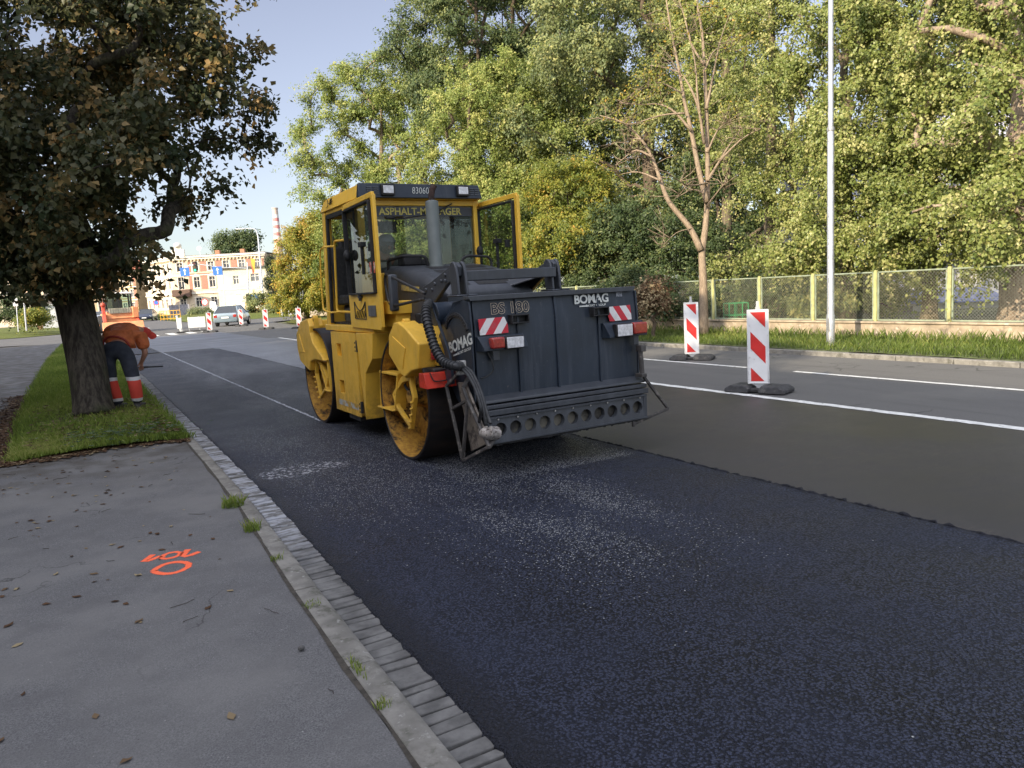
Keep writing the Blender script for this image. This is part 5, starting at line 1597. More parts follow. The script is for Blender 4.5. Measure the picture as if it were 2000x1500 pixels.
# undergrowth behind the fence: separate shrubs
random.seed(5)
SH = [(1235, 565, 23, 50, 45, LF_DARK, 'dark shrub behind the fence at the right end of the spreader bin'), (1330, 585, 22, 55, 36, LF_DARK, 'dark shrub behind the fence between the bin and the bare tree'), (1300, 540, 26, 70, 50, LF_DARK, 'taller dark shrub behind the second fence bay'),
      (1420, 560, 24, 50, 50, LF_GREY, 'grey green shrub behind the fence right of the bare trunk'), (1500, 575, 22, 60, 42, LF_DARK, 'low dark shrub behind the fence beside the green frame'), (1560, 560, 24, 60, 55, LF_GREY, 'grey green shrub left of the lamp post behind the fence'),
      (1180, 560, 27, 60, 50, LF_DARK, 'dark shrub showing above the middle of the spreader bin'), (1110, 540, 28, 60, 50, LF_DARK, 'dark shrub showing between the cab door and the bin'), (1275, 575, 19.5, 20, 26, M_LITTER, 'brown withered bush behind the mesh fence'), (1610, 590, 20, 50, 34, LF_GREY, 'leggy shrub behind the foot of the lamp post'), (1700, 560, 20.5, 45, 50, LF_POP, 'sunlit sucker shoots beside the white shed')]
for i, (u, v, d, ru, rv, m, lab) in enumerate(SH):
    p = at(u, v + rv, d); p.z = .12
    t = at(u, v, d)
    tree('shrub', lab, p, (t.x, t.y, max(.5, t.z)), [E_(u, v, d, ru, rv, ru * d / 1480), E_(u + ru * .4, v + rv * .4, d, ru * .7, rv * .6, ru * d / 1480 * .7), E_(u - ru * .5, v + rv * .4, d, ru * .7, rv * .6, .4)], .05, 70, 9000 if i != 8 else 3000, .2, .085, m, BARK_G, 70 + i, 'shrubs behind the mesh fence', 'shrub', zmin=.15, tint_base=.75 if i == 8 else .45, flare=.2)

# bare forked tree on the far verge
S = lambda x, y: (1150 + .4254 * x, .4254 * y)
DT = [([(528, 1535), (527, 1400), (524, 1260), (520, 1160), (535, 1050), (545, 900), (545, 700), (540, 500), (530, 300), (520, 150), (500, 30), (495, -80)], .13, .018),
      ([(515, 1150), (460, 1040), (370, 930), (330, 830), (290, 720), (240, 640), (160, 565), (50, 530)], .085, .012), ([(330, 830), (230, 790), (150, 800)], .03, .008), ([(290, 720), (220, 690), (170, 720), (120, 760)], .03, .008),
      ([(543, 930), (505, 780), (470, 600), (440, 470), (420, 350), (380, 150), (360, 30), (350, -60)], .075, .012), ([(470, 600), (400, 520), (330, 480), (230, 480), (140, 470)], .036, .008), ([(440, 520), (330, 530), (200, 570), (150, 560)], .028, .007),
      ([(545, 830), (600, 740), (650, 660), (700, 590)], .045, .009), ([(600, 740), (700, 640), (790, 590)], .032, .007), ([(520, 560), (480, 430), (410, 330), (280, 300)], .04, .008), ([(540, 500), (570, 350), (600, 200), (640, 80)], .042, .008),
      ([(530, 300), (470, 200), (440, 80), (400, -40)], .035, .008), ([(545, 900), (480, 870), (400, 910)], .028, .007), ([(545, 840), (450, 850), (360, 790)], .026, .007), ([(540, 950), (600, 870), (640, 830)], .028, .007), ([(530, 660), (500, 450), (490, 300), (460, 150)], .04, .008),
      ([(240, 640), (200, 640), (190, 700)], .02, .006), ([(430, 430), (330, 380), (270, 400)], .022, .006), ([(545, 700), (590, 600), (640, 560)], .03, .007), ([(530, 330), (570, 240), (620, 220), (700, 240)], .024, .006), ([(470, 1050), (400, 1070), (330, 1140)], .014, .005)]
g = np.random.default_rng(77)
bt = at(*S(528, 1535), 19.6); bt.z = .08
root = empty('bare_tree', bt, 'nearly leafless forked tree with pale bark on the far verge', 'tree')
mb = MB(); tipsL = []
for pts, ra, rb in DT:
    Q = []
    off = g.normal(0, .25)
    for i, q in enumerate(pts):
        f = i / (len(pts) - 1); p = at(*S(*q), 19.6 + off * f * (0 if ra > .15 else 2.5)); Q.append(p)
    if ra > .15: Q[0].z = .02; mb_r = [ra * 1.35, ra * 1.05] + [ra + (rb - ra) * (i / (len(Q) - 1)) ** .75 for i in range(2, len(Q))]
    else: mb_r = [ra + (rb - ra) * (i / (len(Q) - 1)) ** .8 for i in range(len(Q))]
    # smooth the path a little
    R2, Q2 = [], []
    for i in range(len(Q) - 1):
        for k in range(3):
            f = k / 3; p0 = Q[max(0, i - 1)]; p1 = Q[i]; p2 = Q[i + 1]; p3 = Q[min(len(Q) - 1, i + 2)]
            Q2.append(.5 * ((2 * p1) + (p2 - p0) * f + (2 * p0 - 5 * p1 + 4 * p2 - p3) * f ** 2 + (3 * p1 - p0 - 3 * p2 + p3) * f ** 3)); R2.append(mb_r[i] * (1 - f) + mb_r[i + 1] * f)
    Q2.append(Q[-1]); R2.append(mb_r[-1])
    R2 = [q_ * (1. if ra > .1 else 1.08) for q_ in R2]
    mb.tube(Q2, R2, 12 if ra > .1 else 7)
    for k in range(16 if len(pts) > 4 else 9):                       # fine twigs
        i = int(g.integers(len(Q2) // 2, len(Q2))); d = V3(g.normal(0, 1, 3)); d.z = abs(d.z) * .8; d.normalize(); L = g.uniform(.3, .95)
        e = Q2[i] + d * L; md = Q2[i] + d * (L * .5) + V3(g.normal(0, .04, 3))
        mb.tube([Q2[i], md, e], [min(.011, R2[i]), .008, .004], 4); tipsL.append(e)
        for _ in range(2):
            d2 = (d + V3(g.normal(0, .6, 3))).normalized(); mb.tube([md, md + d2 * L * .5], [.005, .002], 3); tipsL.append(md + d2 * L * .5)
tr = _build(mb, 'trunk', BARK_D, None, org=bt, sharp=180); tr.parent = root; tr.location = (0, 0, 0)
up = [p for p in tipsL if p.z > 5.6]
leaves('crown', np.array([tuple(p) for p in up]), np.ones(len(up)), 2600, .3, .07, LF_YEL, root, 90, org=bt, tint_base=.45)

# conifer and trees around the far buildings
p = at(537, 612, 78); p.z = .2
root = empty('conifer', p, 'narrow dark conifer left of the orange tinged tree', 'tree')
g = np.random.default_rng(5); Cc = []
for i in range(90):
    f = g.random() ** .7; z = .4 + 5.6 * f; r = 1.35 * (1 - f) * g.uniform(.3, 1); a = g.uniform(0, 6.28); Cc.append((p.x + r * math.cos(a), p.y + r * math.sin(a), z))
mb = MB(); mb.tube([p, p + V3((0, 0, 6.2))], [.14, .02], 8); tr = _build(mb, 'trunk', BARK_G, None, org=p); tr.parent = root; tr.location = (0, 0, 0)
leaves('crown', np.array(Cc), np.ones(len(Cc)), 9000, .3, .2, LF_CON, root, 6, org=p, aspect=.3, droop=.6)
big('bush_far', 512, 79, 'grey green bush below the conifer', 61, [(510, 600, 79, 22, 26, 1.4)], 6000, .2, .35, LF_GREY, r0=.06, tv=590, cat='bush', natt=50) if False else None
p = at(510, 615, 79); p.z = .2; t = at(510, 590, 79)
tree('far_bush', 'grey green bush at the foot of the conifer', p, tuple(t), [E_(508, 597, 79, 22, 22, 1.2), E_(540, 604, 77, 20, 16, 1.)], .06, 50, 7000, .4, .2, LF_GREY, BARK_G, 62, None, 'bush', zmin=.2)
p = at(460, 560, 178); t = at(460, 470, 178); p.z = 0
tree('far_tree', 'tall green tree behind the roof of the brick tenement', p, tuple(t), [E_(445, 474, 178, 20, 16, 3), E_(473, 472, 178, 20, 18, 3), E_(460, 490, 178, 30, 12, 3)], .4, 90, 12000, 1.1, .5, LF_DARK, BARK_G, 63, None, 'tree', tint_base=.5)
for i, (u, v, d, ru, rv, m, lab) in enumerate([(35, 605, 62, 45, 26, LF_DARK, 'clipped dark hedge block at the left edge behind the two posts'), (66, 622, 58, 12, 12, LF_YEL, 'small sunlit shrub at the end of the dark hedge'), (300, 622, 100, 22, 6, LF_GREY, 'low hedge strip beyond the junction'), (392, 611, 92, 16, 7, LF_GREY, 'rounded low hedge on the far verge beneath the tenement')]):
    p = at(u, v + rv * .8, d); p.z = max(.0, p.z); t = at(u, v, d)
    tree('hedge' if i != 1 else 'far_shrub', lab, p, (t.x, t.y, max(p.z + .4, t.z)), [E_(u, v, d, ru, rv, 1.3), E_(u - ru * .5, v, d, ru * .55, rv * .95, 1.2), E_(u + ru * .5, v, d, ru * .55, rv * .9, 1.2)], .05, 60, 9000 if i == 0 else 4000, .4, .17, m, BARK_G, 64 + i, None, 'hedge' if i != 1 else 'shrub', zmin=.2, tint_base=.35)

# ------------------------------------------------------------------ street furniture
CXH = V3((CX.x, CX.y, 0)).normalized(); CFH = V3((CF.x, CF.y, 0)).normalized(); UP = V3((0, 0, 1))
TOCAM = lambda p: math.atan2(-p[0], p[1]) if False else math.atan2(p[1], p[0]) + math.pi / 2


def pw(mb, name, mats, root, **kw):
    """part built in world coordinates under an unrotated root"""
    ob = _build(mb, name, mats, None, org=root.location, **kw); ob.parent = root; ob.location = (0, 0, 0); return ob


def pl(mb, name, mats, parent, **kw):
    """part built in local coordinates of its root"""
    ob = _build(mb, name, mats, None, **kw); ob.parent = parent; return ob


M_WALLC = pm('wall_concrete', (.36, .29, .21), .9, var=.25, vs=3, bump=.5, bs=30, dirt=[((.17, .14, .11), 4, .5, .7), ((.5, .44, .36), 9, .56, .7)], spec=.2)
M_POSTY = pm('post_yellow_green', (.42, .41, .17), .65, var=.2, vs=6, dirt=((.25, .26, .16), 11, .5, .68))
M_FRAMEG = pm('frame_green', (.24, .28, .2), .6, var=.2, vs=8, dirt=((.3, .27, .18), 15, .55, .7))
M_WIRE = pm('mesh_wire', (.3, .3, .24), .5, .2, var=.2, vs=10)
M_GALV = pm('galvanised', (.55, .56, .57), .34, .75, var=.12, vs=4, dirt=((.4, .4, .38), 9, .5, .7))
M_RETRO = pm('retro_white', (.78, .78, .78), .5, var=.06, vs=6, dirt=((.5, .49, .47), 13, .58, .75))
M_RETRED = pm('retro_red', (.62, .035, .03), .45, var=.1, vs=6, dirt=((.4, .06, .05), 10, .6, .75))
M_RECYC = pm('recycled_rubber', (.04, .04, .042), .85, var=.35, vs=9, bump=.4, bs=70, dirt=((.11, .105, .1), 12, .52, .7))
M_PLAST = pm('grey_plastic', (.42, .43, .44), .5, var=.1)
M_BLUE = pm('sign_blue', (.015, .12, .5), .4, var=.08)
M_WHITE = pm('sign_white', (.8, .8, .78), .5, var=.06)
M_RED = pm('sign_red', (.6, .03, .03), .45, var=.08)
M_RAIL = pm('railing_yellow', (.75, .38, .02), .5, var=.12)
M_DARKG = pm('signal_black', (.02, .022, .022), .5)

# low wall and mesh fence
mb = MB(); y = -14.
while y < 48:
    mb.bx(14.93, 15.12, y + .003, y + 2.997, -.05, .40); mb.bx(14.90, 15.14, y + .003, y + 2.997, .40, .445); y += 3
tag(_build(mb, 'wall', M_WALLC, bevel=.012, sharp=40), 'low beige concrete wall carrying the mesh fence along the far verge', 'wall')
FN = empty('mesh_fence', (15.02, 16.6, .44), 'wire mesh fence with yellow green posts on the low concrete wall', 'fence')
yp_ = 8.64 - 1.588 * 13
k = 0
while yp_ < 47:
    mb = MB(); mb.bx(14.985, 15.055, yp_ - .035, yp_ + .035, .43, 1.52); mb.bx(14.99, 15.05, yp_ - .03, yp_ + .03, 1.52, 1.535); pw(mb, 'post', M_POSTY, FN, bevel=.006)
    a, b = yp_ + .06, yp_ + 1.588 - .06
    mb = MB()
    for (p, q) in (((a, .47), (a, 1.49)), ((b, .47), (b, 1.49)), ((a, 1.49), (b, 1.49)), ((a, .47), (b, .47))): mb.bar((15.02, *p), (15.02, *q), .03, .035, (1, 0, 0))
    fp = pw(mb, 'panel_frame', M_FRAMEG, FN, bevel=.003)
    mb = MB(); w_, h_ = b - a, 1.02; s_ = .068
    n = int((w_ + h_) / s_)
    for i in range(1, n):
        c = i * s_
        x0, z0 = (c, 0) if c < w_ else (w_, c - w_)
        x1, z1 = (c - h_, h_) if c > h_ else (0, c)
        for fl in (0, 1):
            pa, pb = (x0, z0), (x1, z1)
            if fl: pa, pb = (w_ - x0, z0), (w_ - x1, z1)
            d = V3((0, pb[0] - pa[0], pb[1] - pa[1])); 
            if d.length < .01: continue
            nn = V3((0, -d.z, d.y)).normalized() * .0019
            A_, B_ = V3((15.02 + .003 * fl, a + pa[0], .47 + pa[1])), V3((15.02 + .003 * fl, a + pb[0], .47 + pb[1]))
            mb.quad(A_ - nn, A_ + nn, B_ + nn, B_ - nn)
    o = pw(mb, 'wire_mesh', M_WIRE, FN, recalc=False, sharp=0); o.parent = fp; o.location = (0, 0, 0)
    yp_ += 1.588; k += 1

# tall lamp post on the verge
LP = empty('lamp_post', (13.45, 10.17, .08), 'tall slim galvanised lamp post on the far verge, its top out of view', 'lamp post')
mb = MB(); mb.lathe((13.45, 10.17, .05), (.004, 0, 1), [(.085, 0), (.083, .62), (.07, .66), (.068, 4.25), (.055, 4.3), (.045, 9.2)], 24); pw(mb, 'pole', M_GALV, LP, sharp=25)
mb = MB(); mb.lathe((13.467, 10.17, 4.32), (0, 0, 1), [(.07, 0), (.075, .02), (.075, .07), (.058, .09)], 20); pw(mb, 'collar', M_GALV, LP)
mb = MB(); mb.tube([(13.49, 10.17, 9.2), (13.4, 10.17, 9.5), (12.9, 10.17, 9.75), (11.9, 10.17, 9.85)], .035, 10); mb.obox((11.6, 10.17, 9.85), (.7, .25, .1)); pw(mb, 'lamp_arm', M_GALV, LP)
mb = MB(); mb.bx(13.365, 13.372, 10.13, 10.21, .35, .62); pw(mb, 'access_door', M_GALV, LP, bevel=.003)


def beacon_geo(root):
    """U-21 style board: white framed panel with red slanted bars on a rubber foot; faces local -y"""
    mb = MB(); mb.bx(-.125, .125, -.02, .03, .125, 1.125); mb.bx(-.14, .14, -.026, .036, .115, .128); mb.bx(-.14, .14, -.026, .036, 1.122, 1.135)
    mb.bx(-.14, -.125, -.026, .036, .128, 1.122); mb.bx(.125, .14, -.026, .036, .128, 1.122)
    pn = pl(mb, 'panel', M_RETRO, root, bevel=.005)
    mb = MB(); y = -.0235; z0 = .15; X0, X1 = -.095, .095
    sl = .21
    def barz(zl):           # bar whose lower edge meets the left side at zl
        return [(X0, zl), (X1, zl - sl), (X1, zl - sl + .235), (X0, zl + .235)]
    def clip(P, z, keep_above):
        out = []
        for (a, b) in zip(P, P[1:] + P[:1]):
            ia, ib = (a[1] >= z) == keep_above, (b[1] >= z) == keep_above
            if ia: out.append(a)
            if ia != ib:
                t = (z - a[1]) / (b[1] - a[1]); out.append((a[0] + (b[0] - a[0]) * t, z))
        return out
    for zl in (.105, .60, 1.095):
        Pp = clip(clip(barz(zl), .15, True), 1.10, False)
        if len(Pp) > 2: mb.add([(x, y, z) for x, z in Pp], [tuple(range(len(Pp)))])
    pl(mb, 'red_bar', M_RETRED, pn, recalc=False, sharp=0)
    mb = MB(); mb.bx(-.03, .03, -.012, .022, 1.13, 1.17); mb.bx(-.02, .02, -.008, .018, 1.17, 1.25); pl(mb, 'lamp_stub', M_PLAST, root, bevel=.004)
    mb = MB(); mb.prism([(-.10, -.015, .118), (.10, -.015, .118), (.03, -.015, .075), (-.03, -.015, .075)], (0, .04, 0)); mb.bx(-.028, .028, -.015, .025, .03, .08); pl(mb, 'stem', M_PLAST, root, bevel=.004)
    mb = MB()
    for sx in (-1, 1):
        mb.prism([(sx * .07, -.20, .0), (sx * .42, -.18, .0), (sx * .42, -.17, .05), (sx * .34, -.16, .095), (sx * .10, -.17, .095), (sx * .07, -.185, .07)], (0, .37, 0))
    mb.bx(-.08, .08, -.12, .13, .0, .055)
    cq, sq = math.cos(-.4), math.sin(-.4); mb.v = [(x * cq - y * sq, x * sq + y * cq, z) for x, y, z in mb.v]
    pl(mb, 'foot', M_RECYC, root, bevel=.014)


GB = 'red and white guide beacons along the works'
bc = empty('guide_beacon', (8.13, 7.30, -.02), 'large red and white beacon board standing on the white line, nearest the camera', 'guide beacon', GB, rz=-.86)
beacon_geo(bc); bc.scale = (1.02, 1.02, 1.0)
for x, y, z, rz, lab in [(10.63, 11.23, -.025, -.62, 'second red and white beacon board, standing on the dashed line before the bare tree'), (7.0, 47, -.02, -.15, 'distant beacon board nearest the white barrier panels'), (10.2, 54.6, -.02, -.15, 'distant beacon board in front of the silver blue car'),
                         (9.85, 45.4, -.02, -.18, 'distant beacon board standing below the far street lamp'), (11.1, 42.8, -.02, -.2, 'pale beacon board just left of the front fender of the roller, the lower of two'), (11.6, 38.5, -.02, -.25, 'pale beacon board half hidden by the cab corner of the roller')]:
    c = copy_tree(bc); c.location = (x, y, z); c.rotation_euler = (0, 0, rz); c['label'] = lab; c.scale = (1, 1, 1)

# white barrier panels on posts
BR = empty('barrier_board', (6.35, 50.8, -.03), 'pair of white barrier panels on low posts at the end of the works', 'barrier', rz=-.12)
for xa, xb in ((-.66, -.38), (-.02, .98)):
    mb = MB(); mb.bx(xa, xb, -.02, .02, .22, .88); pl(mb, 'panel', M_WHITE, BR, bevel=.005)
for xx in (-.38, .02, .62):
    mb = MB(); mb.bx(xx - .03, xx + .03, .025, .06, 0, .92); pl(mb, 'post', M_PLAST, BR)
mb = MB(); mb.bx(-.3, 1.0, -.2, .3, 0, .07); pl(mb, 'foot', M_RECYC, BR, bevel=.01)
WP = empty('marker_post', (5.75, 49.6, -.03), 'leaning white marker post beside the barrier panels', 'post'); mb = MB(); mb.bar((0, 0, .08), (-.16, 0, 1.05), .13, .1); pl(mb, 'post', M_WHITE, WP, bevel=.01); mb = MB(); mb.bx(-.25, .25, -.18, .18, 0, .08); pl(mb, 'foot', M_RECYC, WP, bevel=.01)

# traffic signals, signs and lamps at the junction
def lamp_mat(name, col, on):
    t = NT(name)
    return t.fin(col, .3, None, 0, .5, Emission_Color=(*col, 1), Emission_Strength=on)


G_ON = lamp_mat('signal_green', (.03, .75, .35), 2.2); R_OFF = lamp_mat('signal_red_off', (.1, .01, .01), 0); A_OFF = lamp_mat('signal_amber_off', (.1, .05, .005), 0)


def signal_head(root, p, s=1.):
    """three-lamp head facing the camera at world point p (its middle)"""
    mb = MB(); u, v = CXH, -CFH
    P_ = lambda a, b, c: V3(p) + u * a * s + v * c * s + UP * b * s
    def bxx(a0, a1, b0, b1, c0, c1):
        mb.add([P_(a0, b0, c0), P_(a1, b0, c0), P_(a1, b0, c1), P_(a0, b0, c1), P_(a0, b1, c0), P_(a1, b1, c0), P_(a1, b1, c1), P_(a0, b1, c1)], [(0, 3, 2, 1), (4, 5, 6, 7), (0, 1, 5, 4), (1, 2, 6, 5), (2, 3, 7, 6), (3, 0, 4, 7)])
    bxx(-.17, .17, -.5, .5, -.12, .1)
    for zz in (.33, 0, -.33): bxx(-.14, .14, zz + .10, zz + .13, .1, .25)
    h = pw(mb, 'signal_head', M_DARKG, root, bevel=.01)
    for zz, m, nm in ((.33, R_OFF, 'red_lamp'), (0, A_OFF, 'amber_lamp'), (-.33, G_ON, 'green_lamp')):
        mb = MB(); mb.cyl(P_(0, zz, .1), P_(0, zz, .125), .11 * s, n=16); o = pw(mb, nm, m, root); o.parent = h; o.location = (0, 0, 0)


def flat_sign(name, label, p, w, h, root=None, arrow=True, mat=None, cat='sign'):
    r_ = root or empty(name, p, label, cat)
    u, v = CXH, -CFH
    q = lambda a, b, c=0.: V3(p) + u * a + UP * b + v * c
    mb = MB(); mb.prism([q(-w / 2, -h / 2), q(w / 2, -h / 2), q(w / 2, h / 2), q(-w / 2, h / 2)], v * .03); o = pw(mb, 'sign_plate', mat or M_BLUE, r_)
    if arrow:
        mb = MB(); s = h
        mb.add([q(-.05 * s, -.36 * s, .036), q(.05 * s, -.36 * s, .036), q(.05 * s, .1 * s, .036), q(-.05 * s, .1 * s, .036), q(-.17 * s, .1 * s, .036), q(.17 * s, .1 * s, .036), q(0, .38 * s, .036)], [(0, 1, 2, 3), (4, 5, 6)])
        a = pw(mb, 'arrow', M_WHITE, r_, recalc=False, sharp=0); a.parent = o; a.location = (0, 0, 0)
    return r_


pm0 = at(487, 617, 86); pm0.z = -.03
MS = empty('traffic_signal', pm0, 'traffic signal mast with a long arm over the road and green lamps lit', 'traffic signal')
mt = at(483, 512, 86); ae = at(386, 516, 86)
mb = MB(); mb.tube([pm0, (pm0 + mt) / 2, mt], [.11, .09, .07], 10); pw(mb, 'mast', M_GALV, MS)
mb = MB(); mb.tube(fillet_path([V3((mt.x, mt.y, mt.z - .7)), at(430, 522, 86), ae], .5), .05, 8); pw(mb, 'mast_arm', M_GALV, MS)
signal_head(MS, at(381, 521, 85.8), 1.15); signal_head(MS, at(484, 583, 85.6), 1.0)
mb = MB(); q = at(491, 520, 85.9)
mb.add([q + UP * .9, q + UP * .75 + CXH * .5, q - UP * .7 + CXH * .28, q - UP * .9 + CXH * .05], [(0, 1, 2, 3)])
FLG = empty('flag', q, 'small red and yellow flag hanging from the signal mast', 'flag')
t = NT('flag_cloth'); X_, Y_, Z_ = t.sep(); t.fin(t.mix(t.ramp(t.math('ADD', X_, t.math('MULTIPLY', Z_, .3)), -.05, .2), (.62, .07, .04), (.8, .35, .05)), .8)
pw(mb, 'cloth', t.mat, FLG, recalc=False)
flat_sign('blue_arrow_sign', 'left hand blue square sign with a white up arrow under the signal arm', at(361, 531, 86), 1.05, .95)
s2 = flat_sign('blue_arrow_sign', 'blue square sign with a white up arrow on top of its own pole', at(425, 529, 84), 1.05, .95)
mb = MB(); a, b_ = at(434, 526, 84.1), at(441, 612, 84.1); b_.z = -.02; mb.tube([b_, a], .045, 8); pw(mb, 'pole', M_GALV, s2)
mb = MB(); mb.tube([at(361, 540, 86.2), at(361, 520, 86.2), ae], .04, 6); tag(_build(mb, 'sign_bracket', M_GALV), 'thin bracket joining the left blue arrow sign to the signal arm', 'bracket')
flat_sign('blue_direction_sign', 'small blue sign right of the lower green signal', at(497, 582, 85.5), .95, .75)
# speed and no-parking plates
def round_sign(label, p, rad, face, rim, txt=None, base_v=None, u=None, d=None):
    r_ = empty('round_sign', p, label, 'sign')
    mb = MB(); mb.cyl(p, V3(p) - CFH * .02, rad, n=24); o = pw(mb, 'sign_plate', rim, r_)
    mb = MB(); mb.cyl(V3(p) - CFH * .021, V3(p) - CFH * .026, rad * .76, n=24); f = pw(mb, 'sign_face', face, r_); f.parent = o; f.location = (0, 0, 0)
    if txt:
        mb = MB(); put_text(mb, txt, rad * 1.05, V3(p) - CFH * .03, CXH, UP, sx=.9, font_off=.005); f = pw(mb, 'number', M_DARKG, r_, recalc=False, sharp=0); f.parent = o; f.location = (0, 0, 0)
    mb = MB(); mb.tube([(p[0] + CFH.x * .05, p[1] + CFH.y * .05, -.03), (p[0] + CFH.x * .05, p[1] + CFH.y * .05, p[2] + rad)], .035, 8); pw(mb, 'pole', M_GALV, r_)
    return r_


round_sign('round white speed plate reading 50 below the tenement', at(400, 590, 95), .42, M_WHITE, M_RED, '50')
round_sign('round blue plate with red rim at the left corner of the tenement', at(305, 591, 118), .42, M_BLUE, M_RED)
# white sign on pole, far street lamp
q = at(548, 588, 75)
r_ = flat_sign('white_plate_sign', 'narrow white sign plate on a pole before the orange tinged tree', q, .42, 1.3, arrow=False, mat=M_WHITE)
mb = MB(); mb.tube([(q.x + .05, q.y + .08, .1), (q.x + .05, q.y + .08, q.z)], .12, 8); pw(mb, 'pole', M_WHITE, r_)
q = at(517, 614, 91); q.z = 0.1; tp = at(504, 462, 91)
FL = empty('street_lamp', q, 'far street lamp with a curved arm above the junction', 'street lamp')
mb = MB(); mb.tube([q, (q * .5 + tp * .5), tp] + fillet_path([tp, at(500, 448, 91), at(488, 446, 91), at(474, 447, 91)], 1.2, 5)[1:], [.13, .1, .08] + [.06] * 13, 10); pw(mb, 'pole', M_GALV, FL)
mb = MB(); e = at(470, 447, 91); mb.obox(tuple(e), (1.1, .35, .14), rz=math.atan2(CXH.y, CXH.x)); pw(mb, 'lamp_head', M_GALV, FL, bevel=.03)
# yellow railings
def railing(label, p, q, h=1.05, n=10):
    r_ = empty('railing', p, label, 'railing')
    p, q = V3(p), V3(q)
    mb = MB()
    for z in (h, h * .55, .15): mb.tube([p + UP * z, q + UP * z], .035, 6)
    pw(mb, 'rail', M_RAIL, r_)
    for i in range(n + 1):
        mb = MB(); a = p + (q - p) * (i / n); mb.tube([a, a + UP * h], .03, 6); pw(mb, 'baluster', M_RAIL, r_)


p = at(481, 619, 84); q = at(548, 628, 75); p.z = .35; q.z = .2
railing('yellow railing on the far verge right of the silver blue car', p, q)
p = at(313, 616, 86); q = at(352, 613, 86); p.z = .05; q.z = .05
railing('yellow railing at the far corner beneath the tenement', p, q, n=6)
# notice boards and plank fence behind the roller
p = at(576, 603, 69); r_ = empty('notice_board', (p.x, p.y, .2), 'notice board with a blue poster left of the roller', 'notice board')
mb = MB(); u = CXH
mb.prism([p - u * .62 - UP * .55, p + u * .62 - UP * .55, p + u * .62 + UP * .6, p - u * .62 + UP * .6], CFH * .06); o = pw(mb, 'board', M_WHITE, r_)
mb = MB(); mb.add([p - u * .1 - UP * .5 - CFH * .01, p + u * .5 - UP * .5 - CFH * .01, p + u * .5 + UP * .55 - CFH * .01, p - u * .1 + UP * .55 - CFH * .01], [(0, 1, 2, 3)]); x = pw(mb, 'poster', pm('poster_blue', (.06, .35, .7), .5, var=.5, vs=3), r_, recalc=False); x.parent = o; x.location = (0, 0, 0)
mb = MB(); mb.add([p - u * .58 - UP * .4 - CFH * .01, p - u * .15 - UP * .4 - CFH * .01, p - u * .15 + UP * .45 - CFH * .01, p - u * .58 + UP * .45 - CFH * .01], [(0, 1, 2, 3)]); x = pw(mb, 'poster', pm('poster_grey', (.3, .33, .36), .5, var=.7, vs=4, dirt=((.6, .3, .25), 3, .5, .6)), r_, recalc=False); x.parent = o; x.location = (0, 0, 0)
for s in (-.5, .5):
    mb = MB(); mb.tube([(p.x + u.x * s, p.y + u.y * s, .1), (p.x + u.x * s, p.y + u.y * s, p.z + .6)], .04, 8); pw(mb, 'post', M_GALV, r_)
p, q = at(588, 610, 67), at(660, 606, 55); p.z = q.z = .15
r_ = empty('plank_fence', p, 'pale plank fence on a low base behind the front of the roller', 'fence'); n = 40
mb = MB()
for i in range(n):
    a = p + (q - p) * (i / n); b2 = p + (q - p) * ((i + .82) / n); mb.prism([a + UP * .3, b2 + UP * .3, b2 + UP * 1.4, a + UP * 1.4], CFH * .03)
pw(mb, 'planks', pm('pale_planks', (.42, .35, .26), .8, var=.3, vs=1.5), r_)
mb = MB(); mb.prism([p - UP * .2, q - UP * .2, q + UP * .3, p + UP * .3], CFH * .2); pw(mb, 'base', M_WALLC, r_)
# two thin posts by the hedge at the left edge
for u0, v0, v1, w, lab in ((36, 648, 582, .03, 'thin grey sign post farthest left beside the hedge'), (52, 646, 590, .05, 'thicker pale post beside the hedge, right of the thin one')):
    d = 48; a, b2 = at(u0, v0, d), at(u0 - 5, v1, d); 
    mb = MB(); mb.tube([a, b2], w, 8); tag(_build(mb, 'post', M_GALV if w < .04 else M_PLAST, org=a), lab, 'post')
    a.z = min(a.z, .1)
p = at(31, 590, 48); flat_sign('small_plate', 'small grey plate on the thin post at the left edge', p + CFH * -.04, .32, .5, arrow=False, mat=M_PLAST)


# ------------------------------------------------------------------ vehicles
def car_paint(name, col):
    t = NT(name); n = t.noise(.9, 3)
    return t.fin(t.mix(t.ramp(n, .3, .7), [c * .92 for c in col], col), .28, None, .35, .5, Coat_Weight=.8, Coat_Roughness=.08)


M_CGLASS = pm('car_glass', (.03, .036, .042), .08, var=.1, spec=.8)
M_TYRE = pm('tyre', (.02, .02, .021), .8, var=.2)
M_RIM = pm('wheel_rim', (.4, .41, .42), .35, .7)


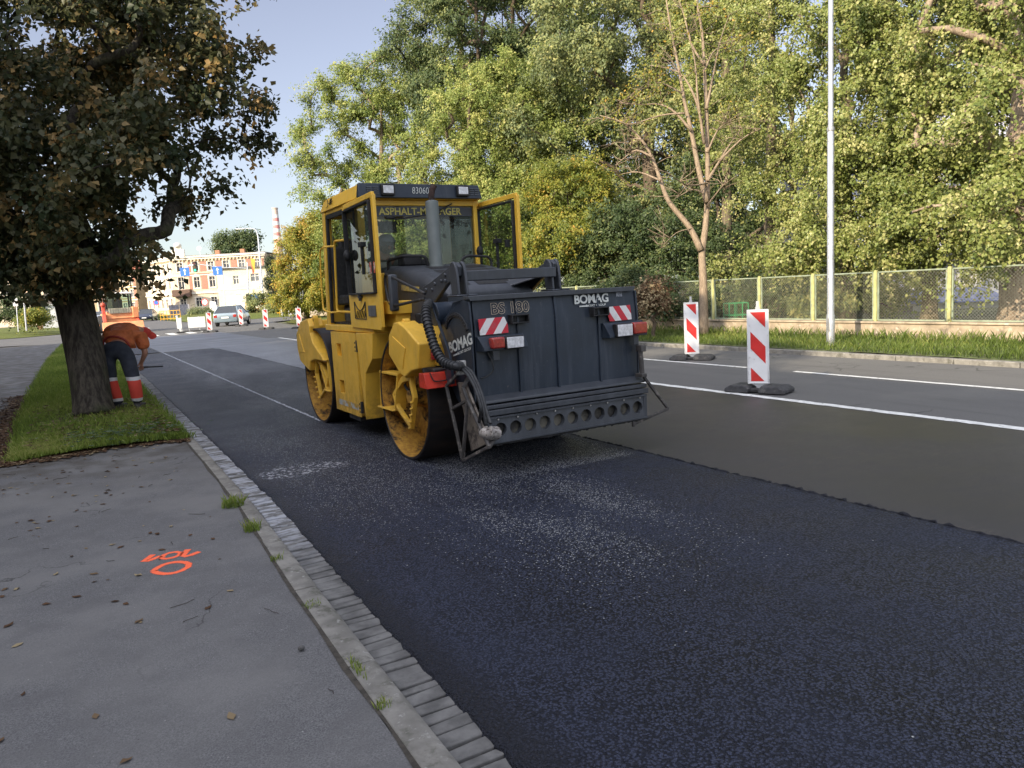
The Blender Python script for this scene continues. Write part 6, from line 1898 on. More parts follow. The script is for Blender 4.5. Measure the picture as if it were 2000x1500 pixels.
def make_car(loc, rz, paint, label, estate=False):
    root = empty('parked_car' if False else 'car', loc, label, 'car', rz=rz)
    # length along local y (front at +y); side profile
    Wd = .87
    low = [(-2.1, .35), (-2.16, .55), (-2.12, .86), (-1.98, .95)]
    secs = [(-2.14, .42, .80, .80), (-2.10, .30, .92, .84), (-1.6, .24, .97, .87), (0, .22, .93, .88), (1.1, .22, .90, .87), (1.75, .26, .80, .83), (2.05, .32, .68, .74), (2.12, .42, .58, .62)]
    mb = MB(); n = 12; rows = []
    for y, zb, zt, w in secs:
        row = []
        for x, z in ((-w * .9, zb), (-w, zb + .12), (-w * 1.0, zb + (zt - zb) * .62), (-w * .93, zt - .02), (-w * .8, zt), (w * .8, zt), (w * .93, zt - .02), (w * 1.0, zb + (zt - zb) * .62), (w, zb + .12), (w * .9, zb)): row.append((x, y, z))
        rows.append(row)
    m = len(rows[0])
    vs = [p for r0 in rows for p in r0]; fs = []
    for k in range(len(rows) - 1):
        for i in range(m - 1): fs.append((k * m + i, k * m + i + 1, (k + 1) * m + i + 1, (k + 1) * m + i))
        fs.append((k * m + m - 1, k * m, (k + 1) * m, (k + 1) * m + m - 1))
    fs += [tuple(range(m)), tuple(range((len(rows) - 1) * m, len(rows) * m))]
    mb.add(vs, fs)
    body = pl(mb, 'body', paint, root, bevel=.02, sharp=40)
    yr, yf = (-2.0, 1.05)
    A = [(-.82, yr + .15, .93), (.82, yr + .15, .93), (.80, yf, .90), (-.80, yf, .90)]; Bt = [(-.62, yr + (.35 if estate else .75), 1.40), (.62, yr + (.35 if estate else .75), 1.40), (.60, yf - .85, 1.42), (-.60, yf - .85, 1.42)]
    mb = MB(); mb.add(A + Bt, [(0, 1, 5, 4), (1, 2, 6, 5), (2, 3, 7, 6), (3, 0, 4, 7)]); pl(mb, 'windows', M_CGLASS, root)
    mb = MB()
    e = [(x * 1.0, y, z + .0) for x, y, z in Bt]; mb.prism(e, (0, 0, .035))
    for i in range(4): mb.bar(A[i], Bt[i], .07, .05)
    for sx in (-1, 1): mb.bar((sx * .815, -.35, .93), (sx * .625, -.3, 1.40), .07, .03)
    pl(mb, 'roof', paint, root, bevel=.015)
    for sx in (-1, 1):
        for yy in (-1.3, 1.3):
            mb = MB(); mb.lathe((sx * .70, yy, .31), (sx, 0, 0), [(.2, 0), (.31, .01), (.315, .16), (.29, .18), (.2, .18)], 24, False, False); w_ = pl(mb, 'wheel', M_TYRE, root)
            mb = MB(); mb.lathe((sx * .86, yy, .31), (sx, 0, 0), [(.205, .01), (.19, .02), (.05, .005), (.0001, .005)], 20, False, False); pl(mb, 'rim', M_RIM, w_)
        mb = MB(); mb.obox((sx * .66, -2.10, .72), (.24, .1, .2)); pl(mb, 'tail_light', RLENS, root, bevel=.02)
        mb = MB(); mb.obox((sx * .58, 2.0, .60), (.3, .14, .13)); pl(mb, 'headlight', WLENS, root, bevel=.02)
        mb = MB(); mb.obox((sx * .93, .75, .95), (.16, .1, .12)); pl(mb, 'wing_mirror', paint, root, bevel=.03)
    for yy, zz in ((-2.17, .62), (2.14, .42)):
        mb = MB(); mb.obox((0, yy, zz), (.5, .02, .11)); pl(mb, 'number_plate', M_WHITE, root)
    return root


make_car((10.4, 58.6, -.03), -.42, car_paint('paint_silver_blue', (.26, .33, .38)), 'silver blue saloon car turning away beyond the beacons')
make_car((8.3, 103, -.03), math.pi - .25, car_paint('paint_dark_blue', (.03, .04, .07)), 'dark car facing the camera beside the orange loader')
make_car((5.0, 122, .0), math.pi + 1.2, car_paint('paint_grey', (.2, .22, .27)), 'pale grey car parked far off left of the orange loader', True)

# orange loader standing at the end of the works
OR = pm('loader_orange', (.78, .33, .15), .5, var=.15, vs=3, dirt=((.4, .16, .06), 6, .55, .75)); ORR = pm('loader_red', (.6, .09, .05), .55, var=.2, vs=3)
LD = empty('wheel_loader', (3.05, 58.5, -.03), 'orange wheel loader with a glazed cab facing the camera', 'loader', rz=.06)
mb = MB(); mb.bx(-.95, 1.0, -.4, 2.6, .75, 1.35); mb.prism([(-.8, -.45, 1.0), (.95, -.45, 1.0), (.95, -.2, 1.5), (-.8, -.2, 1.5)], (0, .8, 0)); mb.bx(.72, 1.1, -.6, .5, 1.0, 1.75); pl(mb, 'body', OR, LD, bevel=.04)
mb = MB(); mb.bx(-.7, .7, -.46, -.4, 1.35, 1.7)
for k in range(9): mb.bx(-.68 + k * .155, -.62 + k * .155, -.5, -.45, 1.37, 1.68)
pl(mb, 'radiator_grille', pm('grille_cream', (.4, .38, .3), .6), LD)
mb = MB(); mb.bx(-.78, .78, 0, 1.3, 1.7, 2.62); pl(mb, 'cab_window', mat_glass('loader_glass', (.55, .68, .62), 1.4), LD)
for xx in (-.78, .78):
    for yy in (0, 1.3): mb = MB(); mb.bx(xx - .05, xx + .05, yy - .05, yy + .05, 1.65, 2.64); pl(mb, 'cab_post', BLKM, LD)
mb = MB(); mb.bx(-.03, .03, -.04, .02, 1.7, 2.62); pl(mb, 'cab_post', BLKM, LD)
mb = MB(); mb.bx(-.88, .88, -.15, 1.45, 2.62, 2.76); pl(mb, 'cab_roof', M_WHITE, LD, bevel=.05)
mb = MB(); mb.bx(-.3, .3, .7, 1.0, 1.6, 2.3); pl(mb, 'seat', BLK, LD)
for sx in (-1, 1):
    for yy in (.2, 2.4):
        mb = MB(); mb.lathe((sx * .75, yy, .62), (sx, 0, 0), [(.25, 0), (.6, .02), (.62, .1), (.62, .32), (.58, .4), (.25, .36)], 28, False, False); w_ = pl(mb, 'wheel', M_TYRE, LD); mb = MB(); mb.lathe((sx * .98, yy, .62), (sx, 0, 0), [(.26, .1), (.2, .05), (.0001, .05)], 18, False, False); pl(mb, 'rim', OR, w_)
mb = MB(); mb.bar((-1.0, -.2, 1.3), (-1.05, -1.0, .7), .22, .3); mb.bar((-1.0, -.3, 1.2), (-1.0, -.2, 2.0), .2, .2); mb.sph((-1.0, -.25, 1.95), .16)
pl(mb, 'lift_arm', ORR, LD, bevel=.03)
mb = MB(); mb.bar((1.0, -.2, 1.0), (1.0, -1.0, .6), .16, .25); pl(mb, 'lift_arm', ORR, LD, bevel=.03)
mb = MB(); mb.prism([(-1.25, -1.0, .1), (-1.25, -1.6, .1), (-1.25, -1.1, .8)], (2.5, 0, 0)); pl(mb, 'bucket', OR, LD, bevel=.02)
for sx in (-.6, .6):
    mb = MB(); mb.cyl((sx, -.05, 2.74), (sx, -.05, 2.86), .06, n=10); pl(mb, 'work_light', WLENS, LD)

# ------------------------------------------------------------------ buildings
def stucco(name, col, stain=.3):
    return pm(name, col, .9, var=.12, vs=.6, bump=.25, bs=12, dirt=[([c * (1 - stain) for c in col], .8, .5, .75), ([c * .75 for c in col], 3, .58, .75)], spec=.2)


def brick(name, c0, c1):
    t = NT(name)
    b = t.node('ShaderNodeTexBrick'); b.inputs['Scale'].default_value = 5.; b.inputs['Color1'].default_value = (*c0, 1); b.inputs['Color2'].default_value = (*c1, 1); b.inputs['Mortar'].default_value = (.4, .33, .27, 1); b.inputs['Mortar Size'].default_value = .015
    v = t.node('ShaderNodeCombineXYZ'); X, Y, Z = t.sep(); t.link(t.math('ADD', X, Y), v.inputs[0]); t.link(Z, v.inputs[1]); t.link(v.outputs[0], b.inputs['Vector'])
    return t.fin(b.outputs['Color'], .9, None, 0, .2)


ST_CREAM, ST_YEL, ST_BEIGE, ST_GREY = stucco('cream_stucco', (.62, .51, .38)), stucco('pale_yellow_stucco', (.66, .6, .44), .15), stucco('beige_stucco', (.6, .46, .3)), stucco('lilac_stucco', (.5, .5, .58), .15)
BRK, BRK2 = brick('red_brick', (.45, .2, .14), (.4, .16, .11)), brick('orange_brick', (.42, .2, .11), (.34, .15, .08))
TRIM = stucco('white_trim', (.8, .74, .63), .12)
ROOFG = pm('roof_felt', (.12, .11, .105), .9, var=.2, vs=1); ROOFT = pm('roof_tile', (.3, .1, .05), .85, var=.3, vs=6)
PANE = pm('window_pane', (.05, .058, .07), .06, var=.4, vs=1.1, spec=.8)
WFR = pm('window_frame', (.75, .73, .68), .6)


class Face:
    """a facade plane: o = lower left corner, u = horizontal axis seen from outside"""
    def __init__(s, root, o, u):
        s.root, s.o, s.u = root, V3(o), V3(u).normalized(); s.n = s.u.cross(UP)

    def p(s, a, z, d=0.): return s.o + s.u * a + UP * z + s.n * d

    def slab(s, name, mat, a0, a1, z0, z1, d0, d1, parent=None, bevel=0):
        mb = MB(); mb.prism([s.p(a0, z0, d0), s.p(a1, z0, d0), s.p(a1, z1, d0), s.p(a0, z1, d0)], s.n * (d1 - d0))
        o = pw(mb, name, mat, s.root, bevel=bevel)
        if parent is not None: o.parent = parent; o.location = (0, 0, 0)
        return o

    def wall(s, mat, w, z0, z1, holes, depth=.18, parent=None):
        """wall skin with recessed window reveals"""
        mb = MB(); mb.panel_holes(s.p(0, z0, 0), s.u, UP, s.n, w, z1 - z0, [(a, b, c - z0, d - z0) for a, b, c, d in holes if c >= z0 and d <= z1], depth, back=False)
        return pw(mb, 'wall', mat, s.root, sharp=20)

    def window(s, a0, a1, z0, z1, depth=.16, trim=True, hood=False):
        w, h = a1 - a0, z1 - z0; f = .07
        mb = MB()
        for q in ((a0, a0 + f, z0, z1), (a1 - f, a1, z0, z1), (a0 + f, a1 - f, z0, z0 + f), (a0 + f, a1 - f, z1 - f, z1), ((a0 + a1) / 2 - .04, (a0 + a1) / 2 + .04, z0 + f, z1 - f), (a0 + f, a1 - f, z0 + h * .66, z0 + h * .66 + .07)):
            mb.prism([s.p(q[0], q[2], -depth), s.p(q[1], q[2], -depth), s.p(q[1], q[3], -depth), s.p(q[0], q[3], -depth)], s.n * .05)
        if trim:
            for q in ((a0 - .15, a0, z0 - .05, z1 + .15), (a1, a1 + .15, z0 - .05, z1 + .15), (a0, a1, z1, z1 + .15), (a0 - .2, a1 + .2, z0 - .17, z0 - .05)):
                mb.prism([s.p(q[0], q[2], .003), s.p(q[1], q[2], .003), s.p(q[1], q[3], .003), s.p(q[0], q[3], .003)], s.n * .07)
        if hood:
            mb.prism([s.p(a0 - .3, z1 + .16, .0), s.p(a1 + .3, z1 + .16, .0), s.p((a0 + a1) / 2, z1 + .65, .0)], s.n * .16)
        fr = pw(mb, 'window', TRIM if trim else WFR, s.root)
        mb = MB(); mb.quad(s.p(a0, z0, -depth - .01), s.p(a1, z0, -depth - .01), s.p(a1, z1, -depth - .01), s.p(a0, z1, -depth - .01)); o = pw(mb, 'pane', PANE, s.root, recalc=False); o.parent = fr; o.location = (0, 0, 0)


# corner tenement -------------------------------------------------------------
c0 = at(345, 607, 150); c1 = at(375, 607, 150); c0.z = c1.z = 0.
T = empty('tenement', c0, 'cream and red brick corner tenement with a balcony and ornate parapet', 'building')
S_ = 150 / 1480.
ZR = 10.9
right = Face(T, c1, CXH); WR = 15.2
bay = Face(T, c0, CXH); WB = (c1 - c0).length
ld = (-CXH + CFH * 1.0).normalized(); WL = 15.
left = Face(T, c0 + ld * WL, -ld)
hol = []
cols = [1.0 + 3.05 * k for k in range(5)]
for z0, z1 in ((1.2, 3.0), (4.9, 7.0), (8.2, 9.9)):
    for c in cols: hol.append((c, c + 1.15, z0, z1))
right.wall(ST_CREAM, WR, -.5, 3.9, hol); right.wall(ST_CREAM, WR, 3.9, ZR, hol)
for c in cols:
    right.window(c, c + 1.15, 1.2, 3.0); right.window(c, c + 1.15, 4.9, 7.0, hood=True); right.window(c, c + 1.15, 8.2, 9.9)
for k in range(-1, 5):                                           # brick panels between the windows
    a0 = 0.1 if k < 0 else cols[k] + 1.15 + .34; a1 = (cols[k + 1] - .34) if k < 4 else WR - .1
    if a1 - a0 > .15:
        for z0, z1 in ((4.6, 7.2), (8.05, 10.0)): right.slab('brick_panel', BRK, a0, a1, z0, z1, .0, .05)
right.slab('brick_panel', BRK, .2, WR - .2, 7.45, 7.75, 0, .05)
hb = [(.95, 2.1, 1.0, 2.9), (.95, 2.1, 4.7, 7.1), (.95, 2.1, 8.2, 9.9)]
bay.wall(ST_CREAM, WB, -.5, ZR, hb)
for q in hb: bay.window(*q, hood=q[2] == 4.7)
hl_ = []
for k in range(6):
    for z0, z1 in ((1.2, 3.0), (4.9, 7.0), (8.2, 9.9)): hl_.append((1.0 + 2.35 * k, 2.0 + 2.35 * k, z0, z1))
left.wall(ST_CREAM, WL, -.5, ZR, hl_)
for q in hl_: left.window(*q)
for k in range(7): left.slab('pilaster', TRIM, .1 + 2.35 * k, .6 + 2.35 * k, 3.9, ZR - .5, .0, .14)
for f, w in ((right, WR), (bay, WB), (left, WL)):
    f.slab('string_course', TRIM, -.05, w + .05, 3.75, 4.05, .004, .2); f.slab('string_course', TRIM, 0, w, 7.3, 7.45, .006, .12)
    f.slab('cornice', TRIM, -.3, w + .3, ZR - .45, ZR - .1, .002, .35); f.slab('cornice', TRIM, -.5, w + .5, ZR - .1, ZR + .2, -.3, .6)
    mb = MB(); n = int(w / .7)
    for k in range(n): mb.prism([f.p(.1 + k * .7, ZR - .8, .003), f.p(.4 + k * .7, ZR - .8, .003), f.p(.4 + k * .7, ZR - .45, .003), f.p(.1 + k * .7, ZR - .45, .003)], f.n * .3)
    pw(mb, 'cornice_brackets', ST_BEIGE, T)['kind'] = 'stuff'  # row of separate cornice brackets in one mesh
    f.slab('plinth', ST_BEIGE, 0, w, -.6, .7, .01, .12)
mb = MB(); mb.prism([right.p(WR, ZR + .15), right.p(0, ZR + .15), bay.p(0, ZR + .15), left.p(0, ZR + .15), left.p(0, ZR + .15, -10), right.p(WR, ZR + .15, -14)], UP * .2); pw(mb, 'roof', ROOFG, T)
mb = MB(); mb.prism([right.p(WR, -.5), right.p(WR, -.5, -12), left.p(0, -.5, -10), left.p(0, -.5)], UP * (ZR + .5)); pw(mb, 'rear_wall', ST_BEIGE, T)
bay.slab('parapet', TRIM, .3, WB - .3, ZR + .2, ZR + 1.6, -.3, .1); bay.slab('parapet', TRIM, .8, WB - .8, ZR + 1.6, ZR + 2.3, -.25, .05)
mb = MB(); mb.sph(tuple(bay.p(WB / 2, ZR + 2.4, -.1)), (.75, .75, .55), 16, 8); pw(mb, 'finial', TRIM, T)
right.slab('balcony', pm('balcony_brown', (.12, .07, .05), .7), -3.1, 1.2 - .8, 3.3, 4.7, .15, 1.1)
for a in (4.5, 9.5): right.slab('chimney', BRK2, a, a + .9, ZR, ZR + 1.3, -4, -3.2)
mb = MB(); a = right.p(-.6 + 2.6, ZR, -2); mb.tube([a, a + UP * 1.8], .03, 5); mb.lathe(tuple(a + UP * 1.7 - CFH * .2), tuple(-CFH + UP * .3), [(.02, 0), (.45, .18)], 16, False, False); pw(mb, 'satellite_dish', M_WHITE, T)

# pale two-storey house in front of it ----------------------------------------------
a0 = at(430, 607, 126); a0.z = 0
AN = empty('pale_house', a0, 'pale yellow flat roofed house standing before the tenement', 'building')
fa = Face(AN, a0, CXH); WA = 8.9
ha = [(2.7, 3.6, 4.6, 6.0), (5.6, 7.0, 4.9, 6.2), (2.9, 3.7, 1.6, 2.9), (6.0, 7.0, 1.6, 2.9)]
fa.wall(ST_YEL, WA, -.5, 7.2, ha)
for q in ha: fa.window(*q, trim=False)
fa.slab('roof', ROOFG, -.4, WA + .6, 7.2, 7.42, -9, .45); fa.slab('string_course', TRIM, 0, WA, 3.75, 3.9, .003, .06)
mb = MB(); mb.prism([fa.p(0, -.5, -.25), fa.p(WA, -.5, -.25), fa.p(WA + 1, -.5, -9), fa.p(1, -.5, -9)], UP * 7.65); pw(mb, 'rear_wall', ST_YEL, AN)
fs2 = Face(AN, fa.p(WA, 0), CFH * 1.0 + CXH * .12)
fs2.wall(ST_YEL, 9, -.5, 7.2, [(2, 3, 4.6, 6), (5, 6, 4.6, 6)])
for q in ((2, 3, 4.6, 6), (5, 6, 4.6, 6)): fs2.window(*q, trim=False)
q = at(461, 592, 121)
r_ = flat_sign('hoarding', 'white poster hoarding in front of the pale house', q, 2.7, 2.5, arrow=False, mat=pm('hoarding', (.76, .75, .72), .6, var=.1, vs=2, dirt=((.6, .5, .25), 1.4, .55, .62)), cat='hoarding')
mb = MB()
for s in (-1.1, 1.1): mb.tube([q + CXH * s + CFH * .05 - UP * 2.6, q + CXH * s + CFH * .05 + UP * 1.1], .06, 6)
pw(mb, 'posts', M_GALV, r_)
q = at(416, 599, 112); mb = MB()
mb.prism([q - CXH * .6 - UP * .9, q + CXH * .65 - UP * .7, q + CXH * .45 + UP * .7, q - CXH * .4 + UP * .8], CFH * .1)
tag(_build(mb, 'white_sack', pm('sack_white', (.8, .8, .78), .8, var=.1, vs=3), org=q, bevel=.1), 'bulky white sack standing by the speed plate', 'sack')
# grey gate panels in front of the tenement ground floor
q = at(343, 605, 140); r_ = empty('timber_gate', (q.x, q.y, 0), 'grey slatted gate leaf before the tenement wall', 'gate')
for k, s in enumerate((-1.2, .8)):
    mb = MB(); mb.prism([q + CXH * s - UP * 1.6, q + CXH * (s + 1.8) - UP * 1.6, q + CXH * (s + 1.8) + UP * .9, q + CXH * s + UP * .9], CFH * .08); pw(mb, 'gate_leaf', pm('gate_grey', (.25, .25, .28), .8, var=.3, vs=3), r_)

# houses on the left behind the linden ---------------------------------------------------
def terrace(name, label, u0, u1, d, floors, mat, top, roof, turn=0., brick_mat=None, cols=4):
    o = at(u0, 612, d); o.z = 0; uu = (CXH + CFH * turn).normalized(); w = (at(u1, 612, d) - at(u0, 612, d)).length
    r0 = empty(name, o, label, 'building'); f = Face(r0, o, uu); hh = []
    for k in range(cols):
        for j in range(floors):
            a = w * (k + .28) / cols; hh.append((a, a + min(1.3, w / cols * .45), 1.2 + j * 3.2, 3.0 + j * 3.2))
    f.wall(mat, w, -.5, top, hh)
    for q_ in hh: f.window(*q_)
    f.slab('cornice', TRIM, -.2, w + .2, top - .3, top, .004, .4)
    for j in range(1, floors): f.slab('string_course', TRIM, 0, w, j * 3.2 + .4, j * 3.2 + .6, .004, .12)
    if brick_mat: f.slab('brick_panel', brick_mat, w * .02, w * .06, .8, top - .4, .003, .08); f.slab('brick_panel', brick_mat, w * .92, w * .98, .8, top - .4, .003, .08)
    mb = MB(); mb.prism([f.p(0, -.5, -.3), f.p(w, -.5, -.3), f.p(w, -.5, -10), f.p(0, -.5, -10)], UP * (top + .4)); pw(mb, 'rear_wall', mat, r0)
    mb = MB(); A = [f.p(-.3, top, .4), f.p(w + .3, top, .4), f.p(w + .3, top, -10), f.p(-.3, top, -10)]; m0, m1_ = f.p(1, top + 2.6, -4.8), f.p(w - 1, top + 2.6, -4.8)
    mb.add(A + [m0, m1_], [(0, 1, 5, 4), (1, 2, 5), (2, 3, 4, 5), (3, 0, 4)]); pw(mb, 'roof', roof, r0)
    f.slab('chimney', BRK2, w * .3, w * .3 + .9, top + 1, top + 3.4, -4.6, -3.8)
    return r0


terrace('brick_house', 'orange brick house behind the trunk of the linden', 100, 200, 128, 3, ST_BEIGE, 10.6, ROOFT, .25, BRK2, 5)
terrace('tan_house', 'tan rendered house between the linden and the tenement', 205, 276, 190, 3, stucco('tan_stucco', (.52, .36, .2)), 11., ROOFT, -.1, BRK, 4)
terrace('town_house', 'pale house glimpsed through the leaves at the left edge', -60, 82, 110, 3, ST_CREAM, 9.5, ROOFT, .1, None, 5)
q = at(74, 606, 75); mb = MB(); mb.bx(q.x - .25, q.x + .25, q.y - .2, q.y + .2, -.05, 2.6); tag(_build(mb, 'brick_pier', BRK2, org=V3((q.x, q.y, 0))), 'orange brick gate pier at the end of the dark hedge', 'pier')
q = at(97, 612, 80); mb = MB(); mb.obox((q.x, q.y + 2, 1.2), (2.6, 3.5, 2.4)); mb.obox((q.x, q.y + 2, 2.45), (2.9, 3.8, .12))
tag(_build(mb, 'white_kiosk', pm('kiosk_white', (.62, .62, .6), .7, var=.2, vs=1), org=V3((q.x, q.y + 2, 0))), 'small pale kiosk beyond the side road left of the trunk', 'kiosk')
# factory chimney
cb = at(551, 560, 330); cb.z = 0; ct = at(541, 408, 330)
CHM = empty('factory_chimney', cb, 'tall brick factory chimney with red and white bands', 'chimney')
t = NT('banded_brick'); X_, Y_, Z_ = t.sep()
bnd = t.math('FRACT', t.math('DIVIDE', t.math('SUBTRACT', Z_, 23.), 3.05))
col = t.mix(t.math('LESS_THAN', bnd, .5), (.72, .68, .64), (.55, .12, .09))
col = t.mix(t.math('GREATER_THAN', Z_, 38.2), col, (.5, .36, .27)); col = t.mix(t.math('LESS_THAN', Z_, 26.2), col, (.55, .33, .25))
t.fin(t.mix(.22, col, (.6, .62, .68)), .9, None, 0, .2)
mb = MB(); mb.lathe(cb, UP, [(2.1, 0), (1.75, 20), (1.15, ct.z - .6), (1.3, ct.z - .5), (1.3, ct.z), (.9, ct.z)], 28); pw(mb, 'shaft', t.mat, CHM)
mb = MB(); q = at(559, 506, 330); mb.tube([(q.x, q.y, 0), (q.x, q.y, 24)], .35, 8); tag(_build(mb, 'flue_pipe', M_PLAST, org=V3((q.x, q.y, 0))), 'thin grey flue pipe beside the factory chimney', 'pipe')

# buildings of the park side, seen through the trees ----------------------------------
o = at(1650, 620, 34); o.z = -.6
LB = empty('lilac_building', o, 'pale lilac rendered building behind the poplars with a red downpipe', 'building'); f = Face(LB, o, CXH)
hh = [(3.05, 3.65, 1.0, 1.9), (5.1, 5.7, .9, 2.0), (6.6, 7.2, .9, 2.0), (3.6, 4.4, 4.6, 5.9), (5.6, 6.4, 4.6, 5.9)]
f.wall(ST_GREY, 12, -.2, 8.5, hh)
for q_ in hh: f.window(*q_)
mb = MB(); mb.tube([f.p(3.5, .3, .12), f.p(3.6, 3.0, .12)], .11, 10); pw(mb, 'downpipe', pm('downpipe_red', (.45, .07, .04), .6), LB)
mb = MB(); mb.tube([f.p(3.6, 3.0, .12), f.p(3.66, 8.4, .12)], .09, 10); pw(mb, 'downpipe', M_PLAST, LB)
mb = MB(); mb.prism([f.p(0, -.2, -.3), f.p(12, -.2, -.3), f.p(12, -.2, -8), f.p(0, -.2, -8)], UP * 8.9); pw(mb, 'rear_wall', ST_GREY, LB)
f.slab('awning', ROOFG, 3.8, 5.8, 2.3, 2.7, .0, .9)
o = at(1735, 640, 24); o.z = -.3
SD = empty('blue_roofed_shed', o, 'low grey shed with a blue curved roof behind the fence', 'shed'); f = Face(SD, o, CXH)
f.slab('wall', stucco('shed_grey', (.42, .42, .4)), 0, 3.6, -.2, .75, -3, 0)
mb = MB(); pr = [f.p(-.15, .72, .25), f.p(3.75, .62, .25), f.p(3.75, 1.02, -1.2), f.p(-.15, 1.1, -1.2), f.p(3.75, .72, -3.2), f.p(-.15, .72, -3.2)]
mb.add(pr + [p_ + UP * .04 for p_ in pr], [(0, 1, 2, 3), (3, 2, 4, 5), (6, 7, 8, 9), (9, 8, 10, 11), (0, 1, 7, 6)]); M_BROOF = pm('blue_roof', (.14, .18, .34), .45, var=.2, vs=3); pw(mb, 'roof', M_BROOF, SD)
mb = MB(); n = 10; pr = [f.p(.45 + .42 * math.cos(math.pi - k * math.pi / n) * 1.0, .62 + .34 * math.sin(k * math.pi / n), .35) for k in range(n + 1)]
for a, b2 in zip(pr, pr[1:]): mb.quad(a, b2, b2 - f.n * .9, a - f.n * .9)
pw(mb, 'porch_roof', M_BROOF, SD, recalc=False)
f.slab('door', pm('shed_door', (.16, .14, .12), .7), .15, .75, -.2, .62, .005, .03)
o = at(1455, 560, 62); o.z = 0
BB = empty('beige_building', o, 'beige building glimpsed between the bare tree and the lamp post', 'building'); f = Face(BB, o, CXH)
hh = [(1.6, 2.5, 1.2, 2.6), (1.6, 2.5, 3.7, 5.0), (3.9, 4.8, 1.2, 2.6), (3.9, 4.8, 3.7, 5.0)]
f.wall(ST_BEIGE, 7, -.5, 6.3, hh)
for q_ in hh: f.window(*q_)
mb = MB(); mb.prism([f.p(0, -.5, -.3), f.p(7, -.5, -.3), f.p(7, -.5, -8), f.p(0, -.5, -8)], UP * 6.6); pw(mb, 'rear_wall', ST_BEIGE, BB)
f.slab('roof', ROOFG, -.4, 7.4, 6.3, 6.6, -8, .5)
# green climbing frame
o = at(1443, 622, 20.5); o.z = .12
CFm = empty('climbing_frame', o, 'green steel climbing frame behind the fence beside the near beacon', 'climbing frame')
mb = MB(); gx, gz, gy = .52, .72, .5
P_ = lambda a, b, c: o + CXH * a + CFH * c + UP * b
for c in (0, gy):
    for b in (.1, gz * .55, gz): mb.tube([P_(-gx / 2, b, c), P_(gx / 2, b, c)], .014, 6)
    for a in (-gx / 2, -.1, .1, gx / 2): mb.tube([P_(a, 0, c), P_(a, gz, c)], .014, 6)
for a in (-gx / 2, gx / 2):
    for b in (.1, gz * .55, gz): mb.tube([P_(a, b, 0), P_(a, b, gy)], .014, 6)
pw(mb, 'frame', pm('climb_green', (.04, .3, .1), .5), CFm)

# ------------------------------------------------------------------ people
def skin_fig(name, nodes, edges, root_i, mats, parent, sub=2, org=None, matfn=None):
    """one continuous surface grown round a joint skeleton: nodes = [(point, (rx, ry))]"""
    o = V3(org)
    me = bpy.data.meshes.new(name)
    me.from_pydata([tuple(V3(p) - o) for p, r in nodes], edges, [])
    for m in (mats if isinstance(mats, list) else [mats]): me.materials.append(m)
    ob = bpy.data.objects.new(name, me); COL.objects.link(ob)
    sk = ob.modifiers.new('skin', 'SKIN'); sk.use_smooth_shade = True; sk.branch_smoothing = .4
    for i, (p, r) in enumerate(nodes):
        d = me.skin_vertices[0].data[i]; d.radius = r if hasattr(r, '__len__') else (r, r); d.use_root = i == root_i
    s = ob.modifiers.new('sub', 'SUBSURF'); s.levels = 1; s.render_levels = sub
    ob.parent = parent; ob.location = (0, 0, 0) if parent is not None else o
    return ob


SKIN = pm('skin', (.48, .25, .17), .55, var=.12, vs=20, spec=.4)
HAIR = pm('grey_hair', (.16, .13, .11), .9, var=.4, vs=60, bump=.4, bs=200)
ORS = pm('orange_shirt', (.66, .18, .06), .85, var=.18, vs=5, bump=.9, bs=9, bd=.05, dirt=((.45, .13, .06), 5, .5, .75))
CAPR = pm('red_cap', (.62, .055, .035), .75, var=.15, vs=10)
BOOT = pm('work_boot', (.035, .033, .032), .7, var=.3, vs=15)


def mat_trousers():
    t = NT('work_trousers')
    X, Y, Z = t.sep()
    n = t.math('MULTIPLY', t.math('SUBTRACT', t.noise(6, 3), .5), .03)
    z = t.math('ADD', Z, n)
    def band(a, b): return t.math('MULTIPLY', t.math('GREATER_THAN', z, a), t.math('LESS_THAN', z, b))
    c = t.mix(t.ramp(t.noise(8, 4), .3, .7), (.026, .031, .042), (.045, .05, .064))
    c = t.mix(band(.155, .485), c, (.66, .08, .055))
    c = t.mix(t.math('MAXIMUM', band(.12, .165), band(.44, .495)), c, (.62, .63, .64))
    return t.fin(c, .85, t.bump(t.noise(18, 4), .5, .02), 0, .25)


TRO = mat_trousers()
mp = at(250, 789, 11.5); mp.z = .085
MAN = empty('person', mp, 'worker in orange shirt and red cap bending over beside the leaning tree', 'person')
F_ = CFH                                                # the man faces away from the camera
pel, wst = at(226, 688, 11.55), at(229, 672, 11.72)
ch1, ch2 = at(238, 655, 11.98), at(250, 645, 12.2)
nck, hd0, hd1 = at(266, 642, 12.38), at(277, 647, 12.5), at(285, 657, 12.58)
hR, hL = at(243, 692, 11.55), at(211, 691, 11.55)
kR, kL = at(263, 748, 11.42), at(217, 747, 11.48)
aR, aL = at(269, 782, 11.55), at(231, 776, 11.62)
tR, tL = at(272, 786, 11.75), at(236, 781, 11.8)
for p_ in (tR, tL): p_.z = .10
for p_ in (aR, aL): p_.z = .15
sR, sL = at(275, 657, 12.15), at(228, 640, 12.2)
eR, wR_ = at(284, 690, 12.2), at(276, 708, 12.3)
eL, wL_ = at(204, 655, 12.3), at(193, 678, 12.2)


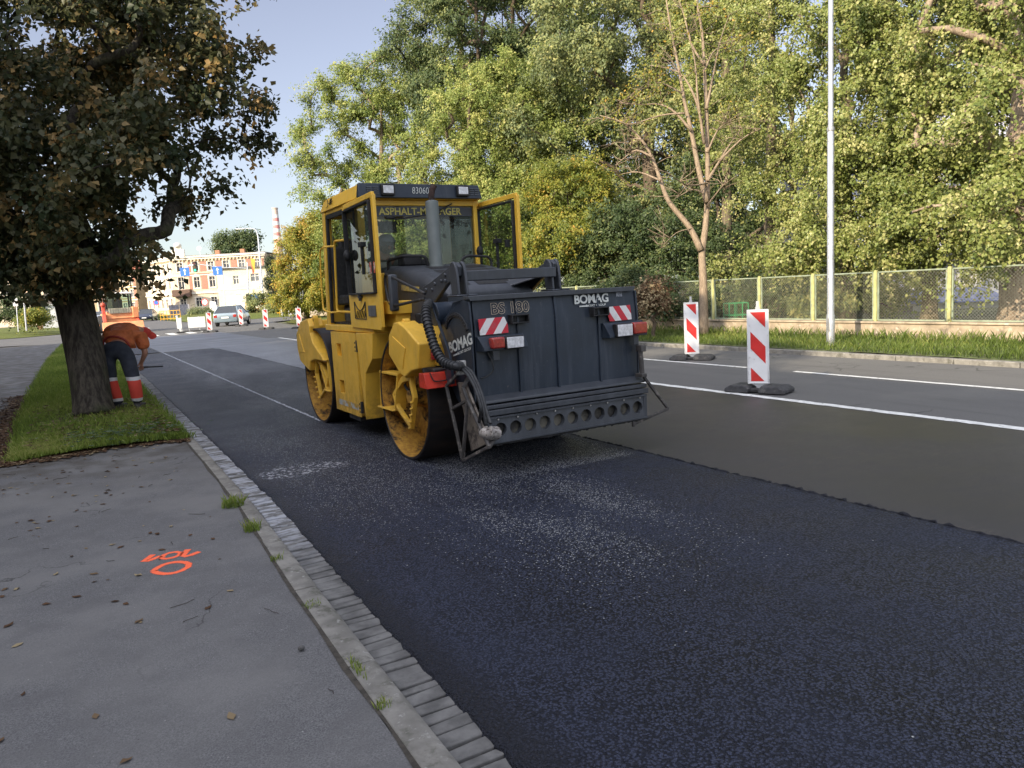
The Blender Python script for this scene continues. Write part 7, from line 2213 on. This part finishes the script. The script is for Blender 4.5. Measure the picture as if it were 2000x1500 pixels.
def hand(nodes, edges, wi, wrist, dirv, side, s=1.):
    """palm, four curled fingers of unequal length and a thumb on the side"""
    d = V3(dirv).normalized(); sd = V3(side); sd = (sd - d * sd.dot(d)).normalized(); cu = d.cross(sd)
    nodes.append((wrist + d * .045 * s, (.036 * s, .02 * s))); pm_ = len(nodes) - 1; edges.append((wi, pm_))
    for k, L in enumerate((.068, .078, .072, .056)):
        b0 = wrist + d * .085 * s + sd * (.028 - .019 * k) * s
        nodes.append((b0, .0105 * s)); edges.append((pm_, len(nodes) - 1))
        nodes.append((b0 + d * L * .5 * s + cu * .012 * s, .0092 * s)); edges.append((len(nodes) - 2, len(nodes) - 1))
        nodes.append((b0 + d * L * .8 * s + cu * .04 * s, .008 * s)); edges.append((len(nodes) - 2, len(nodes) - 1))
    t0 = wrist + d * .03 * s + sd * .034 * s
    nodes.append((t0, .013 * s)); edges.append((pm_, len(nodes) - 1))
    nodes.append((t0 + d * .04 * s + sd * .022 * s + cu * .01 * s, .0105 * s)); edges.append((len(nodes) - 2, len(nodes) - 1))


N_ = [(pel, (.14, .11)), (wst, (.13, .10)), (ch1, (.14, .11)), (ch2, (.15, .11)), (nck, (.065, .065)), (hd0, (.09, .085)), (hd1, (.085, .075)),
      (hR, .085), (kR, .06), (aR, .042), (tR, (.04, .032)), (hL, .085), (kL, .06), (aL, .042), (tL, (.04, .032)),
      (sR, .07), (eR, .046), (wR_, .032), (sL, .07), (eL, .046), (wL_, .032)]
E2 = [(0, 1), (1, 2), (2, 3), (3, 4), (4, 5), (5, 6), (0, 7), (7, 8), (8, 9), (9, 10), (0, 11), (11, 12), (12, 13), (13, 14), (3, 15), (15, 16), (16, 17), (3, 18), (18, 19), (19, 20)]
hand(N_, E2, 17, wR_, V3((-.1, .15, -1)), V3((-1, 0, 0))); hand(N_, E2, 20, wL_, V3((-.05, .1, -1)), V3((1, 0, 0)))
body = skin_fig('body', N_, E2, 0, SKIN, MAN, 2, mp)
NT_ = [(pel + UP * .02, (.215, .17)), (wst, (.195, .155)), (hR + CXH * .04, (.13, .13)), ((hR + kR) / 2 + CXH * .01, (.112, .112)), (kR, .097), ((kR + aR) / 2, .094), (aR + UP * .0, .086), (hL - CXH * .04, (.13, .13)), ((hL + kL) / 2 - CXH * .01, (.112, .112)), (kL, .097), ((kL + aL) / 2, .094), (aL + UP * .0, .086)]
skin_fig('trousers', NT_, [(0, 1), (0, 2), (2, 3), (3, 4), (4, 5), (5, 6), (0, 7), (7, 8), (8, 9), (9, 10), (10, 11)], 0, TRO, MAN, 2, mp)
NS = [(wst - (ch1 - wst) * .12, (.205, .165)), (wst + (ch1 - wst) * .5, (.215, .165)), (ch1, (.225, .165)), (ch2, (.23, .16)), (ch2 + (nck - ch2) * .6, (.12, .11)), (sR, .125), (sR + (eR - sR) * .8, .095), (sL, .125), (sL + (eL - sL) * .85, .095)]
shirt = skin_fig('shirt', NS, [(0, 1), (1, 2), (2, 3), (3, 4), (3, 5), (5, 6), (3, 7), (7, 8)], 2, ORS, MAN, 2, mp)
mb = MB()
wd = (ch1 - wst).normalized(); sd_ = (hR - hL).normalized()
mb.tube([wst - wd * .05 + (sd_ * math.cos(a) * .2 + wd.cross(sd_) * math.sin(a) * .16) for a in [k * .3142 for k in range(20)]], .017, 6, closed=True); pw(mb, 'belt', pm('belt_red', (.3, .03, .02), .7), MAN)
for i, tt in enumerate((tR, tL)):
    mb = MB(); aa_ = (aR, aL)[i]; mb.tube([V3((aa_.x, aa_.y, .16)) - F_ * .02, V3((aa_.x, aa_.y, .12)) - F_ * .06, V3((aa_.x, aa_.y, .11)) + F_ * .06, V3((aa_.x, aa_.y, .105)) + F_ * .2], [.05, .055, .055, .042], 12); pw(mb, 'boot', BOOT, MAN)
hc = (hd0 + hd1) / 2; hdir = (hd1 - hd0).normalized()
mb = MB()
# head details: ear, nose; hair below the cap; red cap with its peak turned down
upv = (hd0 - nck).cross(CXH); upv = (-CFH * .55 + UP * .75 + CXH * .35).normalized()
mb.sph(tuple(hc + upv * .012 - hdir * .01), (.098, .098, .092), 18, 12); hair = pw(mb, 'hair', HAIR, MAN)
mb = MB()
cc = hc + upv * .03 + hdir * .015; a1 = upv; b1 = hdir; c1_ = a1.cross(b1).normalized(); b1 = c1_.cross(a1).normalized()
vs, fs = [], []
for i in range(7):
    ph = i / 6 * 1.5
    for k in range(20):
        th = 2 * math.pi * k / 20; vs.append(cc + (b1 * math.cos(th) + c1_ * math.sin(th)) * (.108 * math.sin(ph)) + a1 * (.10 * math.cos(ph)))
for i in range(6):
    for k in range(20): fs.append((i * 20 + k, i * 20 + (k + 1) % 20, (i + 1) * 20 + (k + 1) % 20, (i + 1) * 20 + k))
mb.add(vs, fs)
br = []
for k in range(9):
    th = -.85 + 1.7 * k / 8; br.append(cc + (b1 * math.cos(th) + c1_ * math.sin(th)) * .105 + a1 * .01)
bo = [cc + b1 * (.105 * math.cos(-.85 + 1.7 * k / 8) + .085 * math.cos(-.85 + 1.7 * k / 8)) + c1_ * math.sin(-.85 + 1.7 * k / 8) * .115 - a1 * .03 for k in range(9)]
mb.add(br + bo, [(k, k + 1, 10 + k, 9 + k) for k in range(8)])
pw(mb, 'cap', CAPR, MAN)
mb = MB(); e_ = hc - c1_ * .09 - upv * .02; mb.sph(tuple(e_), (.02, .03, .035), 10, 8); e_ = hc + c1_ * .09 - upv * .02; mb.sph(tuple(e_), (.02, .03, .035), 10, 8)
mb.sph(tuple(hc + hdir * .095 - upv * .04), (.018, .024, .022), 10, 8); pw(mb, 'ears', SKIN, MAN)
# the tool he holds
mb = MB(); mb.tube([wR_ + V3((-.02, .04, -.08)), wR_ + V3((.32, .1, -.10))], .013, 8); mb.obox(tuple(wR_ + V3((.02, .05, -.085))), (.14, .035, .035))
tag(_build(mb, 'hand_tool', BLKM, org=wR_), 'short dark tool held in the right hand of the bending worker', 'tool')

# roller driver ------------------------------------------------------------------
GSH = pm('grey_overall', (.2, .21, .2), .85, var=.2, vs=6, bump=.3, bs=20, bd=.02); GCAP = pm('grey_cap', (.26, .27, .33), .8, var=.12, vs=8)
dp = V3((3.180, 8.55, 1.62))
DV = empty('person', dp, 'roller driver in grey clothes and grey cap sitting in the cab', 'person')
pv = V3((3.160, 8.72, 1.70)); c1d = V3((3.180, 8.60, 1.90)); c2d = V3((3.200, 8.48, 2.02)); nk = V3((3.210, 8.40, 2.10)); h0 = V3((3.230, 8.33, 2.16)); h1 = V3((3.240, 8.28, 2.15))
N_ = [(pv, (.15, .13)), (c1d, (.15, .12)), (c2d, (.15, .11)), (nk, .06), (h0, (.085, .09)), (h1, (.07, .08)),
      (V3((3.280, 8.62, 1.68)), .085), (V3((3.300, 8.25, 1.66)), .065), (V3((3.300, 8.2, 1.38)), .05), (V3((3.300, 8.12, 1.34)), .04), (V3((3.060, 8.62, 1.68)), .085), (V3((3.050, 8.25, 1.66)), .065), (V3((3.050, 8.2, 1.38)), .05), (V3((3.050, 8.12, 1.34)), .04),
      (V3((3.370, 8.48, 1.99)), .065), (V3((3.460, 8.34, 1.80)), .045), (V3((3.520, 8.42, 1.90)), .03), (V3((3.030, 8.48, 1.99)), .065), (V3((2.980, 8.32, 1.78)), .045), (V3((3.060, 8.2, 1.74)), .03)]
E2 = [(0, 1), (1, 2), (2, 3), (3, 4), (4, 5), (0, 6), (6, 7), (7, 8), (8, 9), (0, 10), (10, 11), (11, 12), (12, 13), (2, 14), (14, 15), (15, 16), (2, 17), (17, 18), (18, 19)]
hand(N_, E2, 16, V3((3.520, 8.42, 1.90)), V3((.5, .5, .2)), UP); hand(N_, E2, 19, V3((3.060, 8.2, 1.74)), V3((.5, -.6, -.2)), UP)
skin_fig('body', N_, E2, 0, SKIN, DV, 2, dp)
NS = [(pv, (.185, .16)), (c1d, (.185, .15)), (c2d, (.185, .14)), (c2d + (nk - c2d) * .6, .09), (N_[14][0], .095), (N_[15][0], .07), (N_[16][0] * .85 + N_[15][0] * .15, .05), (N_[17][0], .095), (N_[18][0], .07), (N_[19][0] * .85 + N_[18][0] * .15, .05), (N_[6][0], .11), (N_[7][0], .085), (N_[8][0], .075), (N_[10][0], .11), (N_[11][0], .085), (N_[12][0], .075)]
skin_fig('overall', NS, [(0, 1), (1, 2), (2, 3), (2, 4), (4, 5), (5, 6), (2, 7), (7, 8), (8, 9), (0, 10), (10, 11), (11, 12), (0, 13), (13, 14), (14, 15)], 0, GSH, DV, 2, dp)
hc = V3((3.230, 8.33, 2.165))
mb = MB(); mb.sph((hc.x, hc.y + .01, hc.z - .005), (.09, .10, .10), 16, 10); pw(mb, 'hair', HAIR, DV)
mb = MB(); mb.sph((hc.x, hc.y - .005, hc.z + .035), (.10, .118, .085), 18, 10); mb.tube([(hc.x - .07, hc.y - .1, hc.z + .03), (hc.x, hc.y - .15, hc.z + .02), (hc.x + .07, hc.y - .1, hc.z + .03)], .014, 6); pw(mb, 'cap', GCAP, DV)
mb = MB(); mb.sph((hc.x, hc.y - .1, hc.z - .04), (.016, .022, .022), 8, 6)
for s in (-1, 1): mb.sph((hc.x + s * .092, hc.y, hc.z - .03), (.012, .025, .032), 8, 6); mb.sph((hc.x + s * .032, hc.y - .085, hc.z - .01), (.012, .01, .009), 8, 6)
pw(mb, 'face', SKIN, DV)

# ------------------------------------------------------------------ unseen houses and trees left of the viewer, added to shade the street
def plain_house(y0, y1, hh_, label):
    o = V3((-13, y1, 0)); NH = empty('shading_house', o, label, 'building')
    f = Face(NH, o, (0, -1, 0)); L = y1 - y0
    q_ = [(2 + 3.2 * k, 3.2 + 3.2 * k, 1.2 + 3.2 * j, 3. + 3.2 * j) for k in range(int((L - 3) / 3.2)) for j in range(3)]
    f.wall(ST_BEIGE, L, -.3, hh_, q_)
    mb = MB()
    for a, b, c, d in q_: mb.quad(f.p(a, c, -.17), f.p(b, c, -.17), f.p(b, d, -.17), f.p(a, d, -.17))
    pw(mb, 'window_panes', PANE, NH, recalc=False)['kind'] = 'stuff'
    mb = MB(); mb.bx(-23, -13.25, y0, y1, -.3, hh_); pw(mb, 'rear_wall', ST_BEIGE, NH)
    mb = MB(); mb.bx(-23.5, -12.6, y0, y1, hh_ + .003, hh_ + .25); pw(mb, 'roof', ROOFG, NH)


plain_house(-40, 23.6, 11.8, 'unseen long plain house behind the left pavement, added to shade the street')
plain_house(24.9, 38, 12.5, 'second unseen plain house on the left, added to shade the street farther up')
random.seed(3)
for i, (x, y, z) in enumerate([(-7.2, -3.6, 9.3), (-7.4, 5.2, 9.6), (-7.6, 12, 9.6), (-7.4, 18.5, 9.3)]):  # out of view, crowns placed to dapple the light on the far lane
    tree('shading_tree', 'one of the unseen trees before the plain house, added for dappled shade', (x, y, 0), (x, y, z), [((x, y, z), (1.1, 1.3, 1.0)), ((x, y + 1.2, z + .5), (.8, .8, .7))], .14, 30, 2200, .3, .18, LF_LIND, BARK_L, 300 + i, 'unseen trees added for dappled shade', 'tree', zmin=5)


# ------------------------------------------------------------------ steam over the hot mat
t = NT('steam'); t.n.remove(t.b)
pv_ = t.node('ShaderNodeVolumePrincipled'); pv_.inputs['Color'].default_value = (.95, .95, .97, 1); pv_.inputs['Anisotropy'].default_value = .2
X, Y, Z = t.sep()
n = t.ramp(t.noise(.9, 4, .62, stretch=(1, .8, 1.5), dist=.6), .47, .75)
fall = t.math('MULTIPLY', t.ramp(Z, .05, .75, 1, 0), t.math('MULTIPLY', t.ramp(Y, 9.6, 12.), t.ramp(Y, 16, 23, 1, 0)))
side = t.math('MULTIPLY', t.ramp(X, 1.6, 2.6), t.ramp(X, 4.6, 5.6, 1, 0))
t.link(t.math('MULTIPLY', t.math('MULTIPLY', n, fall), t.math('MULTIPLY', side, .42)), pv_.inputs['Density'])
t.link(pv_.outputs[0], t.out.inputs['Volume'])
mb = MB(); mb.bx(1.5, 5.7, 9.5, 23.2, .03, .8)
tag(mb.build('steam', t.mat, sharp=0), 'faint steam rising from the hot asphalt ahead of the roller', 'steam', kind='stuff')
SC.cycles.volume_step_rate = 2.; SC.cycles.volume_max_steps = 64; SC.cycles.volume_bounces = 0
